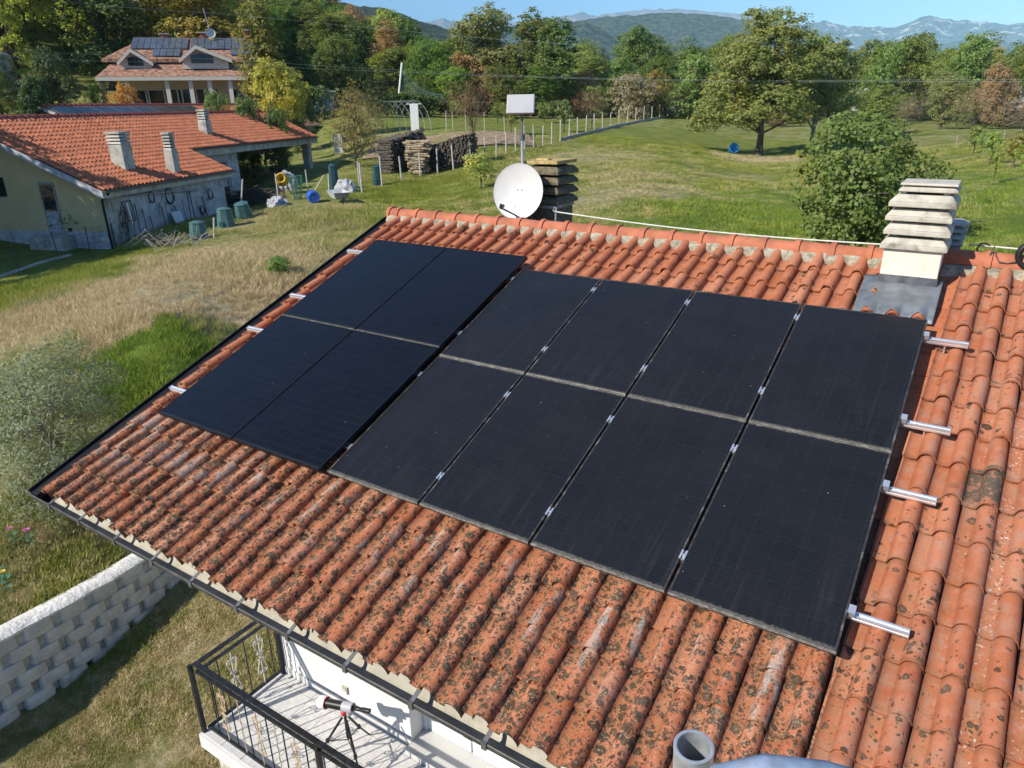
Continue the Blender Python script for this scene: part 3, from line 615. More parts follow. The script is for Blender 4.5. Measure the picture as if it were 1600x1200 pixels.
for i in range(5):
    x = -1.55 + 1.9 * i; mb = MB(); mb.add([(x + s, a, b) for s in (0, .05) for a, b in [gut(math.pi - math.pi * .92 * k / n, .084) for k in range(n + 1)]], [(k + 1, k, n + 1 + k, n + 2 + k) for k in range(n)]); mb.build('gutter_joint', M['gutter_out'], gi, 60)

# chimney by the newer section ------------------------------------------------------------------------
def frustum(mb, cx, cy, z0, z1, a0, b0, a1, b1): mb.hexa([(cx - a0, cy - b0, z0), (cx + a0, cy - b0, z0), (cx + a0, cy + b0, z0), (cx - a0, cy + b0, z0), (cx - a1, cy - b1, z1), (cx + a1, cy - b1, z1), (cx + a1, cy + b1, z1), (cx - a1, cy + b1, z1)])
def louvre(mb, cx, cy, z, a, b, h): frustum(mb, cx, cy, z, z + h * .42, a, b, a, b); frustum(mb, cx, cy, z + h * .42 + .0005, z + h, a - .002, b - .002, a - .055, b - .055)
CX, CY = 3.785, 4.02
mb = MB(); mb.box(CX - .235, CX + .235, CY - .235, CY + .235, 1.0, 1.585)
chim = mb.build('chimney', M['cream'], house, bevel=.006); tag(chim, 'cream chimney with five stacked concrete louvre slabs')
for k, (z, a, dx) in enumerate(((1.585, .272, 0), (1.715, .268, .004), (1.838, .265, -.003), (1.962, .268, .008))):
    mb = MB(); louvre(mb, CX + dx, CY, z, a, a, .106); mb.build('louvre_slab', M['cement'], chim, bevel=.008)
    for sx in (-1, 1):
        for sy in (-1, 1):
            mb = MB(); mb.box(CX + dx + sx * .17 - .025, CX + dx + sx * .17 + .025, CY + sy * .17 - .025, CY + sy * .17 + .025, z + .096, z + .135); mb.build('spacer', M['cement'], chim)
mb = MB(); louvre(mb, CX + .03, CY, 2.092, .232, .232, .055); frustum(mb, CX + .03, CY, 2.1475, 2.168, .228, .228, .222, .222); mb.build('cap_slab', M['cement'], chim, bevel=.008)
mb = MB(); mb.box(CX - .12, CX + .12, CY - .12, CY + .12, 1.5, 2.10); mb.build('flue', M['black'], chim)
# lead apron and flashing
mb = MB()
mb.hexa([(CX - .262, CY - .262, .98), (CX + .262, CY - .262, .98), (CX + .262, CY + .262, .98), (CX - .262, CY + .262, .98), (CX - .240, CY - .240, 1.345), (CX + .240, CY - .240, 1.345), (CX + .240, CY + .240, 1.42), (CX - .240, CY + .240, 1.42)])
mb.build('lead_collar', M['leadd'], chim)
mb = MB(); vs = []; fs = []; nu = 60; nv = 10
for i in range(nu):
    u = 3.425 + (4.07 - 3.425) * i / (nu - 1)
    for j in range(nv):
        v = 3.475 + .62 * j / (nv - 1); w = (u + 2.905) / .2035 % 1.0 * .2
        cr = .072 * max(0, math.sin(math.pi * min(1, max(0, (w - .068) / .132)))) ** .8
        low = max(0, 1 - j / 3.0)
        vfront = v + (.055 * max(0, math.sin(math.pi * min(1, max(0, (w - .055) / .15)))) if j == 0 else 0)
        vs.append(RF(u, vfront, NB + .046 + cr * (1.0 * low + .06) + .052 * (1 - low)))
for i in range(nu - 1):
    for j in range(nv - 1): fs.append((i * nv + j, (i + 1) * nv + j, (i + 1) * nv + j + 1, i * nv + j + 1))
mb.add(vs, fs); o = mb.build('lead_flashing', M['lead'], chim, 60)
sm = o.modifiers.new('thick', 'SOLIDIFY'); sm.thickness = .004
mb = MB(); mb.box(3.995, 4.20, 1.2, 4.5, NB - .01, NB + .012, lambda a, b, c: RF(a, b, c)); mb.build('valley_strip', M['tile'], house)
# small louvred chimney behind it
mb = MB(); mb.box(3.93, 4.13, 4.66, 4.86, .9, 1.50); ch2 = mb.build('chimney', M['cement'], house, bevel=.006); tag(ch2, 'small concrete chimney half hidden behind the cream one')
for k in range(4): mb = MB(); louvre(mb, 4.03 + .006 * k, 4.76, 1.505 + .064 * k, .115, .115, .054); mb.build('louvre_slab', M['cement'], ch2, bevel=.005)
# dark brick chimney behind the dish
mb = MB(); mb.box(-1.06, -.62, 4.95, 5.45, .8, 1.56); ch3 = mb.build('chimney', M['brick'], house, bevel=.006); tag(ch3, 'dark sooty chimney with lichened slabs behind the dish')
mb = MB(); mb.box(-1.075, -.605, 4.935, 5.465, 1.545, 1.585); mb.build('band', M['cement'], ch3)
for k in range(4): mb = MB(); louvre(mb, -.84, 5.2, 1.60 + .128 * k, .29, .29, .10); mb.build('louvre_slab', M['brick'], ch3, bevel=.008)
mb = MB(); mb.box(-.99, -.69, 5.0, 5.4, 1.6, 2.1); mb.build('flue', M['black'], ch3)
mb = MB(); mb.hexa([(-1.12, 4.94, 2.115), (-.58, 4.93, 2.12), (-.57, 5.47, 2.12), (-1.13, 5.46, 2.115), (-1.12, 4.94, 2.155), (-.58, 4.93, 2.165), (-.57, 5.47, 2.165), (-1.13, 5.46, 2.16)]); mb.build('cap_slab', M['brick_yellow'], ch3, bevel=.006)
mb = MB(); frustum(mb, -.88, 5.1, 2.16, 2.185, .10, .05, .08, .04); mb.build('loose_stone', M['brick_yellow'], ch3)

# balcony ---------------------------------------------------------------------------------------------
FZ = -3.6; BX0, BX1, BY0 = -1.90, 6.0, -.47
mb = MB(); mb.box(BX0 - .08, BX1, BY0 - .10, .575, FZ - .20, FZ - .012); balc = mb.build('balcony', M['white'], house); tag(balc, 'white balcony slab paved with pale stone')
tw = .33
for i in range(24):
    for j in range(4):
        xa = BX0 - .05 + tw * i; ya = BY0 - .07 + tw * j; xb = xa + tw - .006; yb = min(ya + tw - .006, .562)
        if yb - ya < .05: continue
        mb = MB(); mb.box(xa, xb, ya, yb, FZ - .011, FZ + rt.uniform(-.001, .001)); mb.build('floor_tile', M['floor'], balc)
mb = MB(); mb.box(.155, 2.615, .46, .846, FZ + .002, FZ + .075); mb.build('door_sill', M['granite'], house, bevel=.004)
mb = MB(); mb.box(BX0 - .02, BX0 + .26, BY0 + .02, BY0 + .3, -5.75, FZ - .201); mb.box(BX0 - .10, BX0 + .30, BY0 - .04, BY0 + .34, -5.75, -4.55); mb.build('stone_pier', M['beigestone'], house, bevel=.02)
# french doors: white leaves with glass over a solid lower panel
for k, xa in enumerate((.20, .81, 1.42, 2.03)):
    xb = xa + .585; za, zb = FZ + .08, FZ + 2.25; mb = MB()
    mb.box(xa, xa + .07, .80, .846, za, zb); mb.box(xb - .07, xb, .80, .846, za, zb); mb.box(xa + .07, xb - .07, .80, .846, za, za + .40); mb.box(xa + .07, xb - .07, .80, .846, zb - .08, zb); mb.box(xa + .07, xb - .07, .792, .799, za + .40, za + .425)
    d = mb.build('door', M['whitepaint'], house, bevel=.004)
    mb = MB(); mb.box(xa + .071, xb - .071, .83, .838, za + .40, zb - .08); mb.build('pane', M['glass'], d)
    mb = MB(); mb.box(xa + .10, xb - .10, .795, .7995, za + .07, za + .34); mb.build('door_panel', M['whitepaint'], d, bevel=.004)
mb = MB(); mb.box(.151, .199, .78, .846, FZ + .076, FZ + 2.35); mb.box(2.616, 2.619, .78, .846, FZ + .076, FZ + 2.35); mb.build('door_frame', M['whitepaint'], house)
# railing
RT = -2.645
mb = MB(); mb.box(BX0 - .03, BX1, BY0 - .03, BY0 + .03, RT - .018, RT); mb.box(BX0 - .03, BX0 + .03, BY0 + .031, .578, RT - .018, RT)
rail = mb.build('railing', M['railpaint'], house, bevel=.004); tag(rail, 'black iron balcony railing with cream scrollwork bars')
mb = MB()
for z in (RT - .115, FZ + .055): mb.box(BX0 - .016, BX1, BY0 - .016, BY0 + .016, z - .014, z + .014); mb.box(BX0 - .016, BX0 + .016, BY0 + .017, .578, z - .0135, z + .0135)
mb.build('rail_bar', M['railpaint'], rail)
for x, y, z0 in ((BX0 - .045, BY0 - .045, FZ - .30), (BX0 + 1.86, BY0, FZ), (BX0 + 3.72, BY0, FZ), (BX0, .55, FZ)): mb = MB(); mb.box(x - .022, x + .022, y - .022, y + .022, z0, RT - .019); mb.build('post', M['railpaint'], rail)
ZA, ZB = FZ + .068, RT - .13
def scroll(mb, c, ax, r0=.05):
    c = Vector(c); ax = Vector(ax); up = Vector((0, 0, 1)); H = ZB - ZA
    mb.tube([c + up * 0, c + up * H], .007, 5)
    def spiral(z0, s, d, R):
        pts = []
        for i in range(15):
            t = i / 14 * 2.5 * math.pi; r = R * (1 - .30 * t / math.pi)
            if r < .008: break
            pts.append(c + ax * s * (R + .004 - r * math.cos(t)) + up * (z0 + d * r * math.sin(t)))
        mb.tube(pts, .0055, 4)
    for s in (-1, 1):
        z1 = H * .80; z2 = H * .24
        mb.tube([c + ax * s * .006 + up * H * .55, c + ax * s * .045 + up * H * .68, c + ax * s * .068 + up * z1], .0055, 4); mb.tube([c + ax * s * .006 + up * H * .50, c + ax * s * .045 + up * H * .36, c + ax * s * .068 + up * z2], .0055, 4)
        spiral(z1, s, 1, .034); spiral(z2, s, -1, .034); spiral(H * .585, s, 1, .022); spiral(H * .47, s, -1, .022)
pat = 0; x = BX0 + .19
while x < BX1 - .1:
    k = pat % 4
    mb = MB()
    if k in (0, 2): mb.tube([(x, BY0, ZA - .01), (x, BY0, ZB + .02)], .0075, 6); mb.build('baluster', M['railpaint'], rail)
    elif k == 1: scroll(mb, (x, BY0, ZA), (1, 0, 0)); mb.build('scroll_bar', M['scroll_rust'], rail)
    else:
        pts = [(x + .0035 * math.cos(i * 1.3), BY0 + .0035 * math.sin(i * 1.3), ZA + (ZB - ZA) * i / 22) for i in range(23)]; mb.tube(pts, .0065, 5); mb.build('twisted_bar', M['scroll_rust'], rail)
    x += (.165, .165, .125, .125)[k] if True else 0; pat += 1
for k, y in enumerate((-.35, -.24, -.07, .11, .29, .44)):
    mb = MB()
    if k in (2, 4): scroll(mb, (BX0, y, ZA), (0, 1, 0)); mb.build('scroll_bar', M['scroll_white'], rail)
    else: mb.tube([(BX0, y, ZA - .01), (BX0, y, ZB + .02)], .0075, 6); mb.build('baluster', M['railpaint'], rail)

# ------------------------------------------------------------------ solar panels
def panel(u0, v0, w, h, n, mats, label, group, dusty):
    t = thing('solar_panel', RF(u0 + w / 2, v0, n - .04), label, 'solar panel', group)
    fw = .012; T = lambda a, b, c: RF(u0 + a, v0 + b, n + c)
    mb = MB(); mb.box(0, fw, 0, h, -.035, 0, T); mb.box(w - fw, w, 0, h, -.035, 0, T); mb.box(fw, w - fw, h - fw, h, -.035, 0, T); mb.box(fw, w - fw, 0, fw, -.035, 0, T); mb.box(fw, w - fw, fw, h - fw, -.034, -.030, T)
    mb.build('frame', mats[1], t)
    o = bpy.data.objects.new('glass', None)
    me = MB().box(0, w - 2 * fw, 0, h - 2 * fw, -.006, -.0015).data('glass', mats[0]); g = bpy.data.objects.new('glass', me); link(g, t)
    mx = BASE.to_4x4(); mx.translation = RF(u0 + fw, v0 + fw, n); g.matrix_basis = mx
    if dusty:
        mb = MB(); nseg = 40; vs = []; fs = []
        for i in range(nseg + 1):
            a = w * i / nseg; k = .0025 + dusty * (.5 + .9 * abs(mnoise.noise(Vector((u0 * 3 + a * 14, v0, 0)))))
            vs += [T(a, .001, .0004), T(a, k, .0012), T(a, -.0015, -.030 * (.4 + .5 * abs(mnoise.noise(Vector((u0 + a * 20, 7, v0))))))]
        for i in range(nseg): fs += [(i * 3, i * 3 + 3, i * 3 + 4, i * 3 + 1), (i * 3 + 2, i * 3 + 5, i * 3 + 3, i * 3)]
        mb.add(vs, fs); mb.build('dirt_line', M['dirt_strip'], t)
    return t
PW, PH = 1.012, 1.6656
for r in range(2):
    for c in range(4):
        row = ('lower', 'upper')[r]; nb = ('first column from the black glossy panels', 'second column from the black glossy panels', 'third column from the black glossy panels', 'last column beside the bare rail ends')[c]
        panel(c * PW + .011, r * PH + .008, PW - .022, PH - .016, 0, (M['pv_old'], M['frame_dust']), 'dusty dark blue solar panel, %s row, %s' % (row, nb), 'dusty solar panels of the larger array', .003 if r == 0 else (.010, .009, .002, .005)[c])
LN = .055; LU0, LU1 = -2.33, .01; LW = 1.146; LH = 1.768
for r in range(2):
    for c in range(2):
        u0 = LU0 + .0 + c * (LW + .02); v0 = -.045 + r * (LH + .012)
        lab = 'clean black solar panel, %s row, %s' % (('lower', 'upper')[r], ('next to the left edge of the roof', 'next to the dusty panels')[c])
        panel(u0, v0, LW, LH, LN, (M['pv_new'], M['frame_black']), lab, 'glossy black solar panels of the smaller array', .0008 if r == 1 else 0)
# rails under the panels with their clamps
def rail_bar(u0, u1, v, n0, label, group, clamps, ctop, ends=()):
    t = thing('mounting_rail', RF(u0, v, n0), label, 'mounting rail', group); T = lambda a, b, c: RF(a, v + b, n0 + c)
    mb = MB(); mb.prism([(-.02, 0), (.02, 0), (.02, .017), (.016, .019), (.016, .023), (.02, .025), (.02, .04), (.007, .04), (.007, .03), (-.007, .03), (-.007, .04), (-.02, .04), (-.02, .025), (-.016, .023), (-.016, .019), (-.02, .017)], u0, u1, lambda a, b, h: T(h, a, b)); mb.build('rail', M['alu'], t)
    mb = MB(); mb.prism([(-.0195, .001), (.0195, .001), (.0195, .0395), (-.0195, .0395)], u1 - .003, u1 + .0015, lambda a, b, h: T(h, a, b)); mb.build('end_hole', M['black'], t)
    for u in clamps:
        mb = MB(); mb.box(u - .020, u - .007, -.035, .035, ctop + .0005, ctop + .006, T); mb.box(u + .007, u + .020, -.035, .035, ctop + .0005, ctop + .006, T); mb.box(u - .007, u + .007, -.035, .035, .03, ctop - .012, T); mb.box(u - .006, u + .006, -.006, .006, ctop - .012, ctop + .004, T); mb.build('clamp', M['alu'], t)
    for u, s in ends:
        mb = MB(); mb.box(u - .016, u + .016, -.03, .03, .04, ctop + .005, T); mb.box(min(u, u + s * .022), max(u, u + s * .022), -.03, .03, ctop + .0005, ctop + .0055, T); mb.build('end_clamp', M['alu'], t)
    for u in (u0 + .12, u1 - .16): mb = MB(); mb.tube([T(u, 0, -.09), T(u, 0, 0)], .007, 6); mb.box(u - .02, u + .02, -.015, .015, -.006, -.0005, T); mb.build('hanger_bolt', M['alu'], t)
names = ('lowest', 'second lowest', 'second highest', 'highest')
for k, (vr, vl) in enumerate(((.315, .325), (1.36, 1.45), (2.055, 2.16), (3.115, 3.24))):
    rail_bar(.03, 4.36, vr, -.0755, 'silver rail end sticking out beside the dusty panels, %s of four' % names[k], 'rails under the dusty panels', [PW, 2 * PW, 3 * PW], .0755, [(4.06, -1), (-.006, 1)])
    rail_bar(-2.66, -.04, vl, LN - .0755, 'silver rail stub at the roof edge beside black panels, %s of four' % names[k], 'rails under the black panels', [], .0755)
rail_bar(4.98, 7.2, .245, -.06, 'silver rail end on the newer tiles, right of all panels', None, [], .0755)

# ------------------------------------------------------------------ things on the ridge
DC = Vector((-1.03, 4.72, 1.77)); DN = Vector((.12, -.97, .20)).normalized()
dish = thing('satellite_dish', (-1.0, 4.95, 1.3), 'round white satellite dish on the ridge', 'satellite dish')
mb = MB(); prof = [(.358 * k / 10, .068 * (k / 10) ** 2) for k in range(11)] + [(.366, .073), (.366, .060), (.350, .056)]
mb.lathe(prof, DC, DN, 36); mb.build('reflector', M['dish'], dish, 40)
q = Vector((0, 0, 1)).rotation_difference(DN); ux = q @ Vector((1, 0, 0)); dd = (Vector((0, 0, -1)) - DN * Vector((0, 0, -1)).dot(DN)).normalized()
rgt = Vector((1, 0, 0))
foot = DC + dd * .32; lnb = DC + DN * .36 + dd * .24 + rgt * -.10
mb = MB(); mb.tube([foot + DN * .03 - dd * .0, lnb], .013, 6); mb.build('arm', M['grey'], dish)
mb = MB(); mb.tube([lnb - DN * .0, lnb - DN * .07 - dd * .03], .024, 8); mb.tube([lnb, lnb + dd * -.05], .015, 6); mb.build('receiver', M['blackpl'], dish)
for a, b in ((-.04, -.02), (.03, -.03), (-.05, .20), (.03, .22)): mb = MB(); c = DC + ux * a + dd * b + DN * (.012 + .5 * (a * a + b * b)); mb.lathe([(.0, .006), (.006, .004), (.006, -.01)], c, DN, 8); mb.build('bolt', M['grey'], dish)
mb = MB(); mb.tube([DC - DN * .02, DC - DN * .12], .04, 8); mb.tube([DC - DN * .11, (DC.x + .02, 4.87, 1.25)], .022, 8); mb.build('bracket', M['galv'], dish)
mast = thing('antenna_mast', (-1.08, 4.90, 1.2), 'steel mast with flat white antenna panel above the dish', 'antenna')
mb = MB(); mb.tube([(-1.10, 4.90, 1.2), (-1.10, 4.90, 2.50)], .023, 10); mb.build('pole', M['galv'], mast, 40)
mb = MB(); mb.tube([(-1.10, 4.90, 2.44), (-1.10, 4.90, 2.80)], .017, 10); mb.build('upper_pole', M['strap'], mast, 40)
mb = MB(); mb.tube([(-1.10, 4.90, 2.42), (-1.10, 4.90, 2.50)], .034, 10); mb.build('collar', M['strap'], mast, 40)
mb = MB(); ac = Vector((-1.10, 4.875, 2.86)); A = Vector((.92, .40, 0)).normalized(); Bv = Vector((0, 0, 1)); Nn = A.cross(Bv); Bv = (Bv + Nn * -.38).normalized(); Nn = A.cross(Bv)
for s0, s1, e in ((0, .03, 0), (.03, .05, .02)):
    p = []
    for h in (s0, s1):
        k = e if h == s1 else 0
        p += [ac + A * a * (1 - k) + Bv * b * (1 - k) + Nn * h for a, b in ((-.185, -.125), (.185, -.125), (.185, .125), (-.185, .125))]
    mb.hexa(p)
mb.build('antenna_panel', M['plate'], mast, bevel=.01)
# safety line along the ridge
line1 = thing('safety_line', (-.45, 4.85, 1.35), 'pale rope stretched along the ridge from dish to cream chimney', 'rope')
P0 = Vector((-.42, 4.62, 1.56)); P1 = Vector((3.56, 4.35, 1.52))
mb = MB(); mb.tube([P0.lerp(P1, i / 24) + Vector((0, 0, -.05 * math.sin(math.pi * i / 24))) for i in range(25)], .008, 6); mb.build('rope', M['wire'], line1)
mb = MB(); mb.tube([(-.43, 4.64, 1.3), (-.43, 4.64, 1.60)], .012, 6); mb.lathe([(.028, -.012), (.034, 0), (.028, .012), (.018, 0), (.028, -.012)], (-.43, 4.62, 1.585), (0, 1, 0), 12); mb.build('eye_bolt', M['galv'], line1)
line2 = thing('safety_line', (4.25, 4.5, 1.5), 'pale rope running along ridge from cream chimney to black coil', 'rope')
mb = MB(); mb.tube([(4.2, 4.46, 1.565), (4.6, 4.44, 1.56), (4.9, 4.42, 1.555), (5.4, 4.40, 1.56)], .008, 6); mb.build('rope', M['wire'], line2)
mb = MB(); mb.tube([(4.28, 4.40, 1.49), (4.27, 4.42, 1.54), (4.29, 4.44, 1.585), (4.33, 4.45, 1.59), (4.37, 4.45, 1.565)], .007, 6); mb.build('hook', M['black'], line2)
coil = thing('pipe_coil', (4.70, 4.22, 1.45), 'coil of black ribbed pipe lying on the ridge', 'pipe coil')
mb = MB(); cc = Vector((4.70, 4.24, 1.545)); pts = []; rad = []
for i in range(150):
    t = i / 150 * 2 * math.pi * 2.6; r = .115 - .012 * i / 150; pts.append(cc + Vector((r * math.cos(t), .03 * math.sin(t * .37) - .055 + .06 * i / 150, r * math.sin(t)))); rad.append(.024 if i % 2 else .0215)
mb.tube(pts, rad, 8); mb.build('pipe', M['blackpl'], coil, 60)
mb = MB(); mb.tube([(4.60, 4.20, 1.49), (4.52, 4.21, 1.46), (4.46, 4.20, 1.47), (4.42, 4.24, 1.53), (4.40, 4.28, 1.60), (4.38, 4.22, 1.52)], .006, 6); mb.build('cord', M['iron'], coil)

# ------------------------------------------------------------------ near the camera: tube ends of the lift basket
basket = thing('lift_basket', (4.2, -3.4, 1.2), 'galvanised open pipe end and blue grey tube of lift basket', 'lift basket')
def cam_pt(px, py, depth): d = RW.T @ np.array([(px - 800) / FPX, (py - 600) / FPX, 1.0]); return Vector(CAM + d * depth)
pt = cam_pt(1084, 1166, .86); axd = (Vector((0, 0, 1)) * .93 + Vector(ray(1085, 1160)) * -.10 + Vector((-.05, 0, 0))).normalized()
mb = MB(); mb.lathe([(.0242, -.6), (.0242, 0), (.0222, .0006), (.0200, 0), (.0200, -.3)], pt, axd, 28); mb.build('pipe_end', M['galv'], basket, 40)
mb = MB(); a0 = cam_pt(1098, 1225, .84); tp = [cam_pt(1095, 1262, .82), cam_pt(1130, 1230, .80), cam_pt(1200, 1215, .78), cam_pt(1290, 1226, .77), cam_pt(1370, 1250, .76), cam_pt(1450, 1290, .75), cam_pt(1600, 1420, .74)]
mb.tube(tp, .024, 16); mb.build('top_tube', M['bluegrey'], basket, 60)

# ------------------------------------------------------------------ telescope on the balcony
tele = thing('telescope', (-.35, .1, FZ), 'small white and black telescope on black tripod on the balcony', 'telescope')
hub = Vector((-.27, .08, -2.96))
for a in (100, 215, 330):
    f = Vector((-.27 + .42 * math.cos(math.radians(a)), .08 + .36 * math.sin(math.radians(a)), FZ + .01)); k = hub.lerp(f, .55)
    mb = MB(); mb.tube([hub + (f - hub) * .04 + Vector((.02 * math.cos(math.radians(a)), .02 * math.sin(math.radians(a)), 0)), k], .014, 6); mb.tube([k, f], .010, 6); mb.tube([k + Vector((0, 0, .02)), k - Vector((0, 0, .02))], .02, 6); mb.build('leg', M['blackpl'], tele)
    mb = MB(); mb.tube([k, (hub.x, hub.y, k.z + .02)], .006, 5); mb.build('spreader', M['blackpl'], tele)
mb = MB(); mb.tube([hub - Vector((0, 0, .30)), hub + Vector((0, 0, .08))], .015, 8); mb.build('centre_column', M['blackpl'], tele)
mb = MB(); mb.lathe([(.0, -.03), (.028, -.022), (.034, 0), (.028, .022), (0, .03)], hub + Vector((0, -.01, .055)), (0, 0, 1), 10); mb.build('knob', M['red'], tele, 60)
o0 = hub + Vector((-.30, -.06, .085)); o1 = hub + Vector((.30, .07, .17)); ax = (o1 - o0).normalized(); Lt = (o1 - o0).length
mb = MB(); mb.lathe([(.0, .0), (.058, .004), (.066, .02), (.066, .09), (.060, .095)], o0, ax, 18); mb.build('dew_cap', M['whitepaint'], tele, 50)
mb = MB(); mb.lathe([(.064, .092), (.064, .098), (.055, .10)], o0, ax, 18); mb.build('red_ring', M['red'], tele, 50)
mb = MB(); mb.lathe([(.048, .098), (.048, .30), (.034, .31), (.034, .42), (.022, .43), (.022, .52), (.026, .53), (.026, Lt), (0, Lt + .004)], o0, ax, 16); mb.build('tube', M['blackpl'], tele, 50)
mb = MB(); c = o0 + ax * .36; mb.lathe([(.052, -.06), (.052, .06), (.036, .062)], c, ax, 16); mb.tube([c, c - Vector((0, 0, .10))], .03, 8); mb.build('mount', M['plate'], tele, 50)

# ------------------------------------------------------------------ retaining wall
rw = thing('retaining_wall', (-6.6, 0, -5.6), 'curved grey concrete block retaining wall with white mortar cap', 'retaining wall')
BH = .215; BLK = .43; GAP = .085
def wall_frame(s):                                     # arc length along the face -> point and directions
    pts = WP; d = 0
    for a, b in zip(pts[:-1], pts[1:]):
        L = math.hypot(b[0] - a[0], b[1] - a[1])
        if d + L >= s or b is pts[-1]:
            t = (s - d) / L; return (a[0] + (b[0] - a[0]) * t, a[1] + (b[1] - a[1]) * t), ((b[0] - a[0]) / L, (b[1] - a[1]) / L)
        d += L
WP = [(b, a) for a, b in WALLX]; WL = sum(math.hypot(b[0] - a[0], b[1] - a[1]) for a, b in zip(WP[:-1], WP[1:]))
mb = MB(); k = 40
for i in range(k):
    (x, y), (tx, ty) = wall_frame(WL * i / k); (x2, y2), _ = wall_frame(WL * (i + 1) / k); nx, ny = ty, -tx; zb = float(lower_z(x, y)) - .3
    mb.hexa([(x - .075, y, zb), (x2 - .075, y2, zb), (x2 - .36, y2, zb), (x - .36, y, zb), (x - .075, y, CAPZ - .05), (x2 - .075, y2, CAPZ - .05), (x2 - .36, y2, CAPZ - .05), (x - .36, y, CAPZ - .05)])
mb.build('core', M['blockin'], rw)
rb = random.Random(3)
def blk_data(seed):
    r = random.Random(seed); mb = MB(); j = lambda a: a + r.uniform(-.008, .008); w = BLK / 2
    # split face block: rough bulging front, chamfered flanks
    vs = [(-w, -.20, 0), (w, -.20, 0), (w + .0, -.02, 0), (w - .03, j(.024), 0), (0, j(.034), 0), (-w + .03, j(.024), 0), (-w, -.02, 0)]
    tp = [(-w, -.20, BH - .006), (w, -.20, BH - .006), (w - .01, -.03, BH - .006), (w - .035, j(.018), BH - .006), (0, j(.028), BH - .006), (-w + .035, j(.018), BH - .006), (-w + .01, -.03, BH - .006)]
    md = [(a, (b + .006 if b > -.1 else b), BH * .5) for a, b, c in vs]
    n = 7; V = vs + md + tp; F = [tuple(range(n))[::-1], tuple(range(2 * n, 3 * n))] + [(q * n + i, q * n + (i + 1) % n, (q + 1) * n + (i + 1) % n, (q + 1) * n + i) for q in range(2) for i in range(n)]
    mb.add(V, F); return mb.data('block', M['block'])
BD = [blk_data(i) for i in range(5)]
for row in range(8):
    ztop = CAPZ - .045 - BH * row; s = .1 + (BLK + GAP) / 2 * (row % 2)
    while s < WL - .3:
        (x, y), (tx, ty) = wall_frame(s); z0 = ztop - BH
        if z0 + BH > lower_z(x, y) + .02:
            o = bpy.data.objects.new('block', rb.choice(BD)); link(o, rw)
            mx = Matrix(((tx, ty, 0, x - .05 + .012 * row), (ty, -tx, 0, y), (0, 0, 1, z0), (0, 0, 0, 1)))
            # local x along the wall, local y out of the face
            mx = Matrix(((-tx, ty, 0, x - .06 + .014 * row), (-ty, -tx, 0, y), (0, 0, 1, z0), (0, 0, 0, 1))); o.matrix_basis = mx @ Matrix.Rotation(rb.uniform(-.03, .03), 4, 'Z')
        s += BLK + GAP
mb = MB(); vs = []; fs = []; k = 150
for i in range(k):
    (x, y), (tx, ty) = wall_frame(WL * .999 * i / (k - 1)); j = .03 * mnoise.noise(Vector((y * 3.1, 1, 0))) + .015 * mnoise.noise(Vector((y * 11, 5, 0))); j2 = .03 * mnoise.noise(Vector((y * 4, 9, 0)))
    for ox, oz in ((-.42 + j2, -.08), (-.36 + j2, .02 + j2 * .3), (-.22, .045 + j * .5), (-.09 + j, .03 + j2 * .3), (-.03 + j, -.01), (-.035 + j, -.055)): vs.append((x + ox, y, CAPZ + oz))
for i in range(k - 1):
    for j in range(5): fs.append((i * 6 + j, i * 6 + j + 1, (i + 1) * 6 + j + 1, (i + 1) * 6 + j))
mb.add(vs, fs); mb.build('mortar_cap', M['cap'], rw, True)

# ------------------------------------------------------------------ plants
def leaf_mesh(name, P, N, size, aspect, r, bend=.0, mat=None):
    # P points, N outward normals; one folded diamond per leaf
    n = len(P); nr = r.normal(size=(n, 3)); Nn = N + nr * .5; Nn /= np.linalg.norm(Nn, axis=1)[:, None]
    t = r.normal(size=(n, 3)); t -= Nn * (t * Nn).sum(1)[:, None]; t /= np.linalg.norm(t, axis=1)[:, None]; b = np.cross(Nn, t)
    s = size * r.uniform(.65, 1.35, n)[:, None]
    a = P - t * s * .5; c = P + t * s * .5; l = P + b * s * aspect * .5 + Nn * s * bend; q = P - b * s * aspect * .5 + Nn * s * bend
    V = np.stack([a, l, c, q], 1).reshape(-1, 3); F = np.arange(n * 4).reshape(n, 4)
    me = bpy.data.meshes.new(name); me.vertices.add(n * 4); me.vertices.foreach_set('co', V.ravel().astype(np.float32))
    me.loops.add(n * 4); me.loops.foreach_set('vertex_index', F.ravel()); me.polygons.add(n); me.polygons.foreach_set('loop_start', np.arange(n) * 4)
    me.materials.append(mat or M['leaf']); me.update(); me.validate(); return me
def lobes_pts(lobes, nclump, per, rc, r, inner=.55, up=.25, drop=.0):
    vol = np.array([(l[3] * l[4] * l[5]) ** .67 for l in lobes]); which = r.choice(len(lobes), nclump, p=vol / vol.sum()); L = np.array(lobes)[which]
    d = r.normal(size=(nclump, 3)); d[:, 2] += up; d /= np.linalg.norm(d, axis=1)[:, None]; rad = r.uniform(inner, 1.0, nclump) ** .6
    C = L[:, :3] + d * L[:, 3:] * rad[:, None]; keep = r.uniform(size=nclump) > drop; C = C[keep]; d = d[keep]
    k = len(C); dd = r.normal(size=(k, per, 3)); dd /= np.linalg.norm(dd, axis=2)[..., None]; rr = r.uniform(.1, 1, (k, per, 1)) ** .5
    csz = rc * r.uniform(.6, 1.35, (k, 1, 1)); P = C[:, None] + dd * rr * csz * np.array([1, 1, .75]); N = dd * .45 + d[:, None] * .7 + np.array([-.18, -.38, .5])
    return P.reshape(-1, 3), N.reshape(-1, 3), C
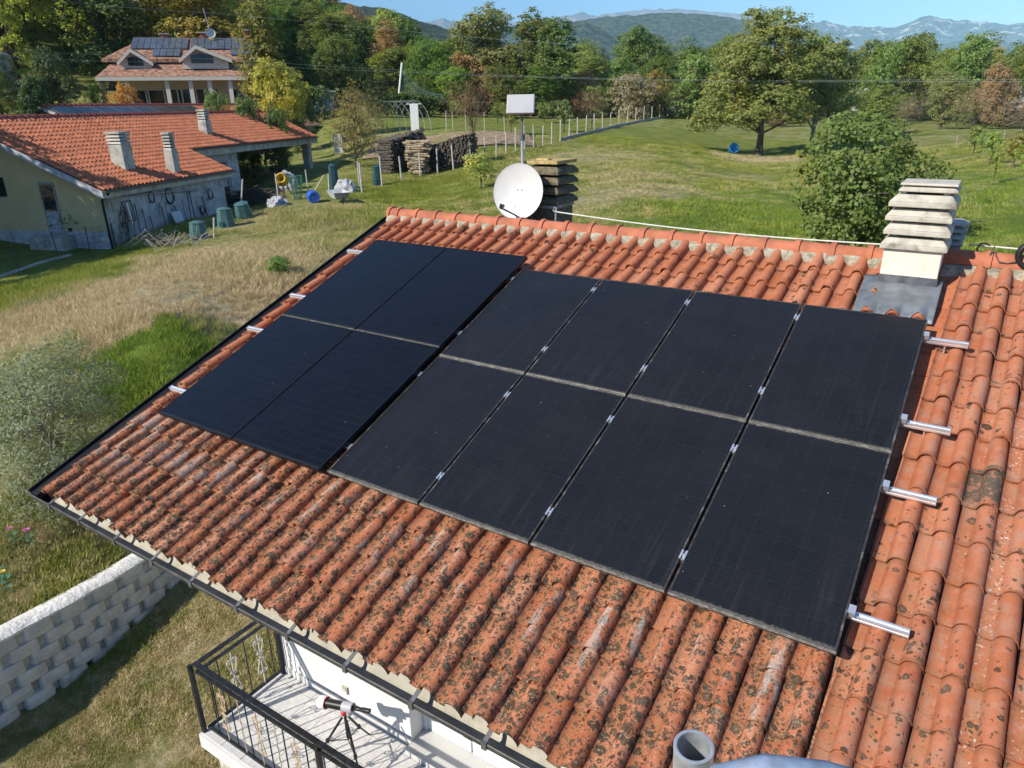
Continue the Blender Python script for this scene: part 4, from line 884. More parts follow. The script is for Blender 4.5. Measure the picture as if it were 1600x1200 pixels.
def trunk_mesh(name, h, r0, lobes, C, r, mat, nb=10, lean=(0, 0)):
    mb = MB(); top = h
    pts = [(lean[0] * (i / 6) ** 1.5 + r.normal() * r0 * .12, lean[1] * (i / 6) ** 1.5 + r.normal() * r0 * .12, -.15 + top * i / 6) for i in range(7)]
    mb.tube(pts, [r0 * (1.35 if i == 0 else 1 - .62 * i / 6) for i in range(7)], 8)
    for l in lobes:
        st = pts[r.integers(2, 6)]; e = np.array(l[:3]); s = np.array(st); md = s + (e - s) * .5 + r.normal(size=3) * .12 * np.linalg.norm(e - s)
        mb.tube([s, md, e], [r0 * .45, r0 * .28, r0 * .10], 6)
    for i in range(min(nb, len(C))):
        e = C[r.integers(len(C))]; l = lobes[int(np.argmin([np.linalg.norm(np.array(q[:3]) - e) for q in lobes]))]; s = np.array(l[:3]) * .6 + np.array(pts[4]) * .4; mb.tube([s, (s + e) / 2 + r.normal(size=3) * .1, e], [r0 * .22, r0 * .13, r0 * .04], 4)
    return mb.data(name, mat, True)
def tree_proto(seed, h, lobes, nclump, per, rc, size, r0, bark, aspect=.7, th=None, inner=.5, up=.25, drop=0.0, nb=12):
    r = np.random.default_rng(seed); P, N, C = lobes_pts(lobes, nclump, per, rc, r, inner, up, drop)
    return dict(crown=leaf_mesh('crown', P, N, size, aspect, r, .08), trunk=trunk_mesh('trunk', th or h * .55, r0, lobes, C, r, bark, nb), h=h, w=2 * max(abs(l[0]) + l[3] for l in lobes))
def place_tree(name, proto, p, hgt, wid, col, label, cat='tree', group=None, rot=None, r=random):
    t = thing(name, p, label, cat, group, local=True); t.rotation_euler = (0, 0, r.uniform(0, 6.28) if rot is None else rot); t.scale = (wid / proto['w'], wid / proto['w'], hgt / proto['h'])
    for part in ('trunk', 'crown'):
        o = bpy.data.objects.new(part, proto[part]); COL.objects.link(o); o.parent = t
        if part == 'crown': o.color = (*col, 1)
    return t
def ball(n, seed, h, w, base):                         # lobes of a rounded crown
    r = random.Random(seed); out = []
    for i in range(n):
        a = r.uniform(0, 6.28); z = r.uniform(base, h * .86); q = 1 - abs((z - (base + h) * .5) / ((h - base) * .62)) ** 2; d = r.uniform(.15, .62) * w * .5 * max(.25, q); s = r.uniform(.30, .48) * w * .5 + .12 * w * q
        out.append((d * math.cos(a), d * math.sin(a), min(z, h - s * .8), s, s, s * .85))
    out.append((0, 0, h * .80, w * .22, w * .22, h * .19)); return out
PT = {}
PT['round'] = tree_proto(11, 12, ball(9, 1, 12, 9, 3.0), 360, 26, .66, .31, .22, M['bark'])
PT['round2'] = tree_proto(12, 12, ball(10, 2, 12, 8, 2.2), 370, 26, .64, .31, .22, M['bark'])
PT['tall'] = tree_proto(13, 18, ball(11, 3, 18, 8.5, 3.5), 450, 26, .70, .33, .28, M['bark'])
PT['tall2'] = tree_proto(14, 18, ball(12, 4, 18, 7.5, 2.5), 450, 26, .66, .32, .28, M['bark'])
PT['column'] = tree_proto(15, 16, [(0, 0, 2 + 1.5 * i, 2.0 * math.sin(math.pi * (i + 1.2) / 11) + .5, 2.0 * math.sin(math.pi * (i + 1.2) / 11) + .5, 1.6) for i in range(9)], 420, 24, .52, .27, .25, M['bark'])
PT['conifer'] = tree_proto(16, 14, [(0, 0, 1.4 + 1.2 * i, 3.1 * (1 - i / 10.6), 3.1 * (1 - i / 10.6), .8) for i in range(10)], 420, 24, .47, .26, .22, M['bark'], .35)
PT['bush'] = tree_proto(17, 4, ball(7, 5, 4, 4.4, .5), 280, 22, .36, .17, .08, M['bark'], th=2)
PT['bare'] = tree_proto(18, 5, ball(8, 6, 5, 5.6, 1.5), 300, 9, .42, .17, .09, M['bark'], .16, th=2.2, inner=.3, nb=60)
PT['orchard'] = tree_proto(19, 3.2, ball(6, 7, 3.2, 3.0, 1.3), 130, 13, .26, .17, .06, M['bark'], th=1.7, drop=.2, nb=20)
PT['airy'] = tree_proto(23, 5, ball(10, 16, 5, 5.2, 1.2), 330, 14, .40, .15, .10, M['bark'], .4, th=2.4, inner=.25, nb=50)
PT['cypress'] = tree_proto(20, 5, [(0, 0, .5 + .5 * i, .62 - .045 * i if i > 1 else .55, .62 - .045 * i if i > 1 else .55, .55) for i in range(9)], 230, 12, .16, .14, .08, M['bark'], .4)


OLIVEG = (.155, .165, .105); DKG = (.034, .052, .018); MIDG = (.062, .088, .026); LITG = (.105, .125, .030); YELG = (.165, .165, .035); BRN = (.16, .105, .055); OCH = (.135, .105, .035); GRB = (.125, .105, .075)
def hgt_for(px, top_py, dist, p):                       # crown top seen at a pixel row
    d = ray(px, top_py); return max(1.5, CAM[2] + dist * d[2] / math.hypot(d[0], d[1]) - p[2])
def wide(px, w, dist):
    d = ray(px, 200); depth = dist * float(RW[2] @ (d / math.hypot(d[0], d[1]))); return w * depth / FPX
def T(name, kind, px, top, dist, w, col, label, cat='tree', group=None, seed=0):
    p = on_ground(px, dist); r = random.Random(int(px * 7 + top * 3 + dist)); col = tuple(c * r.uniform(.88, 1.14) for c in col)
    return place_tree(name, PT[kind], p, hgt_for(px, top, dist, p), wide(px, w, dist), col, label, cat, group, None, r)

# the oak in the meadow and its neighbour
r = np.random.default_rng(31)
oak_l = [(0, 0, 7.0, 2.6, 2.6, 2.2), (-.4, 0, 9.6, 2.3, 2.3, 2.0), (.5, 0, 11.2, 1.9, 1.9, 1.5), (-2.4, .3, 6.0, 1.9, 1.9, 1.9), (-3.4, -.2, 4.1, 1.5, 1.5, 1.5), (-3.9, .2, 2.9, 1.1, 1.1, .9), (1.9, 0, 7.6, 1.8, 1.8, 1.8), (.4, -1.6, 5.0, 1.9, 1.7, 1.5), (.2, 1.7, 6.5, 2.2, 2, 2), (1.6, -1.2, 4.0, 1.4, 1.4, 1.1), (-1.9, -1.3, 8.2, 1.7, 1.7, 1.6), (2.0, -.2, 9.9, 1.3, 1.3, 1.2), (-1.5, -1.6, 3.8, 1.6, 1.4, 1.2), (-.9, .2, 12.0, 1.1, 1.1, .9)]
PT['oak'] = tree_proto(41, 12.9, oak_l, 900, 30, .52, .20, .27, M['bark'], th=6.5, inner=.5, nb=60)
p = on_ground(1179, 60); oak = place_tree('oak_tree', PT['oak'], p, hgt_for(1190, 12, 60, p), wide(1190, 226, 60), (.092, .102, .030), 'tall spreading oak standing alone in the meadow', rot=math.radians(33))
oak_r = [(0, 0, 5.2, 2.2, 2.2, 1.9), (.8, 0, 7.0, 1.8, 1.8, 1.6), (1.2, -.2, 4.2, 1.6, 1.6, 1.5), (-1.1, .2, 6.3, 1.6, 1.6, 1.5), (.2, -.5, 8.1, 1.3, 1.3, 1.1), (1.9, 0, 5.8, 1.2, 1.2, 1.2), (-.6, -.8, 4.0, 1.4, 1.4, 1.2)]
PT['oak_r'] = tree_proto(42, 9.2, oak_r, 420, 30, .46, .20, .20, M['palebark'], th=5, inner=.5, nb=40)
p = on_ground(1258, 66); place_tree('broadleaf_tree', PT['oak_r'], p, hgt_for(1262, 56, 66, p), wide(1262, 120, 66), (.090, .104, .036), 'smaller pale-trunked tree touching the tall oak', rot=math.radians(33))
# fig tree behind the ridge
fig_l = ball(15, 9, 4.3, 5.0, .5); PT['fig'] = tree_proto(43, 4.3, fig_l, 900, 15, .30, .135, .09, M['palebark'], aspect=.85, th=2.0, inner=.6, nb=60)
p = on_ground(1345, 22.5); place_tree('fig_tree', PT['fig'], p, hgt_for(1345, 176, 22.5, p), wide(1345, 262, 22.5), (.066, .088, .024), 'broad-leaved fig tree beside the cream chimney', rot=.4)
# olive by the gable
rO = np.random.default_rng(77); ol = ball(12, 21, 2.6, 3.0, .25)
P, N, C = lobes_pts(ol, 680, 28, .22, rO, .55, .2); PT['olive'] = dict(crown=leaf_mesh('crown', P, N, .078, .24, rO), trunk=trunk_mesh('trunk', 1.3, .07, ol, C, rO, M['palebark'], 80), h=2.6, w=3.0)
p = gnd(105, 785); place_tree('olive_tree', PT['olive'], p, 2.75, 3.05, (.105, .114, .074), 'silvery grey olive tree beside the gable edge', rot=1.0)
p = gnd(8, 700); place_tree('olive_tree', PT['olive'], p, 1.9, 1.9, (.10, .11, .072), 'silvery olive bush cut off by the picture edge', rot=2.6)
p = gnd(434, 432); place_tree('shrub', PT['bush'], p, .62, 1.0, (.075, .115, .03), 'small leafy green shrub alone in dry grass', 'shrub')
p = gnd(752, 296); place_tree('sapling', PT['orchard'], p, hgt_for(752, 238, math.hypot(p[0] - CAM[0], p[1] - CAM[1]), p), 1.9, (.16, .17, .05), 'young sapling beside the wire fence', 'sapling')

# grass ------------------------------------------------------------------------------------------------
def blade_mesh(name, n, rad, h, w, lean, seed):
    r = np.random.default_rng(seed); a = r.uniform(0, 6.283, n); d = rad * np.sqrt(r.uniform(0, 1, n)); x, y = d * np.cos(a), d * np.sin(a); th = r.uniform(0, 6.283, n); hh = h * r.uniform(.45, 1.2, n); le = lean * r.uniform(.2, 1, n); ta = r.uniform(0, 6.283, n); ww = w * r.uniform(.6, 1.3, n)
    z = np.zeros(n); ex, ey = np.cos(th) * ww / 2, np.sin(th) * ww / 2; lx, ly = np.cos(ta) * le * hh, np.sin(ta) * le * hh
    V = np.stack([np.stack([x - ex, y - ey, z], -1), np.stack([x + ex, y + ey, z], -1), np.stack([x + ex * .6 + lx * .45, y + ey * .6 + ly * .45, hh * .62], -1), np.stack([x + lx, y + ly, hh], -1), np.stack([x - ex * .6 + lx * .45, y - ey * .6 + ly * .45, hh * .62], -1)], 1).reshape(-1, 3)
    F = [(5 * i, 5 * i + 1, 5 * i + 2, 5 * i + 4) for i in range(n)] + [(5 * i + 4, 5 * i + 2, 5 * i + 3) for i in range(n)]
    me = bpy.data.meshes.new(name); me.from_pydata(V.tolist(), [], F); me.materials.append(M['grass']); me.update(); return bpy.data.objects.new(name, me)
TUFT = [blade_mesh('tall_tuft', 95, .36, .20, .013, 1.1, 1), blade_mesh('short_tuft', 90, .34, .12, .018, 1.0, 2), blade_mesh('lawn_tuft', 120, .26, .05, .010, 1.1, 3)]
def scatter(name, pts, scl, proto, label):
    me = bpy.data.meshes.new(name); me.from_pydata([tuple(p) for p in pts], [], []); n = len(pts)
    a = me.attributes.new('scl', 'FLOAT', 'POINT'); a.data.foreach_set('value', np.asarray(scl, np.float32))
    b = me.attributes.new('rot', 'FLOAT_VECTOR', 'POINT'); rv = np.zeros((n, 3), np.float32); rv[:, 2] = rng.uniform(0, 6.283, n); b.data.foreach_set('vector', rv.ravel())
    o = bpy.data.objects.new(name, me); COL.objects.link(o); tag(o, label, None, None, 'stuff')
    ng = bpy.data.node_groups.new(name, 'GeometryNodeTree'); ng.interface.new_socket('Geometry', in_out='INPUT', socket_type='NodeSocketGeometry'); ng.interface.new_socket('Geometry', in_out='OUTPUT', socket_type='NodeSocketGeometry')
    gi_, go = ng.nodes.new('NodeGroupInput'), ng.nodes.new('NodeGroupOutput'); ip = ng.nodes.new('GeometryNodeInstanceOnPoints'); oi = ng.nodes.new('GeometryNodeObjectInfo'); oi.inputs[0].default_value = proto
    s1 = ng.nodes.new('GeometryNodeInputNamedAttribute'); s1.data_type = 'FLOAT'; s1.inputs[0].default_value = 'scl'; s2 = ng.nodes.new('GeometryNodeInputNamedAttribute'); s2.data_type = 'FLOAT_VECTOR'; s2.inputs[0].default_value = 'rot'
    er = ng.nodes.new('FunctionNodeEulerToRotation')
    L = ng.links.new; L(gi_.outputs[0], ip.inputs['Points']); L(oi.outputs['Geometry'], ip.inputs['Instance']); L(s2.outputs['Attribute'], er.inputs[0]); L(er.outputs[0], ip.inputs['Rotation']); L(s1.outputs['Attribute'], ip.inputs['Scale']); L(ip.outputs[0], go.inputs[0])
    o.modifiers.new('scatter', 'NODES').node_group = ng; return o
def sector(n, az0, az1, d0, d1, pw=1.0):
    a = np.radians(rng.uniform(az0, az1, n)); d = (rng.uniform(d0 ** pw, d1 ** pw, n)) ** (1 / pw); x = CAM[0] + np.sin(a) * d; y = CAM[1] + np.cos(a) * d; return x, y, d
def barn_inside(x, y): return np.zeros(len(x), bool)
# field of taller dry grass west of the house
x, y, d = sector(15000, -80, -36, 11.0, 46, 1.5)
ok = (x < wall_x(y) - .45) | (y > 5.8); ok &= ~((x > -3.3) & (x < 9.6) & (y < 10.5)); 
PBX, PBY = -25.0, 11.6; E_ = np.array([math.sin(math.radians(-22)), math.cos(math.radians(-22))]); G_ = np.array([-E_[1], E_[0]])
tb = (x - PBX) * E_[0] + (y - PBY) * E_[1]; sb = (x - PBX) * G_[0] + (y - PBY) * G_[1]
lawn_nb = (tb < .5) & (sb > -.6); ok &= ~((tb > -.3) & (sb > .2))
for jx, jy, jr in ((312, 374, 1.0), (354, 354, 1.0), (383, 342, 1.0), (490, 316, 1.6), (486, 326, 1.2), (444, 306, 1.5), (466, 312, 1.2), (530, 318, 1.5), (434, 322, 1.2), (400, 318, 2), (540, 300, 1.5), (523, 296, 1.3), (590, 290, 1.3), (262, 386, .8), (450, 296, 2), (500, 290, 3), (430, 290, 3)):
    q = gnd(jx, jy); ok &= np.hypot(x - q[0], y - q[1]) > jr
x, y, d, lawn_nb = x[ok], y[ok], d[ok], lawn_nb[ok]; z = terrain(x, y)
nz = np.array([mnoise.noise(Vector((a * .23, b * .23, 0))) for a, b in zip(x, y)]); c1 = gnd(250, 572); c2 = gnd(200, 592); near_green = (np.hypot(x - c1[0], y - c1[1]) < 2.4) | (np.hypot(x - c2[0], y - c2[1]) < 1.8)
sc = np.clip(.85 + nz * 1.1, .35, 1.5) * np.where(near_green, .7, 1) * np.where(lawn_nb, .18, 1) * np.clip((d - 10) / 5, .35, 1.0)
scatter('dry_grass', np.stack([x, y, z - .02], -1), sc, TUFT[0], 'tall dry meadow grass west of the house')
x, y, d = sector(9000, -46, 6, 17, 62, 1.4); ok = ~((x > -3.3) & (x < 9.6) & (y < 10.5)); x, y, d = x[ok], y[ok], d[ok]; z = terrain(x, y)
nz = np.array([mnoise.noise(Vector((a * .2 + 9, b * .2, 0))) for a, b in zip(x, y)])
scatter('meadow_grass', np.stack([x, y, z - .02], -1), np.clip(.9 + nz * .9, .4, 1.6), TUFT[1], 'short green meadow grass beyond the ridge')
x = rng.uniform(-7.0, 1.5, 9000); y = rng.uniform(-5.5, 4.0, 9000); ok = (x > wall_x(y) + .10) & ~((x > -1.95) & (y > .5)); x, y = x[ok], y[ok]
nz = np.array([mnoise.noise(Vector((a * .9 + 3, b * .9, 0))) for a, b in zip(x, y)])
scatter('lawn_grass', np.stack([x, y, lower_z(x, y) - .005], -1), np.clip(.9 + nz * .8, .4, 1.7), TUFT[2], 'short patchy lawn below the balcony')
x = rng.uniform(-12.5, -6.8, 7000); y = rng.uniform(-5.5, 4.0, 7000); ok = x < wall_x(y) - .62; x, y = x[ok], y[ok]; nz = np.array([mnoise.noise(Vector((a * .8 + 3, b * .8, 5)) ) for a, b in zip(x, y)])
scatter('bank_grass', np.stack([x, y, terrain(x, y) - .005], -1), np.clip(.75 + nz * .8, .3, 1.5), TUFT[1], 'green grass above the retaining wall')

# flowers on the bank above the wall
def flower(px, py, mat, label, grp, sz=.045):
    p = gnd(px, py + 14); top = Vector((p[0], p[1], p[2] + .42)); t = thing('flower', p, label, 'flower', grp)
    mb = MB(); mb.tube([p, (p[0] + .02, p[1], p[2] + .22), top], .004, 4); mb.build('stem', M['greenwire'], t)
    mb = MB()
    for ring_, (kk, rr_, tl) in enumerate(((6, sz, .35), (5, sz * .62, .9))):
        for i in range(kk):
            a = 6.283 * i / kk + ring_ * .5; d = Vector((math.cos(a), math.sin(a), tl)).normalized(); s = Vector((-math.sin(a), math.cos(a), 0))
            mb.quad(top, top + d * rr_ * .6 + s * rr_ * .5, top + d * rr_ * 1.15, top + d * rr_ * .6 - s * rr_ * .5)
    mb.build('petals', mat, t)
    mb = MB()
    for i in range(9): a = i * 2.4; c = Vector((p[0], p[1], p[2] + .06 + .035 * i)); d = Vector((math.cos(a), math.sin(a), .3)).normalized(); s = Vector((-math.sin(a), math.cos(a), 0)); mb.quad(c, c + d * .06 + s * .025, c + d * .12, c + d * .06 - s * .025)
    mb.build('leaf', M['greenwire'], t)
flower(27, 848, M['pink'], 'pink rose further from the wall cap, of two', 'pink roses', .05); flower(52, 850, M['pink'], 'larger pink rose nearer the wall cap', 'pink roses', .06)
flower(4, 901, M['ypetal'], 'yellow flower at the picture edge, above another', 'yellow flowers', .045); flower(17, 917, M['ypetal'], 'pale yellow flower nearest the wall cap', 'yellow flowers', .045)
# stone under the balcony corner
mb = MB(); c = Vector((-1.75, -1.12, float(lower_z(-1.75, -1.1)))); bm = bmesh.new(); bmesh.ops.create_icosphere(bm, subdivisions=3, radius=.26)
for v in bm.verts: v.co = Vector((v.co.x * 1.15, v.co.y * .9, v.co.z * .62)) * (1 + .22 * mnoise.noise(v.co * 5 + Vector((2, 0, 0)))) + c + Vector((0, 0, .05))
me = bpy.data.meshes.new('stone'); bm.to_mesh(me); bm.free(); me.materials.append(M['rock']); o = bpy.data.objects.new('stone', me); COL.objects.link(o); tag(o, 'rounded brown stone on the lawn by the balcony corner', 'stone')

# ------------------------------------------------------------------ the low farm building
BO = at(174, 384, 33.0); BZ = float(BO[2]); BE = Vector((math.sin(math.radians(-22)), math.cos(math.radians(-22)), 0)); BG = Vector((-BE.y, BE.x, 0))
PIT = math.tan(math.radians(24.0)); EZ = 0.0; SE = -.45
def BW(t, s, z): q = Vector((BO[0], BO[1], 0)) + BE * t + BG * s; return (q.x, q.y, z)
def broof(s): return EZ + (s - SE) * PIT
def hit(px, py, o, n):                                  # line of sight against a plane
    d = ray(px, py); n = np.array(n, float); o = np.array(o, float); k = ((o - CAM) @ n) / (d @ n); return CAM + d * k
def bts(p): q = Vector((p[0] - BO[0], p[1] - BO[1], 0)); return q.dot(BE), q.dot(BG)
RN = Vector((-BG.x * PIT, -BG.y * PIT, 1)).normalized(); RO = BW(0, SE, EZ)
ts1 = bts(hit(345, 268, RO, RN)); ts2 = bts(hit(496, 213, RO, RN)); ts3 = bts(hit(300, 232, RO, RN)); tr = bts(hit(420, 173, RO, RN))
SR = 5.5; T1 = 8.9; T2 = max(18.0, min(26.0, ts2[0])); S2 = ts2[1]
print('BARN', ts1, ts2, ts3, tr, 'S2', S2, 'T2', T2)
barn = thing('farm_building', BW(0, 0, BZ), 'long low farm building with orange tile roof and yellow gable', 'building')
mb = MB(); mb.prism([(0, BZ - .8), (0, broof(0) - .12), (SR, broof(SR) - .12), (2 * SR, broof(0) - .12), (2 * SR, BZ - .8)], 0, .25, lambda a, b, h: BW(h, a, b)); gable = mb.build('gable_wall', M['yellow'], barn)
mb = MB(); mb.prism([(0, BZ - .8), (0, BZ + .55), (2 * SR, BZ + .55), (2 * SR, BZ - .8)], -.012, -.002, lambda a, b, h: BW(h, a, b)); mb.build('plinth', M['oldwhite'], barn)
mb = MB(); mb.prism([(0, BZ - .8), (.25, BZ - .8), (.25, broof(.25) - .13), (0, broof(0) - .13)], .252, T1 - .4, lambda a, b, h: BW(h, a, b))
mb.prism([(.25, BZ - .8), (S2 + .6, BZ - .8), (S2 + .6, broof(S2 + .6) - .13), (.25, broof(.25) - .13)], T1 - .6, T1 - .402, lambda a, b, h: BW(h, a, b))
mb.build('front_wall', M['oldwhite'], barn)
mb = MB(); mb.prism([(S2 + .6, BZ - .8), (S2 + .85, BZ - .8), (S2 + .85, broof(S2 + .85) - .13), (S2 + .6, broof(S2 + .6) - .13)], T1 - .401, T1 + 5.2, lambda a, b, h: BW(h, a, b)); mb.prism([(S2 + .86, BZ - .8), (2 * SR, BZ - .8), (2 * SR, broof(S2 + .9) - .2), (SR, broof(SR) - .2), (S2 + .86, broof(S2 + .86) - .2)], T1 + 4.95, T1 + 5.2, lambda a, b, h: BW(h, a, b)); mb.build('back_wall', M['oldwhite'], barn)
# boarded strip at the wall's near end
for k in range(7): mb = MB(); mb.box(.02 + .15 * k, .15 + .15 * k, -.035 - .006 * (k % 2), -.001, BZ - .5, broof(0) - .2, BW); mb.build('plank', M['bconcrete'], barn)
# roof deck and tiles
def slab(mb, t0, t1, s0, s1, zf, th=.06): mb.hexa([BW(t0, s0, zf(s0) - th), BW(t1, s0, zf(s0) - th), BW(t1, s1, zf(s1) - th), BW(t0, s1, zf(s1) - th), BW(t0, s0, zf(s0)), BW(t1, s0, zf(s0)), BW(t1, s1, zf(s1)), BW(t0, s1, zf(s1))])
mb = MB(); slab(mb, -.35, T1, SE, S2 - .001, lambda s: broof(s) - .03); slab(mb, -.35, T2, S2, SR, lambda s: broof(s) - .03); slab(mb, -.35, T2, SR + .001, 2 * SR - SE, lambda s: broof(2 * SR - s) - .03)
broof_o = mb.build('roof', M['deck'], barn)
def barn_tiles(t0, t1, s0, s1, mb, seed, zf=None, frame=None, w=.24, ex=.36):
    r = random.Random(seed); zf = zf or broof; frame = frame or BW; n = int((t1 - t0) / w); k = int((s1 - s0) / (ex * .913)) + 1
    for i in range(n):
        for j in range(k):
            ta = t0 + i * w + r.uniform(-.006, .006); sa = s0 + j * ex * .913; L = min(ex * 1.12 * .913, s1 - sa)
            if L < .08: continue
            dz = r.uniform(-.004, .006); prof = ((0, .012), (.07, .0), (.11, .05), (.165, .072), (.22, .045), (.243, .0))
            vs = [frame(ta + a * w / .24, sa, zf(sa) + z + .04 + dz) for a, z in prof] + [frame(ta + a * w / .24, sa + L, zf(sa + L) + z + dz) for a, z in prof] + [frame(ta + a * w / .24, sa + .01, zf(sa) + z - .012 + dz) for a, z in prof]
            q = len(prof); mb.add(vs, [(a, a + 1, q + a + 1, q + a) for a in range(q - 1)] + [(2 * q + a, 2 * q + a + 1, a + 1, a) for a in range(q - 1)])
mb = MB(); barn_tiles(-.36, T1, SE - .03, S2, mb, 1); barn_tiles(-.36, T2, S2 - .03, SR, mb, 2); tag(mb.build('roof_tiles', M['barn_tile'], broof_o, 50), None, None, None, 'stuff')
t = -.38
while t < T2 - .1:
    mb = MB(); vs = []
    for tt, rr_ in ((t - .02, .17), (t + .05, .17), (t + .06, .145), (t + .42, .13)):
        for i in range(7): a = math.pi * (1.08 - 1.16 * i / 6); vs.append(BW(tt, SR + rr_ * 1.2 * math.cos(a), broof(SR) - .01 + rr_ * math.sin(a)))
    mb.add(vs, [(a * 7 + i, a * 7 + i + 1, (a + 1) * 7 + i + 1, (a + 1) * 7 + i) for a in range(3) for i in range(6)]); mb.build('ridge_tile', M['barn_ridge'], broof_o, 40); t += .40
# gutters, barge boards, fascia
mb = MB(); mb.prism([(SE - .10, EZ - .10), (SE + .02, EZ - .10), (SE + .02, EZ + .0), (SE - .10, EZ - .01)], -.36, T1 + .02, lambda a, b, h: BW(h, a, b)); mb.build('gutter', M['gutter_out'], barn)
mb = MB(); mb.prism([(S2 - .10, broof(S2) - .10), (S2 + .02, broof(S2) - .10), (S2 + .02, broof(S2) - .035), (S2 - .10, broof(S2) - .01)], T1 + .03, T2, lambda a, b, h: BW(h, a, b)); mb.build('gutter', M['gutter_out'], barn)
mb = MB(); mb.prism([(SE + .021, EZ - .30), (SE + .06, EZ - .30), (SE + .06, EZ - .095), (SE + .021, EZ - .095)], -.34, T1, lambda a, b, h: BW(h, a, b)); mb.prism([(S2 + .021, broof(S2) - .42), (S2 + .1, broof(S2) - .42), (S2 + .1, broof(S2) - .1), (S2 + .021, broof(S2) - .1)], T1 + .03, T2 - .01, lambda a, b, h: BW(h, a, b)); mb.build('fascia', M['bconcrete'], barn)
mb = MB(); mb.prism([(SE, EZ - .30), (SE, EZ - .03), (SR, broof(SR) - .03), (SR, broof(SR) - .24)], -.40, -.352, lambda a, b, h: BW(h, a, b)); mb.build('barge_board', M['oldwhite'], barn)
mb = MB(); mb.tube([BW(-.1, SE - .04, EZ - .12), BW(-.1, -.25, EZ - .30), BW(-.06, -.08, EZ - .42), BW(-.05, -.07, BZ - .2)], .05, 8); mb.build('downpipe', M['black'], barn)
mb = MB(); mb.tube([BW(1.25, -.08, EZ - .65), BW(1.40, -.10, BZ + .2)], .045, 8); mb.build('white_pipe', M['whitepaint'], barn)
# beam and wall of the open bay, pillar carrying the far corner
mb = MB(); mb.box(T1 - .35, T1 + 5.3, S2 + .50, S2 + .59, broof(S2) - .32, broof(S2) + .05, BW); mb.build('beam', M['logs'], barn)
mb = MB(); mb.box(T2 - .9, T2 - .45, S2 + .35, S2 + .8, BZ - .2, broof(S2) - .1, BW); mb.build('pillar', M['bconcrete'], barn)
mb = MB(); mb.box(T1 + 2.6, T1 + 3.9, S2 + .565, S2 + .599, BZ + .3, BZ + 2.3, BW); w_ = mb.build('door', M['darkwood'], barn)
mb = MB(); mb.box(T1 + 2.72, T1 + 3.78, S2 + .545, S2 + .564, BZ + 1.0, BZ + 2.2, BW); mb.build('pane', M['bconcrete'], w_)
mb = MB(); mb.box(T1 + 4.1, T1 + 5.0, S2 + .55, S2 + .598, BZ + .2, BZ + 2.35, BW); mb.build('shutter', M['oldwhite'], barn)
# gable door and window
q0 = bts(hit(72, 330, BW(0, 0, 0), BE)); q1 = bts(hit(92, 330, BW(0, 0, 0), BE)); s0, s1 = sorted((q0[1], q1[1])); zt_ = hit(80, 287, BW(0, 0, 0), BE)[2]; zb_ = hit(95, 366, BW(0, 0, 0), BE)[2]
mb = MB(); mb.box(-.03, -.013, s0 - .06, s1 + .06, zb_, zt_ + .06, BW); gd = mb.build('door', M['steel'], barn); mb = MB(); mb.box(-.038, -.031, s0 + .02, s1 - .02, zb_ + .95, zt_ - .04, BW); mb.build('pane', M['glass'], gd); mb = MB(); mb.box(-.042, -.031, s0 + .02, s1 - .02, zb_ + .06, zb_ + .88, BW); mb.build('door_panel', M['tarp'], gd)
mb = MB(); qs = bts(hit(4, 300, BW(0, 0, 0), BE))[1]; mb.box(-.03, -.013, qs - .2, qs + .9, hit(3, 307, BW(0, 0, 0), BE)[2], hit(3, 277, BW(0, 0, 0), BE)[2], BW); mb.build('window', M['glass'], barn)
mb = MB(); mb.box(-.7, -.02, s0 - .5, s1 + .5, BZ - .9, zb_ - .02, BW); mb.build('door_step', M['bconcrete'], barn)
# three chimneys on the farm roof
def barn_chimney(px, py, w, hh, label, louv, hexa=False, lw=.05):
    b = hit(px, py, RO, RN); t, s = bts(b); z0 = broof(s) - .3; z1 = broof(s) + hh
    mb = MB(); mb.box(t - w / 2, t + w / 2, s - w / 2, s + w / 2, z0, z1, BW); c = mb.build('chimney', M['bconcrete'], barn, bevel=.01); tag(c, label)
    for k in range(louv):
        z = z1 + .13 * k; mb = MB(); a = w / 2 + lw
        p = [BW(t - a, s - a, z), BW(t + a, s - a, z), BW(t + a, s + a, z), BW(t - a, s + a, z)]; a2 = a - .07; p += [BW(t - a2, s - a2, z + .10), BW(t + a2, s - a2, z + .10), BW(t + a2, s + a2, z + .10), BW(t - a2, s + a2, z + .10)]; mb.hexa(p); mb.build('louvre_slab', M['bconcrete'], c)
    mb = MB(); a = w / 2 + lw; z = z1 + .13 * louv; mb.box(t - a, t + a, s - a, s + a, z, z + .09, BW); mb.build('cap_slab', M['bconcrete'], c); mb = MB(); a = w * .36; mb.box(t - a, t + a, s - a, s + a, z1 - .05, z + .02, BW); mb.build('flue', M['black'], c)
barn_chimney(194, 262, .62, .98, 'widest weathered chimney on the farm roof', 3, lw=.035); barn_chimney(272, 268, .42, .95, 'slim louvred chimney nearest the low eave', 5, lw=.0); barn_chimney(322, 208, .50, .62, 'small chimney near the ridge of farm roof', 4, lw=.0)
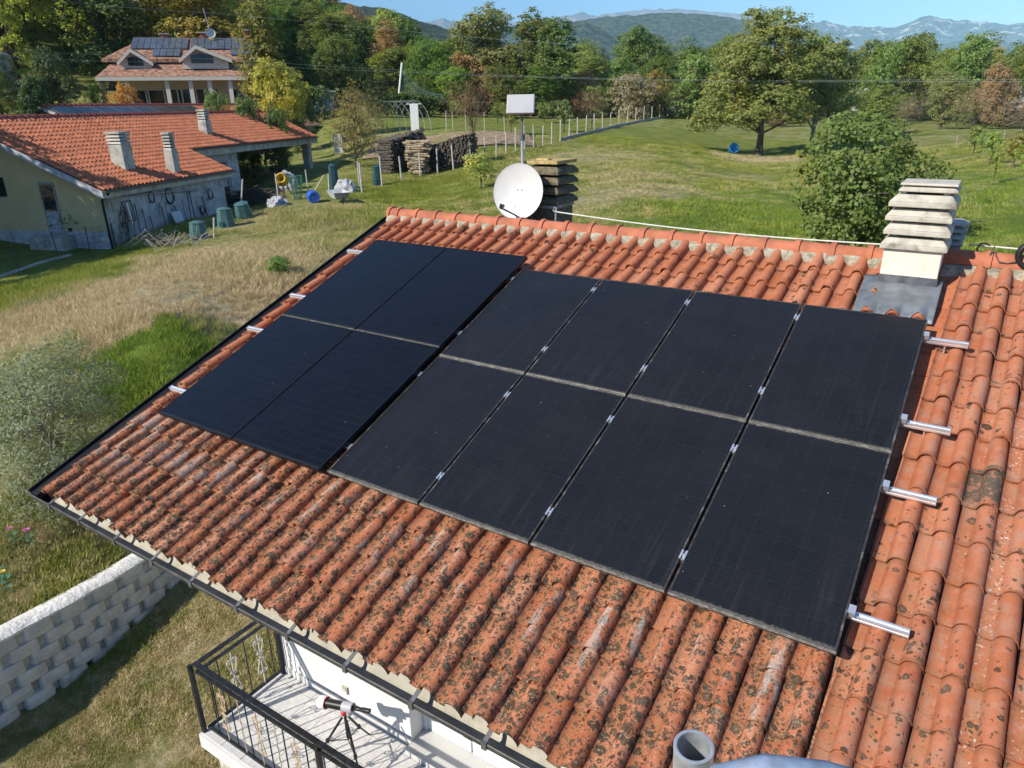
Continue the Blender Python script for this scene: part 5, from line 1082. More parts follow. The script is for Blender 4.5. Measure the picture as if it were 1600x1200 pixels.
# low building behind with a row of black panels
SB = 17.5; TBX = 2.0
gA = hit(62, 166, BW(0, SB, 0), BG); tA, _ = bts(gA); zR = float(gA[2]); SLP = math.tan(math.radians(21)); BKL = 30.0
def bk(s): return zR - abs(s - SB) * SLP
back = thing('outbuilding', BW(tA, SB, zR - 4), 'low tiled building behind farm roof, carrying a panel row', 'building')
mb = MB(); mb.prism([(SB - 4.5, zR - 4), (SB - 4.5, bk(SB - 4.5) - .1), (SB, zR - .1), (SB + 4.5, bk(SB - 4.5) - .1), (SB + 4.5, zR - 4)], tA + .6, tA + BKL - .5, lambda a, b, h: BW(h, a, b)); mb.build('wall', M['yellow'], back)
mb = MB(); slab(mb, tA, tA + BKL, SB - 5.1, SB, lambda s: bk(s) - .03); slab(mb, tA, tA + BKL, SB + .001, SB + 5.1, lambda s: bk(s) - .03); rf = mb.build('roof', M['deck'], back)
mb = MB(); barn_tiles(tA, tA + BKL, SB - 3.4, SB, mb, 5, bk, BW, .3, .45); tag(mb.build('roof_tiles', M['barn_tile'], rf, 50), None, None, None, 'stuff')
mb = MB(); mb.prism([(SB - 5.1, bk(SB - 5.1) - .22), (SB, zR - .2), (SB + 5.1, bk(SB + 5.1) - .22), (SB + 5.1, bk(SB + 5.1) - .02), (SB, zR + .02), (SB - 5.1, bk(SB - 5.1) - .02)], tA - .06, tA - .002, lambda a, b, h: BW(h, a, b)); mb.build('barge_board', M['oldwhite'], back)
t = tA
while t < tA + BKL - .3:
    mb = MB(); vs = []
    for tt, rr_ in ((t - .02, .18), (t + .06, .18), (t + .07, .15), (t + .47, .14)):
        for i in range(5): a = math.pi * (1.05 - 1.1 * i / 4); vs.append(BW(tt, SB + rr_ * 1.2 * math.cos(a), zR + rr_ * math.sin(a)))
    mb.add(vs, [(a * 5 + i, a * 5 + i + 1, (a + 1) * 5 + i + 1, (a + 1) * 5 + i) for a in range(3) for i in range(4)]); mb.build('ridge_tile', M['barn_ridge'], rf, 40); t += .5
BN = Vector((-BG.x * SLP, -BG.y * SLP, 1)).normalized(); BOo = BW(0, SB, zR)
pa = bts(hit(52, 165, BOo, BN)); pb = bts(hit(300, 168, BOo, BN)); npan = 8; ta_ = pa[0] + .3; tb_ = pb[0]; pw_ = (tb_ - ta_) / npan
ordn = ('nearest', 'second', 'third', 'fourth', 'fifth', 'sixth', 'seventh', 'farthest')
for k in range(npan):
    t0 = ta_ + pw_ * k; sA, sB_ = SB - .45, SB - 2.3; tt = thing('solar_panel', BW(t0, sB_, bk(sB_)), 'black panel on the low building behind farm roof, %s of eight along the row' % ordn[k], 'solar panel', 'panel row on the low building')
    mb = MB(); mb.hexa([BW(t0 + .03, sB_, bk(sB_) + .09), BW(t0 + pw_ - .03, sB_, bk(sB_) + .09), BW(t0 + pw_ - .03, sA, bk(sA) + .09), BW(t0 + .03, sA, bk(sA) + .09), BW(t0 + .03, sB_, bk(sB_) + .13), BW(t0 + pw_ - .03, sB_, bk(sB_) + .13), BW(t0 + pw_ - .03, sA, bk(sA) + .13), BW(t0 + .03, sA, bk(sA) + .13)]); mb.build('frame', M['strap'], tt)
    mb = MB(); mb.hexa([BW(t0 + .06, sB_ + .03, bk(sB_ + .03) + .128), BW(t0 + pw_ - .06, sB_ + .03, bk(sB_ + .03) + .128), BW(t0 + pw_ - .06, sA - .03, bk(sA - .03) + .128), BW(t0 + .06, sA - .03, bk(sA - .03) + .128), BW(t0 + .06, sB_ + .03, bk(sB_ + .03) + .136), BW(t0 + pw_ - .06, sB_ + .03, bk(sB_ + .03) + .136), BW(t0 + pw_ - .06, sA - .03, bk(sA - .03) + .136), BW(t0 + .06, sA - .03, bk(sA - .03) + .136)]); mb.build('glass', M['pv_fark'], tt)

# ------------------------------------------------------------------ what stands along the farm wall
def wallpt(px, py, off=.0): return Vector(hit(px, py, BW(0, -off, 0), BG))
def pole_thing(name, pts, r, mat, label, cat, group=None, n=6):
    t = thing(name, pts[0], label, cat, group); mb = MB(); mb.tube(pts, r, n); mb.build('shaft', mat, t); return t
def on_wall(px, py, off): p = wallpt(px, py, off); return p
for k, (xa, ya, xb, yb, m_, nm, lab) in enumerate(((204, 378, 197, 330, 'iron', 'rake', 'rake leaning on whitewashed wall beside white pipe'), (222, 372, 210, 318, 'darkwood', 'hoe', 'long hoe leaning at the middle of the farm wall'), (232, 370, 222, 326, 'iron', 'spade', 'spade leaning right of the hoe on farm wall'), (243, 368, 234, 338, 'iron', 'fork', 'short garden fork leaning near white board'), (262, 366, 252, 322, 'iron', 'shovel', 'shovel leaning just left of the white board'), (300, 352, 292, 300, 'darkwood', 'pole', 'dark pole leaning near the wall corner'))):
    a = gnd(xa, ya); w1 = wallpt(xb, yb, .06); a = Vector(wallpt(xa, ya, .45)); a.z = gz(a.x, a.y)
    t = thing(nm, a, lab, 'garden tool', 'tools leaning on the farm wall'); mb = MB(); mb.tube([a, w1], .022, 5); mb.build('handle', M[m_], t)
    mb = MB(); d = (w1 - a).normalized(); s = Vector(BE); c = a.lerp(w1, .06); mb.hexa([c - s * .12 - d * .14 + Vector(BG) * .01, c + s * .12 - d * .14 + Vector(BG) * .01, c + s * .12 - d * .14 - Vector(BG) * .02, c - s * .12 - d * .14 - Vector(BG) * .02, c - s * .10 + d * .16 + Vector(BG) * .01, c + s * .10 + d * .16 + Vector(BG) * .01, c + s * .10 + d * .16 - Vector(BG) * .02, c - s * .10 + d * .16 - Vector(BG) * .02]); mb.build('head', M['iron'], t)
rc = random.Random(23)
for k in range(16):
    px_ = rc.uniform(186, 326); a = wallpt(px_ + rc.uniform(4, 9), 372 - (px_ - 200) * .17, .3); a.z = gz(a.x, a.y); b = wallpt(px_ - rc.uniform(0, 6), 345 - (px_ - 200) * .17 - rc.uniform(0, 30), .05); mb = MB(); mb.tube([a, b], rc.uniform(.012, .03), 5); o = mb.build('stick', M[rc.choice(('iron', 'darkwood', 'wood'))]); tag(o, 'thin stick leaning among the tools on whitewashed wall', 'stick', 'sticks leaning on the farm wall')
# hanging hoses, hoops and a rail of ironmongery
def hoop(px, py, R, label, turns=3, cat='hose'):
    c = wallpt(px, py, .10); t = thing('hose_coil', c - Vector((0, 0, R)), label, cat, 'coils hung on the farm wall'); mb = MB(); pts = []
    for i in range(turns * 16 + 1): a = i / 16 * 6.283; r_ = R * (1 + .10 * math.sin(i * .7)); pts.append(c + Vector(BE) * r_ * math.cos(a) * .8 + Vector((0, 0, 1)) * r_ * math.sin(a) - Vector(BG) * .02 * (i / 16))
    mb.tube(pts, .018, 5); mb.build('hose', M['blackpl'], t)
hoop(264, 306, .34, 'large black hose coil hung under the eave', 3); hoop(236, 308, .22, 'smaller hose coil hung left of the large one', 2); hoop(193, 342, .30, 'wire hoop hung beside the white pipe', 1); hoop(194, 358, .26, 'lower wire hoop resting beside the white pipe', 1); hoop(328, 303, .24, 'thin hoop hung at the wall corner', 2); hoop(316, 328, .2, 'dark coil hung low near wall corner', 3)
mb = MB(); mb.tube([wallpt(192, 306, .12), wallpt(312, 296, .12)], .035, 6); o = mb.build('long_rod', M['steel']); tag(o, 'long pale rod hung level under the farm eave', 'rod')
mb = MB(); mb.tube([wallpt(196, 300, .08), wallpt(300, 286, .08)], .03, 6); o = mb.build('long_rod', M['darkwood']); tag(o, 'dark rod hung above the pale one', 'rod')
t = thing('metal_frame', wallpt(200, 345, .1), 'dark rectangular metal frame leaning on whitewashed wall', 'frame'); mb = MB(); c4 = [wallpt(190, 316, .06), wallpt(203, 313, .06), wallpt(213, 343, .12), wallpt(201, 346, .12)]
for i in range(4): mb.tube([c4[i], c4[(i + 1) % 4]], .022, 5)
mb.build('bars', M['iron'], t)
c4 = [wallpt(266, 332, .15), wallpt(281, 329, .15), wallpt(289, 348, .40), wallpt(276, 351, .40)]; mb = MB(); nn = Vector(BG) * .03; mb.hexa([c4[3], c4[2], c4[1], c4[0], c4[3] - nn, c4[2] - nn, c4[1] - nn, c4[0] - nn]); o = mb.build('white_board', M['polytunnel']); tag(o, 'pale blue white board leaning on farm wall', 'board')
def composter(px, py, wpx, hpx, mat, label, dist=None, tilt=0.0, grp='compost bins along the farm wall'):
    p = gnd(px, py); d = math.hypot(p[0] - CAM[0], p[1] - CAM[1]); h = hpx * d / FPX * 1.0; w = wpx * d / FPX * .92
    t = thing('compost_bin', p, label, 'compost bin', grp, local=True); t.rotation_euler = (tilt, 0, .4)
    mb = MB(); mb.lathe([(w * .52, -.05), (w * .50, h * .1), (w * .42, h * .82), (w * .40, h * .86)], (0, 0, 0), (0, 0, 1), 8); mb.build('body', mat, t)
    mb = MB(); mb.lathe([(w * .42, h * .86), (w * .43, h * .92), (w * .2, h), (0.01, h * 1.02)], (0, 0, 0), (0, 0, 1), 8); mb.build('lid', mat, t)
    mb = MB(); mb.box(-w * .12, w * .12, -w * .51, -w * .47, h * .06, h * .3); mb.build('hatch', M['teald'], t)
composter(312, 374, 28, 26, M['teal'], 'teal compost bin nearest the white board'); composter(354, 354, 27, 27, M['teal'], 'blue-green compost bin in the middle of farm yard'); composter(383, 342, 26, 25, M['teal'], 'teal compost bin tipped beside brush pile', tilt=.25)
composter(523, 296, 17, 36, M['teald'], 'tall dark teal bin left of the firewood'); composter(590, 290, 16, 28, M['teald'], 'dark teal bin touching the firewood fence')
# blue barrel lying down
p = gnd(490, 316); bl = thing('barrel', p, 'blue plastic barrel lying on its side', 'barrel'); c = Vector(p) + Vector((0, 0, .28)); ax = Vector((.80, -.55, 0)).normalized()
mb = MB(); mb.lathe([(.0, -.46), (.24, -.46), (.29, -.40), (.30, -.2), (.305, -.19), (.30, -.17), (.30, .17), (.305, .19), (.30, .2), (.29, .40), (.25, .455), (.24, .44), (0, .44)], c, ax, 20); mb.build('body', M['blue'], bl, 40)
mb = MB(); mb.lathe([(.0, .452), (.05, .452), (.05, .44)], c + Vector((0, 0, .12)), ax, 10); mb.build('bung', M['blackpl'], bl)
# yellow mixer
p = gnd(444, 306); mx_ = thing('cement_mixer', p, 'yellow cement mixer with open drum', 'cement mixer'); c = Vector(p) + Vector((0, 0, .85)); ax = Vector((.62, -.70, .25)).normalized()
mb = MB(); mb.lathe([(.0, -.36), (.22, -.34), (.36, -.10), (.36, .06), (.25, .34), (.23, .36), (.21, .33), (.05, .05)], c, ax, 16); mb.build('drum', M['yel'], mx_, 40)
mb = MB(); mb.lathe([(.365, -.11), (.38, -.03), (.365, .05)], c, ax, 16); mb.build('ring_gear', M['yel'], mx_)
mb = MB()
for dx, dy in ((-.3, -.3), (.3, -.3), (-.3, .3), (.3, .3)): mb.tube([c + Vector((dx * .3, dy * .3, -.1)), Vector(p) + Vector((dx, dy, 0))], .03, 6)
mb.build('stand', M['iron'], mx_)
# grey tarpaulin heap, wire basket, wheelbarrow, sack
def lump(name, px, py, sx, sy, sz, mat, label, cat, seed):
    p = gnd(px, py); bm = bmesh.new(); bmesh.ops.create_icosphere(bm, subdivisions=4, radius=1)
    for v in bm.verts:
        n_ = mnoise.fractal(v.co * 1.6 + Vector((seed, 0, 0)), 1, 2, 4); f = 1 + .28 * n_; v.co = Vector((v.co.x * sx * f, v.co.y * sy * f, max(-.1, v.co.z) * sz * f)) + Vector(p)
    me = bpy.data.meshes.new(name); bm.to_mesh(me); bm.free(); me.materials.append(mat); o = bpy.data.objects.new(name, me); COL.objects.link(o); return tag(o, label, cat)
lump('tarpaulin', 452, 296, .55, .5, 1.05, M['tarp'], 'grey crumpled tarpaulin behind the yellow mixer', 'tarpaulin', 2); lump('sack', 434, 322, .6, .45, .45, M['tarp'], 'pale crumpled sack beside the brush pile', 'sack', 5); lump('rubble_heap', 540, 300, .7, .5, .6, M['tarp'], 'grey scrap heap left of the dark bins', 'heap', 8)
p = gnd(466, 312); t = thing('wire_basket', p, 'green wire basket beside the blue barrel', 'basket')
mb = MB()
for i in range(12): a = 6.283 * i / 12; mb.tube([Vector(p) + Vector((.18 * math.cos(a), .18 * math.sin(a), 0)), Vector(p) + Vector((.34 * math.cos(a), .34 * math.sin(a), 1.2))], .014, 4)
for z in (.1, .4, .75, 1.18): mb.tube([Vector(p) + Vector(((.18 + .135 * z) * math.cos(6.283 * i / 16), (.18 + .135 * z) * math.sin(6.283 * i / 16), z)) for i in range(17)], .014, 4)
mb.build('mesh', M['greenwire'], t)
p = gnd(530, 318); wb = thing('wheelbarrow', p, 'white and black wheelbarrow tub in the weeds', 'wheelbarrow')
mb = MB(); c = Vector(p) + Vector((0, 0, .25)); A_, B_ = Vector((.85, -.5, 0)), Vector((.5, .85, 0)); q = [c + A_ * a * .55 + B_ * b * .28 for a, b in ((-1, -1), (1, -1), (1, 1), (-1, 1))]; q2 = [c + A_ * a * .85 + B_ * b * .42 + Vector((0, 0, .32)) for a, b in ((-1, -1), (1, -1), (1, 1), (-1, 1))]; mb.add(q + q2, [(3, 2, 1, 0), (0, 1, 5, 4), (1, 2, 6, 5), (2, 3, 7, 6), (3, 0, 4, 7)]); mb.build('tub', M['oldwhite'], wb)
mb = MB(); mb.lathe([(.10, -.04), (.18, -.03), (.18, .03), (.10, .04)], c + A_ * .95 - Vector((0, 0, .08)), B_, 14); mb.build('wheel', M['blackpl'], wb); mb = MB(); mb.tube([c - A_ * 1.3 + B_ * .3 + Vector((0, 0, .2)), c + A_ * .9 + B_ * .1], .02, 5); mb.tube([c - A_ * 1.3 - B_ * .3 + Vector((0, 0, .2)), c + A_ * .9 - B_ * .1], .02, 5); mb.build('handle', M['iron'], wb)
# tractor tyre shape and machine under the open bay
p = Vector(BW(T1 + 7.5, S2 + 2.6, 0)); p.z = gz(p.x, p.y); t = thing('tractor', p, 'dark old tractor parked under the open bay', 'tractor')
mb = MB(); mb.lathe([(.30, -.14), (.62, -.16), (.70, 0), (.62, .16), (.30, .14)], p + Vector((0, 0, .7)), BE * .3 - BG, 16); mb.lathe([(.30, -.14), (.62, -.16), (.70, 0), (.62, .16), (.30, .14)], p + Vector((0, 0, .7)) + BG * 1.2, BE * .3 - BG, 16); mb.build('wheel', M['blackpl'], t, 40)
mb = MB(); q = p + Vector((0, 0, .6)) + BG * .6; mb.box(-.3, 1.6, -.3, .3, 0, .75, lambda a, b, h: tuple(q + BE * a + BG * b + Vector((0, 0, h)))); mb.box(-.5, .1, -.35, .35, .5, .8, lambda a, b, h: tuple(q + BE * a + BG * b + Vector((0, 0, h)))); mb.build('body', M['iron'], t, bevel=.05); mb = MB(); mb.lathe([(.0, -.01), (.2, 0), (.2, .02), (.18, .02)], q + Vector((0, 0, 1.15)), (BE * -.5 + Vector((0, 0, 1))), 12); mb.tube([q + Vector((0, 0, .6)), q + Vector((0, 0, 1.15))], .025, 5); mb.build('steering_wheel', M['blackpl'], t)
# brush pile of dark sticks
p = gnd(400, 318); mb = MB(); rr = random.Random(12)
for i in range(260):
    a = rr.uniform(-.5, .5); c = Vector(p) + Vector((rr.gauss(0, .9), rr.gauss(0, .5), rr.uniform(.0, .75) * rr.random())); d = Vector((math.cos(a + .4), math.sin(a + .4), rr.uniform(-.2, .35))) * rr.uniform(.4, 1.1); mb.tube([c - d, c + Vector((0, 0, .06)), c + d], rr.uniform(.012, .03), 4, False)
o = mb.build('brush_pile', M['darkwood']); tag(o, 'low pile of dark cut branches by the whitewashed wall', 'brush pile'); o['kind'] = 'stuff'
p = gnd(262, 386); mb = MB()
for i in range(120):
    a = rr.uniform(0, 6.28); c = Vector(p) + Vector((rr.gauss(0, 1.1), rr.gauss(0, .5), rr.uniform(.0, .35))); d = Vector((math.cos(a), math.sin(a), rr.uniform(.1, .9))) * rr.uniform(.25, .6); mb.tube([c - d * .5, c + d], rr.uniform(.006, .014), 4, False)
o = mb.build('dry_stalks', M['wood']); tag(o, 'tangle of dry stalks in front of farm wall', 'stalks'); o['kind'] = 'stuff'
# stakes in the yard
for xa, ya, xb, yb, lab in ((375, 342, 379, 280, 'tall pale stake before the whitewashed wall'), (436, 318, 430, 271, 'pale stake just left of yellow mixer'), (482, 300, 477, 265, 'white stake above the blue barrel'), (487, 303, 506, 274, 'pale slanting stick behind blue barrel'), (522, 282, 520, 257, 'tall stake left of the dark bins'), (514, 300, 513, 272, 'short stake in the weeds near the wheelbarrow'), (563, 300, 558, 252, 'stake standing before the dark bins'), (334, 372, 334, 340, 'wooden stake right of the teal bin')):
    a = gnd(xa, ya); d = math.hypot(a[0] - CAM[0], a[1] - CAM[1]); b = at(xb, yb, d); pole_thing('stake', [a - np.array([0, 0, .1]), b], .032, M['post'], lab, 'stake', 'stakes around the farm yard')
# pot plant by the gable and gas bottle
p = gnd(122, 386); t = thing('potted_plant', p, 'leafy pot plant on a stand before the yellow gable', 'potted plant'); mb = MB(); mb.lathe([(.0, .25), (.16, .25), (.23, .75), (.25, .78), (.2, .76)], p, (0, 0, 1), 12); mb.build('pot', M['blackpl'], t, 40)
mb = MB()
for i in range(3): a = 2.1 * i; mb.tube([Vector(p) + Vector((.2 * math.cos(a), .2 * math.sin(a), 0)), Vector(p) + Vector((.12 * math.cos(a), .12 * math.sin(a), .3))], .02, 5)
mb.build('stand', M['iron'], t)
lf = np.random.default_rng(4); P = np.array(p) + np.array([0, 0, 1.05]) + lf.normal(size=(90, 3)) * np.array([.30, .30, .16]); o = bpy.data.objects.new('leaf', leaf_mesh('leaf', P, np.tile([0, 0, 1.], (90, 1)), .22, .35, lf)); o.color = (.05, .075, .03, 1); link(o, t)
p = gnd(54, 372); t = thing('gas_bottle', p, 'small grey white bottle standing by the gable door', 'gas bottle'); mb = MB(); mb.lathe([(.0, 0), (.15, .0), (.16, .05), (.16, .38), (.10, .48), (.05, .50), (.05, .60), (0, .6)], p, (0, 0, 1), 12); mb.build('body', M['tarp'], t, 40); mb = MB(); mb.tube([Vector(p) + Vector((0, 0, .58)), Vector(p) + Vector((-.05, .05, 1.05))], .05, 6); mb.build('neck', M['iron'], t)
# wire fence in front of the gable
def fence(name, pts, hgt, r, mat, label, strands, every=None, mesh=False, wm='iron', grp=None):
    t = thing(name, pts[0], label, 'fence', grp); tops = []
    for p in pts:
        h = hgt * random.uniform(.92, 1.08); e = Vector(p) + Vector((random.uniform(-.06, .06), random.uniform(-.06, .06), h)); mb = MB(); mb.tube([Vector(p) - Vector((0, 0, .25)), e], r, 6); mb.build('post', mat, t); tops.append(e)
    mb = MB()
    for k in range(strands):
        f = (k + .6) / (strands + .1)
        for a, b, c, d in zip(pts[:-1], pts[1:], tops[:-1], tops[1:]): mb.tube([Vector(a).lerp(c, f), Vector(b).lerp(d, f)], .006, 3, False)
    if mesh:
        for a, b, c, d in zip(pts[:-1], pts[1:], tops[:-1], tops[1:]):
            L = (Vector(b) - Vector(a)).length; n_ = int(L / .22)
            for i in range(n_): f = i / n_; mb.tube([Vector(a).lerp(Vector(b), f), c.lerp(d, f) - Vector((0, 0, .1))], .004, 3, False)
    mb.build('wire', M[wm], t); return t
fence('wire_fence', [gnd(x, y) for x, y in ((-30, 445), (30, 424), (92, 402), (140, 392), (182, 388))], 1.05, .022, M['iron'], 'thin wire mesh fence before the yellow gable', 5, mesh=True)
mb = MB(); ps = [gnd(x, y) for x, y in ((-40, 450), (0, 435), (60, 413), (110, 400))]
for a, b in zip(ps[:-1], ps[1:]): a = Vector(a); b = Vector(b); mb.box(0, (b - a).length, -.08, .08, -.15, .06, lambda u_, v_, w_: tuple(a + (b - a).normalized() * u_ + Vector((0, 0, 1)).cross((b - a).normalized()) * v_ + Vector((0, 0, w_))))
o = mb.build('kerb', M['bconcrete']); tag(o, 'low concrete kerb in front of the dark lawn', 'kerb', None, 'structure')

# ------------------------------------------------------------------ firewood, orchard and garden beyond the farm yard
def wood_stack(a, b, hgt, depth, label, seed, lm='logs', group='firewood stacks'):
    a = Vector(a); b = Vector(b); e = (b - a); L = e.length; e.normalize(); g = Vector((0, 0, 1)).cross(e); t = thing('firewood_stack', a, label, 'firewood', group); r = random.Random(seed); mb = MB()
    z = .08
    while z < hgt:
        x = .05
        while x < L:
            rad = r.uniform(.045, .085); y = r.uniform(-.12, .12); c = a + e * x + Vector((0, 0, z + r.uniform(-.03, .03))) + g * y; c.z += (b.z - a.z) * x / L; d = g * depth / 2 + e * r.uniform(-.08, .08) + Vector((0, 0, r.uniform(-.03, .03))); mb.tube([c - d, c + d], [rad, rad * r.uniform(.8, 1.05)], 5); x += rad * 2.1
        z += .125
    tag(mb.build('logs', M[lm], t), None, None, None, 'stuff')
    mb = MB(); mb.box(.1, L - .1, -depth * .38, depth * .38, 0, hgt - .12, lambda u, v, w: tuple(a + e * u + g * v + Vector((0, 0, w + (b.z - a.z) * u / L)))); mb.build('core', M['darkwood'], t)
    return t
def G(px, py): return gnd(px, py)
def gdist(p): return math.hypot(p[0] - CAM[0], p[1] - CAM[1])
def top_h(px, base, top): p = gnd(px, base); return hgt_for(px, top, gdist(p), p)
M['shadelogs'] = simple('shaded_logs', (.085, .072, .058), .95, var=.6, scale=9, bump=.6)  # darker logs: shade and dark netting on these stacks put into the colour
wood_stack(gnd(677, 268), gnd(742, 259), top_h(705, 264, 223), 1.0, 'long dark firewood stack behind the wire fence', 3, 'shadelogs')
a = Vector(gnd(654, 273)); t = thing('firewood_stack', a, 'pale sunlit pile of long split logs', 'firewood', 'firewood stacks'); mb = MB(); r = random.Random(9); vx = Vector((.80, .58, 0)); vy = Vector((-.58, .80, 0)); z = .1; HP = top_h(654, 273, 219)
while z < HP:
    y = -.5
    while y < .6: c = a + vx * r.uniform(-.15, .2) + vy * y + Vector((0, 0, z + r.uniform(-.03, .03))); L = r.uniform(.75, 1.25) * (.5 + .22 * z); d = (vx + vy * r.uniform(-.15, .15) + Vector((0, 0, r.uniform(-.08, .08)))) * L * .75; mb.tube([c - d, c + d], [r.uniform(.05, .09), r.uniform(.04, .08)], 6); y += .17
    z += .13
tag(mb.build('logs', M['logs'], t), None, None, None, 'stuff'); mb = MB(); mb.box(-.3, .3, -.3, .6, 0, HP - .3, lambda u, v, w: tuple(a + vx * u + vy * v + Vector((0, 0, w)))); mb.build('core', M['darkwood'], t)
wood_stack(gnd(602, 272), gnd(634, 264), top_h(620, 268, 217), 1.2, 'tall shaded heap of brushwood behind the dark bins', 5, 'shadelogs'); wood_stack(gnd(622, 262), gnd(664, 256), top_h(645, 259, 209), 1.2, 'topmost firewood heap rising behind the pale pile', 6, 'shadelogs')
# fence along the yard, then the long fence up the meadow
fence('wire_fence', [gnd(x, d) for x, d in ((566, 304), (597, 291), (628, 285), (657, 278), (684, 272), (709, 267), (735, 262))], 1.5, .045, M['post'], 'weathered post fence in front of the firewood', 4)
fp = []
for i in range(24):
    f = i / 23; px = 758 + (1068 - 758) * f ** .92; py = 252 + (181 - 252) * (1 - (1 - f) ** 1.35); fp.append(gnd(px, py))
fence('wire_fence', fp, 1.5, .045, M['post'], 'long row of pale posts climbing the meadow edge', 4)
mb = MB()
for a, b in zip(fp[8:-1], fp[9:]): a = Vector(a); b = Vector(b); e = (b - a).normalized(); g = Vector((0, 0, 1)).cross(e); mb.box(0, (b - a).length, -.06, .06, -.3, .22, lambda u, v, w: tuple(a.lerp(b, u / (b - a).length) + g * v + Vector((0, 0, w))))
o = mb.build('fence_kerb', M['bconcrete']); tag(o, 'low concrete kerb under the long meadow fence', 'kerb', None, 'structure')
# second orchard fence, thin posts
fence('wire_fence', [on_ground(x, d) for x, d in ((702, 66), (712, 66), (731, 65), (760, 63), (790, 60), (820, 58))], 1.5, .03, M['post'], 'thin posts between the orchard and brown plot', 3)
# brown vegetable plot
c = on_ground(700, 58); mb = MB(); vs = []; fs = []; n_ = 18
for i in range(n_):
    for j in range(n_):
        q = Vector((c[0], c[1], 0)) + Vector((.80, .58, 0)) * (i - 8) * .75 + Vector((-.58, .80, 0)) * (j - 8) * .55; vs.append((q.x, q.y, gz(q.x, q.y) + .10 + .06 * mnoise.noise(Vector((i * .8, j * .8, 0)))))
fs = [(i * n_ + j, (i + 1) * n_ + j, (i + 1) * n_ + j + 1, i * n_ + j + 1) for i in range(n_ - 1) for j in range(n_ - 1)]; mb.add(vs, fs); o = mb.build('soil_plot', M['soil'], None, True); tag(o, 'bare brown vegetable plot behind the firewood', 'soil', None, 'structure')
# polytunnel hoops with a white door
p = Vector(on_ground(655, 68)); tn = thing('polytunnel', p, 'bare polytunnel hoops with a white door end', 'polytunnel'); ax_ = Vector((-.35, .94, 0)); sd = Vector((.94, .35, 0))
for k in range(6):
    c = p + Vector((-.9, -.3, 0)) * .62 * k; mb = MB(); mb.tube([c + sd * 1.5 * math.cos(math.pi * i / 14) + Vector((0, 0, 2.5 * math.sin(math.pi * i / 14))) for i in range(15)], .022, 4); mb.build('hoop', M['galv'], tn)
mb = MB(); mb.box(-.38, .38, -.05, .05, 0, 2.2, lambda u, v, w: tuple(p + sd * u + ax_ * v + Vector((0, 0, w)))); mb.build('door', M['polytunnel'], tn); mb = MB(); mb.tube([p + sd * -.7 + Vector((0, 0, 2.22)), p + sd * .7 + Vector((0, 0, 2.22))], .04, 4); mb.build('crossbar', M['polytunnel'], tn)
p = Vector(on_ground(536, 60)); mb = MB(); mb.box(-.36, .36, -.06, .06, 0, 1.5, lambda u, v, w: tuple(p + sd * u + ax_ * v + Vector((0, 0, w)))); o = mb.build('upright_board', M['oldwhite']); tag(o, 'pale upright board behind the grey thin-leaved tree', 'board')
# white net pole with green net
p = Vector(on_ground(629, 86)); t = thing('net_pole', p, 'white pole holding a green drooping net', 'pole'); tp = Vector(at(628, 98, 86)); mb = MB(); mb.tube([p, tp], .10, 6); mb.build('pole', M['whitepaint'], t)
mb = MB(); q0 = tp - Vector((0, 0, .6)); q1 = Vector(at(690, 146, 84)); base0 = Vector(at(629, 160, 86)); base1 = Vector(at(700, 160, 84))
for i in range(22):
    f = i / 21; up_ = q0.lerp(q1, f) + Vector((0, 0, -1.6 * math.sin(math.pi * f) * .5)); mb.tube([up_, base0.lerp(base1, f)], .012, 3, False)
for k in range(16):
    g = k / 15; mb.tube([(q0.lerp(q1, f / 8) + Vector((0, 0, -1.6 * math.sin(math.pi * f / 8) * .5))).lerp(base0.lerp(base1, f / 8), g) for f in range(9)], .012, 3, False)
mb.build('net', M['net'], t)
# blue tub by the oak
p = gnd(1144, 240); t = thing('tub', p, 'small sky blue tub lying beside the oak trunk', 'tub'); d_ = Vector((CAM[0] - p[0], CAM[1] - p[1], 0)).normalized(); c = Vector(p) + Vector((0, 0, .33))
mb = MB(); mb.lathe([(0, -.3), (.26, -.3), (.36, .28), (.39, .29), (.36, .30), (.30, .0), (.0, -.25)], c, (d_ + Vector((.3, .3, .3))).normalized(), 16); mb.build('body', M['cyan'], t, 40)

# ------------------------------------------------------------------ the villa on the rise
VD = 80.0; VA = Vector((math.cos(math.radians(50)), math.sin(math.radians(50)), 0)); VB = Vector((-VA.y, VA.x, 0)); VC = Vector(at(272, 121, VD))
def VP(px, py, b): p = hit(px, py, VC + VB * b, VB); q = Vector(p) - VC; return (q.dot(VA), b, float(p[2]))
def VW(a, b, z): q = Vector((VC.x, VC.y, 0)) + VA * a + VB * b; return (q.x, q.y, z)
villa = thing('villa', VW(0, 3, VP(272, 168, 3)[2]), 'cream two-storey villa with tiled roofs and blue solar panels', 'house')
def vx_(px, b): return VP(px, 120, b)[0]
def vz_(py, b, px=272): return VP(px, py, b)[2]
zg = vz_(165, 2.5) - 1.0; ze = vz_(119.5, 0)
aL, aR = vx_(149, 0), vx_(394, 0)
# ground floor and upper floor volumes
wl, wr = vx_(192, 3), vx_(398, 3); zp = vz_(98, 4.2)
mb = MB(); mb.box(wl, wr, 3.0, 13.0, zg - 1, ze + .15, VW); mb.build('wall', M['villa_wall'], villa)
ul, ur = vx_(181, 4.6), vx_(400, 4.6); zu = vz_(92, 3.9, 180) - .25
mb = MB(); mb.box(ul, ur, 4.6, 13.0, ze + .16, zu + .1, VW); mb.build('upper_wall', M['villa_trim'], villa)
ze2v = vz_(92, 3.9, 180)
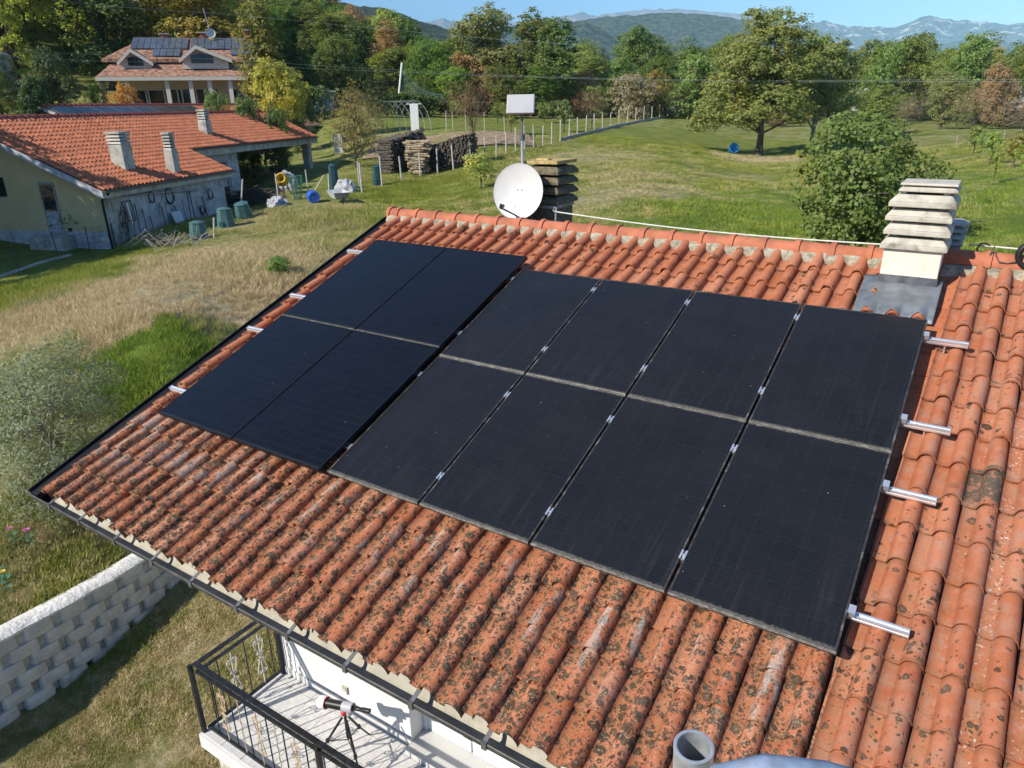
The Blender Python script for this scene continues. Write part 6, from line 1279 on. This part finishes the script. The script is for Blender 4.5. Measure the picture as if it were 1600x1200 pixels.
# porch roof, hipped
mb = MB(); zt1 = ze2v - .30; mb.add([VW(aL, 0, ze), VW(aR, 0, ze), VW(aR + .8, 9, ze), VW(aL, 9, ze), VW(ul - .1, 4.59, zt1), VW(ur - .6, 4.59, zt1), VW(ur - .5, 9, zt1), VW(ul, 9, zt1)], [(0, 1, 5, 4), (1, 2, 6, 5), (3, 0, 4, 7)]); mb.hexa([VW(aL, 0, ze - .18), VW(aR, 0, ze - .18), VW(aR + .8, 9, ze - .18), VW(aL, 9, ze - .18), VW(aL, 0, ze - .01), VW(aR, 0, ze - .01), VW(aR + .8, 9, ze - .01), VW(aL, 9, ze - .01)])
pr_ = mb.build('porch_roof', M['villa_tile'], villa)
mb = MB(); mb.box(aL - .05, aR + .05, -.06, -.002, ze - .34, ze - .02, VW); mb.build('porch_fascia', M['villa_trim'], villa)
for px in (196, 259, 296, 326, 358): x_ = vx_(px, .35); mb = MB(); mb.box(x_ - .19, x_ + .19, .2, .58, zg - 1, ze - .19, VW); mb.build('pillar', M['villa_trim'], villa)
x_ = vx_(158, .5); mb = MB(); mb.box(x_ - .2, x_ + .2, .3, .7, zg - 1, ze - .19, VW); mb.build('pillar', M['darkwood'], villa)
for px, w_, hh, m_ in ((266, .75, 2.1, 'darkwood'), (288, .8, 2.1, 'glass'), (305, .55, 2.1, 'darkwood'), (327, .6, 2.1, 'glass'), (334, .3, 2.1, 'darkwood'), (240, .9, 1.2, 'glass'), (212, .8, 1.2, 'glass'), (366, .6, 1.2, 'glass')):
    x_ = vx_(px, 3); zb = zg + .35 if hh > 2 else zg + 1.2; mb = MB(); mb.box(x_ - w_, x_ + w_, 2.93, 2.998, zb, zb + hh, VW); d = mb.build('door' if hh > 2 else 'window', M[m_], villa); mb = MB(); mb.box(x_ - w_ - .12, x_ - w_, 2.9, 2.999, zb, zb + hh + .1, VW); mb.box(x_ + w_, x_ + w_ + .12, 2.9, 2.999, zb, zb + hh + .1, VW); mb.build('frame', M['villa_trim'], d)
# main roof plane: eave at the upper wall, ridge behind
zr = vz_(59.5, 10); rl, rr__ = vx_(236, 10), vx_(402, 10); el, er_ = vx_(164, 3.9), vx_(401, 3.9); ze2 = vz_(92, 3.9, 180)
mb = MB(); mb.add([VW(el, 3.9, ze2), VW(er_, 3.9, ze2), VW(rr__, 10, zr), VW(rl, 10, zr), VW(rr__, 16, ze2), VW(el, 16, ze2), VW(er_ + .0, 16, ze2)], [(0, 1, 2, 3), (5, 0, 3), (3, 2, 4, 5), (1, 6, 2)]); mrf = mb.build('roof', M['villa_tile'], villa)
mb = MB(); mb.box(el, er_, 3.86, 3.898, ze2 - .28, ze2 - .02, VW); mb.build('roof_fascia', M['villa_tile'], villa)
# two gabled dormers
def dormer(pl, pc, prt, pytop, pybot, pyb, b, label):
    aL_, aC, aR_ = vx_(pl, b), vx_(pc, b), vx_(prt, b); zt_, zb_ = vz_(pytop, b, pc), vz_(pybot, b, pl); z0 = vz_(pyb, b, pc); bb = 9.0
    mb = MB(); f = .86; mb.prism([(aC + (aL_ - aC) * f, z0 - .4), (aC + (aR_ - aC) * f, z0 - .4), (aC + (aR_ - aC) * f, zb_ + (zt_ - zb_) * (1 - f) - .1), (aC, zt_ - .12), (aC + (aL_ - aC) * f, zb_ + (zt_ - zb_) * (1 - f) - .1)], b + .5, bb, lambda a, z, h: VW(a, h, z)); d = mb.build('dormer', M['villa_trim'], villa); tag(d, label)
    mb = MB()
    for ax_1 in (aL_, aR_): mb.add([VW(ax_1, b, zb_), VW(aC, b, zt_), VW(aC, bb, zt_), VW(ax_1, bb, zb_), VW(ax_1, b, zb_ - .14), VW(aC, b, zt_ - .14), VW(aC, bb, zt_ - .14), VW(ax_1, bb, zb_ - .14)], [(0, 1, 2, 3), (7, 6, 5, 4), (3, 7, 4, 0)])
    mb.build('roof', M['villa_tile'], d); mb = MB()
    for ax_1 in (aL_, aR_): mb.hexa([VW(ax_1, b - .08, zb_ - .36), VW(aC, b - .08, zt_ - .36), VW(aC, b - .002, zt_ - .36), VW(ax_1, b - .002, zb_ - .36), VW(ax_1, b - .08, zb_ - .02), VW(aC, b - .08, zt_ - .02), VW(aC, b - .002, zt_ - .02), VW(ax_1, b - .002, zb_ - .02)])
    mb.build('barge_board', M['villa_trim'], d)
    mb = MB(); wz = z0 + .1; ww = (aR_ - aL_) * .21; hh = (zt_ - z0) * .52; cx_ = aC + (aR_ - aC) * .12; mb.prism([(cx_ - ww, wz), (cx_ + ww, wz), (cx_ + ww, wz + hh * .7), (cx_ - ww * .1, wz + hh), (cx_ - ww, wz + hh * .75)], b + .42, b + .498, lambda a, z, h: VW(a, h, z)); w = mb.build('window', M['glass'], d)
    mb = MB(); mb.box(cx_ - .05, cx_ + .05, b + .38, b + .419, wz, wz + hh * .85, VW); mb.build('mullion', M['darkwood'], w)
dormer(187, 211, 243, 75, 97, 104, 2.2, 'smaller gabled dormer above the porch'); dormer(284, 313, 366, 70, 92, 100, 1.6, 'wide gabled dormer nearest the tall ivy tree')
for px, py, b in ((258, 60, 10), (319, 58, 10), (386, 54, 10)): x_, _, z_ = VP(px, py, b); mb = MB(); mb.box(x_ - .35, x_ + .35, b - .35, b + .35, z_ - 1, z_ + .35, VW); c = mb.build('chimney', M['ridge'], villa); mb = MB(); mb.box(x_ - .5, x_ + .5, b - .5, b + .5, z_ + .36, z_ + .46, VW); mb.build('cap_slab', M['bconcrete'], c)
# panels on the villa roof
def vroof(a, f): z = ze2 + (zr - ze2) * f; b = 3.9 + 6.1 * f; return VW(a, b - .03, z + .10)
ORD = ('first', 'second', 'third', 'fourth', 'fifth', 'sixth', 'seventh', 'eighth', 'ninth', 'tenth', 'eleventh', 'twelfth', 'thirteenth', 'fourteenth', 'fifteenth', 'sixteenth', 'seventeenth', 'eighteenth')
def vpanels(a0, a1, f0, f1, nx, ny, where):
    for i in range(nx):
        for j in range(ny):
            x0 = a0 + (a1 - a0) * i / nx; x1 = a0 + (a1 - a0) * (i + 1) / nx - .05; g0 = f0 + (f1 - f0) * j / ny; g1 = f0 + (f1 - f0) * (j + 1) / ny - .008; mb = MB(); q = [Vector(vroof(x0, g0)), Vector(vroof(x1, g0)), Vector(vroof(x1, g1)), Vector(vroof(x0, g1))]; mb.hexa(q + [v + Vector((0, 0, .05)) for v in q]); o = mb.build('solar_panel', M['pv_far']); tag(o, 'blue villa roof panel %s, %s row, %s along' % (where, ('lower', 'upper')[j] if ny > 1 else 'single', ORD[i]), 'solar panel', 'solar panels on the villa roof, %s' % where)
vpanels(vx_(216, 8), vx_(303, 8), .42, .96, 9, 2, 'above the smaller dormer'); vpanels(vx_(248, 6), vx_(290, 6), .08, .40, 4, 1, 'between the two dormers'); vpanels(vx_(307, 8), vx_(400, 8), .42, .96, 9, 2, 'above the wide dormer'); vpanels(vx_(366, 6), vx_(398, 6), .14, .40, 3, 1, 'beside the ivy tree')
x_, _, z_ = VP(329, 52, 9); p = Vector(VW(x_, 9, z_)); t = thing('satellite_dish', p, 'tiny white dish on the villa ridge', 'satellite dish'); mb = MB(); mb.lathe([(0, -.05), (.3, 0), (.48, .09), (.48, .12), (.3, .04), (0, 0)], p, (-VB + VA * .3 + Vector((0, 0, .2))).normalized(), 16); mb.build('reflector', M['dish'], t); mb = MB(); mb.tube([p + Vector((0, 0, -1.2)), p], .05, 5); mb.tube([p, p + Vector((-.6, 0, 2.4))], .03, 4); mb.build('mast', M['galv'], t)
mb = MB(); p = Vector(at(-48, 84, 95)); mb.prism([(-3, -4), (3, -4), (3, 0), (0, 1.5), (-3, 0)], -3, 3, lambda a, b, h: tuple(p + VA * a + Vector((0, 0, b)) + VB * h)); o = mb.build('house', M['oldwhite']); tag(o, 'white house corner at the picture edge among trees', 'house')
p = Vector(on_ground(512, 92)); t = thing('shed', p, 'low grey roofed shed among the far trees', 'shed'); mb = MB(); mb.box(-1.7, 1.7, -2, 2, -.5, 1.9, lambda a, b, h: tuple(p + VA * a + VB * b + Vector((0, 0, h)))); mb.build('wall', M['bconcrete'], t); mb = MB(); mb.prism([(-2, 1.91), (2, 1.91), (2, 2.05), (-2, 2.25)], -2.4, 2.4, lambda a, b, h: tuple(p + VA * a + VB * h + Vector((0, 0, b)))); mb.build('roof', M['bconcrete'], t)
p = Vector(on_ground(1445, 150)); mb = MB()
for k in range(2):
    c_ = p + Vector((.9, .43, 0)) * (k * 16 - 10); mb = MB(); mb.prism([(-3, 0), (3, 0), (3, 2.0), (0, 3.6), (-3, 2.0)], -7.5, 7.5, lambda a, b, h: tuple(c_ + Vector((-.43, .9, 0)) * a + Vector((.9, .43, 0)) * h + Vector((0, 0, b + 1.2)))); o = mb.build('greenhouse', M['polytunnel']); tag(o, ('long white greenhouse roof glimpsed through the far trees', 'white greenhouse roof further right through the far trees')[k], 'greenhouse')

# ------------------------------------------------------------------ named trees and hedges
T('ivy_tree', 'column', 434, -8, 66, 74, (.085, .088, .024), 'tall ivy-clad tree in front of the villa')
T('willow_bush', 'round2', 452, 92, 56, 92, (.175, .165, .04), 'yellow-green willow below the ivy tree')
T('evergreen_tree', 'round', 480, 108, 60, 60, DKG, 'dark evergreen between willow and bare tree')
T('laurel_bush', 'bush', 352, 140, 55, 62, (.055, .085, .03), 'glossy laurel bush before the villa porch end', 'shrub'); T('laurel_bush', 'bush', 402, 150, 52, 70, (.050, .080, .03), 'glossy laurel bush under the willow', 'shrub'); T('laurel_bush', 'bush', 440, 165, 52, 60, (.045, .072, .026), 'dark bush behind the farm roof end', 'shrub')
T('round_bush', 'bush', 180, 128, 74, 34, DKG, 'dark round bush at the villa porch corner', 'shrub'); T('maple_bush', 'bush', 226, 130, 72, 52, (.17, .10, .05), 'reddish brown bush before the villa porch', 'shrub')
T('conifer_tree', 'conifer', 36, 82, 62, 96, (.060, .082, .026), 'broad light conifer above the farm ridge end'); T('conifer_tree', 'conifer', 36, 24, 86, 88, (.026, .040, .018), 'dark pointed conifer behind the light one')
T('dark_tree', 'round', 112, 70, 66, 90, DKG, 'dark low tree between conifer and villa'); T('dark_tree', 'round2', 92, 118, 58, 60, (.022, .035, .014), 'dark hedge tree behind the low outbuilding'); T('brown_bush', 'bush', 6, 150, 48, 46, BRN, 'reddish bush at the outbuilding gable', 'shrub')
T('bare_tree', 'airy', 560, 128, 51, 120, (.105, .105, .055), 'grey thin-leaved tree left of the firewood'); T('fruit_tree', 'bare', 742, 122, 52, 100, (.15, .105, .075), 'leafless brown fruit tree behind the firewood')
for px, d, lab in ((880, 66, 'round green orchard tree by the long fence'), (800, 62, 'small dark orchard tree behind the mast'), (780, 76, 'far orchard tree left of the mast'), (850, 80, 'far small tree on the orchard lawn')): T('orchard_tree', 'orchard', px, 160 - (4 if px == 880 else 0), d, 46 if px == 880 else 32, (.085, .10, .035), lab, 'tree', 'orchard trees')
T('brown_tree', 'bare', 922, 140, 72, 70, (.17, .105, .065), 'brown-leaved tree beside the long fence')
for k, px in enumerate((592, 603, 614)): T('cypress', 'cypress', px, (118, 112, 110)[k], 80, 17, (.030, .045, .016), ('first narrow cypress from the shed side', 'middle of the three narrow cypresses', 'cypress nearest the white net pole')[k], 'tree', 'row of cypresses')
def hedge(px0, px1, d, top, col, label):
    p0, p1 = on_ground(px0, d), on_ground(px1, d); r = np.random.default_rng(int(px0)); n = 2600; f = r.uniform(0, 1, n); c = p0[None] * (1 - f[:, None]) + p1[None] * f[:, None]; h = hgt_for((px0 + px1) / 2, top, d, (p0 + p1) / 2); P = c + np.stack([r.normal(size=n) * .5, r.normal(size=n) * .5, r.uniform(0, 1, n) ** .6 * h], -1)
    o = bpy.data.objects.new('hedge', leaf_mesh('hedge', P, r.normal(size=(n, 3)) + np.array([0, 0, .6]), .34, .7, r)); o.color = (*col, 1); COL.objects.link(o); tag(o, label, 'hedge')
hedge(618, 680, 84, 148, DKG, 'clipped dark hedge under the green net'); hedge(430, 520, 84, 136, (.05, .07, .03), 'low hedge running behind the willow'); hedge(690, 870, 92, 160, (.075, .065, .035), 'brownish hedge at the back of the orchard')
# tall clump in the centre
for k, (px, top, d, w, kind, col, lab) in enumerate(((545, 52, 96, 95, 'round', (.060, .075, .030), 'rounded grey-green tree behind the shed'), (520, 8, 118, 110, 'tall', (.055, .065, .024), 'broad tree with dark crown right of the ivy tree'), (498, 40, 100, 50, 'conifer', (.060, .088, .024), 'small bright conifer right of the ivy tree'), (640, 72, 104, 100, 'round2', (.075, .098, .026), 'bright green tree above the cypresses'), (665, 64, 98, 76, 'round', MIDG, 'mid green tree behind the white pole'), (700, 60, 95, 86, 'tall2', (.065, .085, .026), 'green tree at the middle of the clump'),
        (770, 2, 100, 120, 'tall', (.088, .090, .034), 'tallest tree of the central clump'), (730, 40, 104, 80, 'tall2', (.075, .085, .03), 'ochre-green tree left of tallest one'), (830, 8, 97, 92, 'tall', (.085, .086, .034), 'tall tree touching the sky right of tallest'), (868, 22, 94, 74, 'column', (.048, .074, .020), 'tall dark green column at the clump end'), (845, 100, 90, 60, 'column', (.052, .080, .022), 'ivy-dark tree below the clump end'), (720, 104, 88, 72, 'round2', (.095, .118, .032), 'light green low tree in front of the clump'), (790, 96, 88, 70, 'round', (.06, .075, .024), 'shaded low tree in front of tallest one'), (668, 118, 90, 50, 'bush', (.07, .088, .03), 'rounded shrub right of the white pole'))):
    T('clump_tree', kind, px, top, d, w, col, lab)
# right-hand edge: reddish thickets and saplings by the meadow
for px, top, d, w, kind, col, lab in ((1498, 132, 70, 96, 'bare', (.19, .145, .11), 'pale brown twiggy thicket right of the fig'), (1522, 96, 90, 70, 'round', (.12, .088, .055), 'brown tree above the pale thicket'), (1575, 150, 64, 80, 'bare', (.17, .12, .085), 'brown thicket at the right picture edge'), (1450, 112, 88, 64, 'round2', (.088, .108, .03), 'green tree left of the brown thicket'), (1360, 130, 80, 50, 'column', (.085, .112, .03), 'slim bright tree right of the oak'), (1300, 140, 78, 46, 'bush', (.06, .075, .03), 'dark shrub behind the pale-trunked tree'), (1395, 150, 76, 60, 'bare', (.14, .12, .08), 'twiggy grey shrub above the fig crown')): T('edge_tree', kind, px, top, d, w, col, lab)
for px, top, d, w, lab in ((1536, 222, 42, 44, 'young fruit tree above the cream chimney'), (1574, 206, 40, 52, 'leafy fruit sapling right of the chimney'), (1598, 232, 34, 40, 'fruit sapling cut by the right edge'), (1508, 204, 50, 40, 'small sapling by the brown thicket'), (1548, 262, 34, 22, 'thin stake-tied sapling above the coil')): T('fruit_sapling', 'orchard', px, top, d, w, (.115, .135, .035), lab, 'sapling', 'fruit saplings right of the chimney')
fence('wire_fence', [on_ground(px, 58) for px in (1480, 1498, 1520, 1550, 1575, 1602)], .8, .025, M['wood'], 'white stakes along the far right of meadow', 2)

# ------------------------------------------------------------------ woods: hillside behind the villa, belt beyond the meadow
WR = random.Random(17)
CN = {'y': ('yellow-green', (.115, .125, .032)), 'o': ('olive', (.075, .090, .026)), 'm': ('mid green', MIDG), 'd': ('dark green', (.040, .058, .02)), 'c': ('ochre', (.13, .105, .035)), 'b': ('brown', (.12, .082, .046)), 'g': ('grey-brown', (.115, .10, .07)), 'l': ('light green', (.085, .100, .034))}
KN = {'round': 'rounded', 'round2': 'bushy', 'tall': 'tall', 'tall2': 'upright', 'conifer': 'pointed', 'bush': 'shrubby', 'bare': 'twiggy'}
def woods(n, az0, az1, d0, d1, h0, h1, kinds, cols, where, group, name='wood_tree'):
    placed = []; tries = 0
    while len(placed) < n and tries < n * 30:
        tries += 1; az = WR.uniform(az0, az1); d = math.sqrt(WR.uniform(d0 * d0, d1 * d1)); p = polar(az, d)
        if any((p[0] - q[0]) ** 2 + (p[1] - q[1]) ** 2 < (2.9 + d * .010) ** 2 for q in placed): continue
        p[2] = gz(p[0], p[1]) - .3; placed.append(p); k = WR.choice(kinds); h = WR.uniform(h0, h1); w = h * WR.uniform(.6, .85) if k not in ('column', 'conifer') else h * .36; cn, c = CN[WR.choice(cols)]; j = WR.uniform(.95, 1.45)
        if k in ('bush', 'bare'): w = h * 1.15
        place_tree(name, PT[k], p, h, w, tuple(v * j for v in c), '%s %s tree %s' % (KN[k], cn, where), 'tree', group, None, WR)
woods(105, -78, -52, 92, 185, 11, 16, ('round', 'round2', 'tall', 'tall2', 'round', 'conifer'), 'yyomdc', 'in the wood climbing the hill behind the villa', 'hillside wood behind the villa')
woods(60, -79, -46, 185, 300, 13, 19, ('round', 'tall', 'round2'), 'omcbl', 'high up in the hillside wood', 'upper hillside wood')
woods(44, -53, -38, 112, 200, 9, 14, ('round', 'round2', 'tall2'), 'mcbdo', 'in the wood between ivy tree and central clump', 'wood left of the central clump')
woods(78, -31, 13, 104, 150, 8.5, 11.5, ('round', 'round2', 'tall2'), 'molllomoc', 'in the belt along the far meadow edge', 'tree belt beyond the meadow')
woods(56, -31, 13, 150, 230, 9, 13.5, ('round', 'tall2', 'round2'), 'dmo', 'in the back rows of the far meadow belt', 'back rows of the tree belt')
woods(46, -31, 13, 92, 106, 3, 5.5, ('bush', 'round2', 'bare'), 'mollog', 'at the foot of the far meadow belt', 'undergrowth of the tree belt', 'wood_shrub')
woods(26, -39, -18, 96, 112, 5, 8, ('bush', 'round2', 'round'), 'mcob', 'edging the orchard lawn', 'shrubs behind the orchard', 'wood_shrub')
# tall trees standing outside the picture, left of the farm, whose shade falls on its gable
for k, (x_, y_, h_) in enumerate(((-34.0, -.2, 13), (-38.5, 1.5, 14), (-43, 2.5, 14), (-30.6, .6, 10.5))): place_tree('shade_tree', PT[('tall', 'round', 'tall2', 'round2')[k]], (x_, y_, gz(x_, y_)), h_, 7 + .4 * h_, MIDG, ('tall tree outside the left edge shading the farm gable', 'rounded tree outside the left edge shading the farm roof', 'farthest tree outside the left edge beyond the farm', 'smallest tree outside the left edge before the farm')[k], 'tree', 'trees left of the farm', .7 * k)
# ------------------------------------------------------------------ overhead wires
def wire(pts, r, label, sag=0):
    mb = MB(); P = [Vector(at(*q)) for q in pts]; out = []
    for a, b in zip(P[:-1], P[1:]):
        for i in range(10): out.append(a.lerp(b, i / 10))
    out.append(P[-1]); mb.tube(out, r, 4); o = mb.build('overhead_wire', M['wirepale']); tag(o, label, 'wire', 'overhead wires')
M['wirepale'] = simple('wire_pale', (.28, .33, .30), .6, 0, var=.1, bump=0)
wire(((-60, 77, 52), (120, 84, 52), (330, 92, 52), (560, 106, 53), (760, 117, 54), (960, 123, 55), (1200, 126, 58), (1650, 124, 62)), .009, 'upper wire of the level pair crossing the whole picture')
wire(((-60, 86, 52), (120, 94, 52), (330, 100, 52), (560, 110, 53), (760, 119, 54), (960, 124.5, 55), (1200, 128, 58), (1650, 127, 62)), .009, 'lower wire of the level pair crossing the whole picture')
wire(((60, -2, 60), (200, 12, 60), (380, 24, 60), (560, 42, 60), (760, 60, 60), (905, 70, 60)), .009, 'high wire slanting down from the ivy tree top')

# ------------------------------------------------------------------ air
mb = MB(); mb.box(-12500, 12500, -12500, 12500, -60, 1330); hz = bpy.data.objects.new('haze', None)
m, nt, out = new_mat('haze_air'); v = nt.n('VolumePrincipled', {'Color': (.42, .76, 1.0), 'Density': 1.25e-4, 'Anisotropy': -.4}); nt.t.links.new(v.outputs[0], out.inputs['Volume'])
o = mb.build('haze', m); tag(o, None, None, None, 'stuff')

# ------------------------------------------------------------------ look-alikes told apart by their order across the picture
same = {}
for o in bpy.data.objects:
    if o.parent is None and o.get('label') and o.get('group') and o.users_scene: same.setdefault(o['label'], []).append(o)
for lab, os_ in same.items():
    if len(os_) < 2 or len(os_) > len(ORD): continue
    def brg(o):
        p = o.location if o.type == 'EMPTY' else Vector(o.data.vertices[0].co); return math.atan2(p[0] - CAM[0], p[1] - CAM[1])
    for k, o in enumerate(sorted(os_, key=brg)): o['label'] = '%s, %s from left' % (lab, ORD[k])
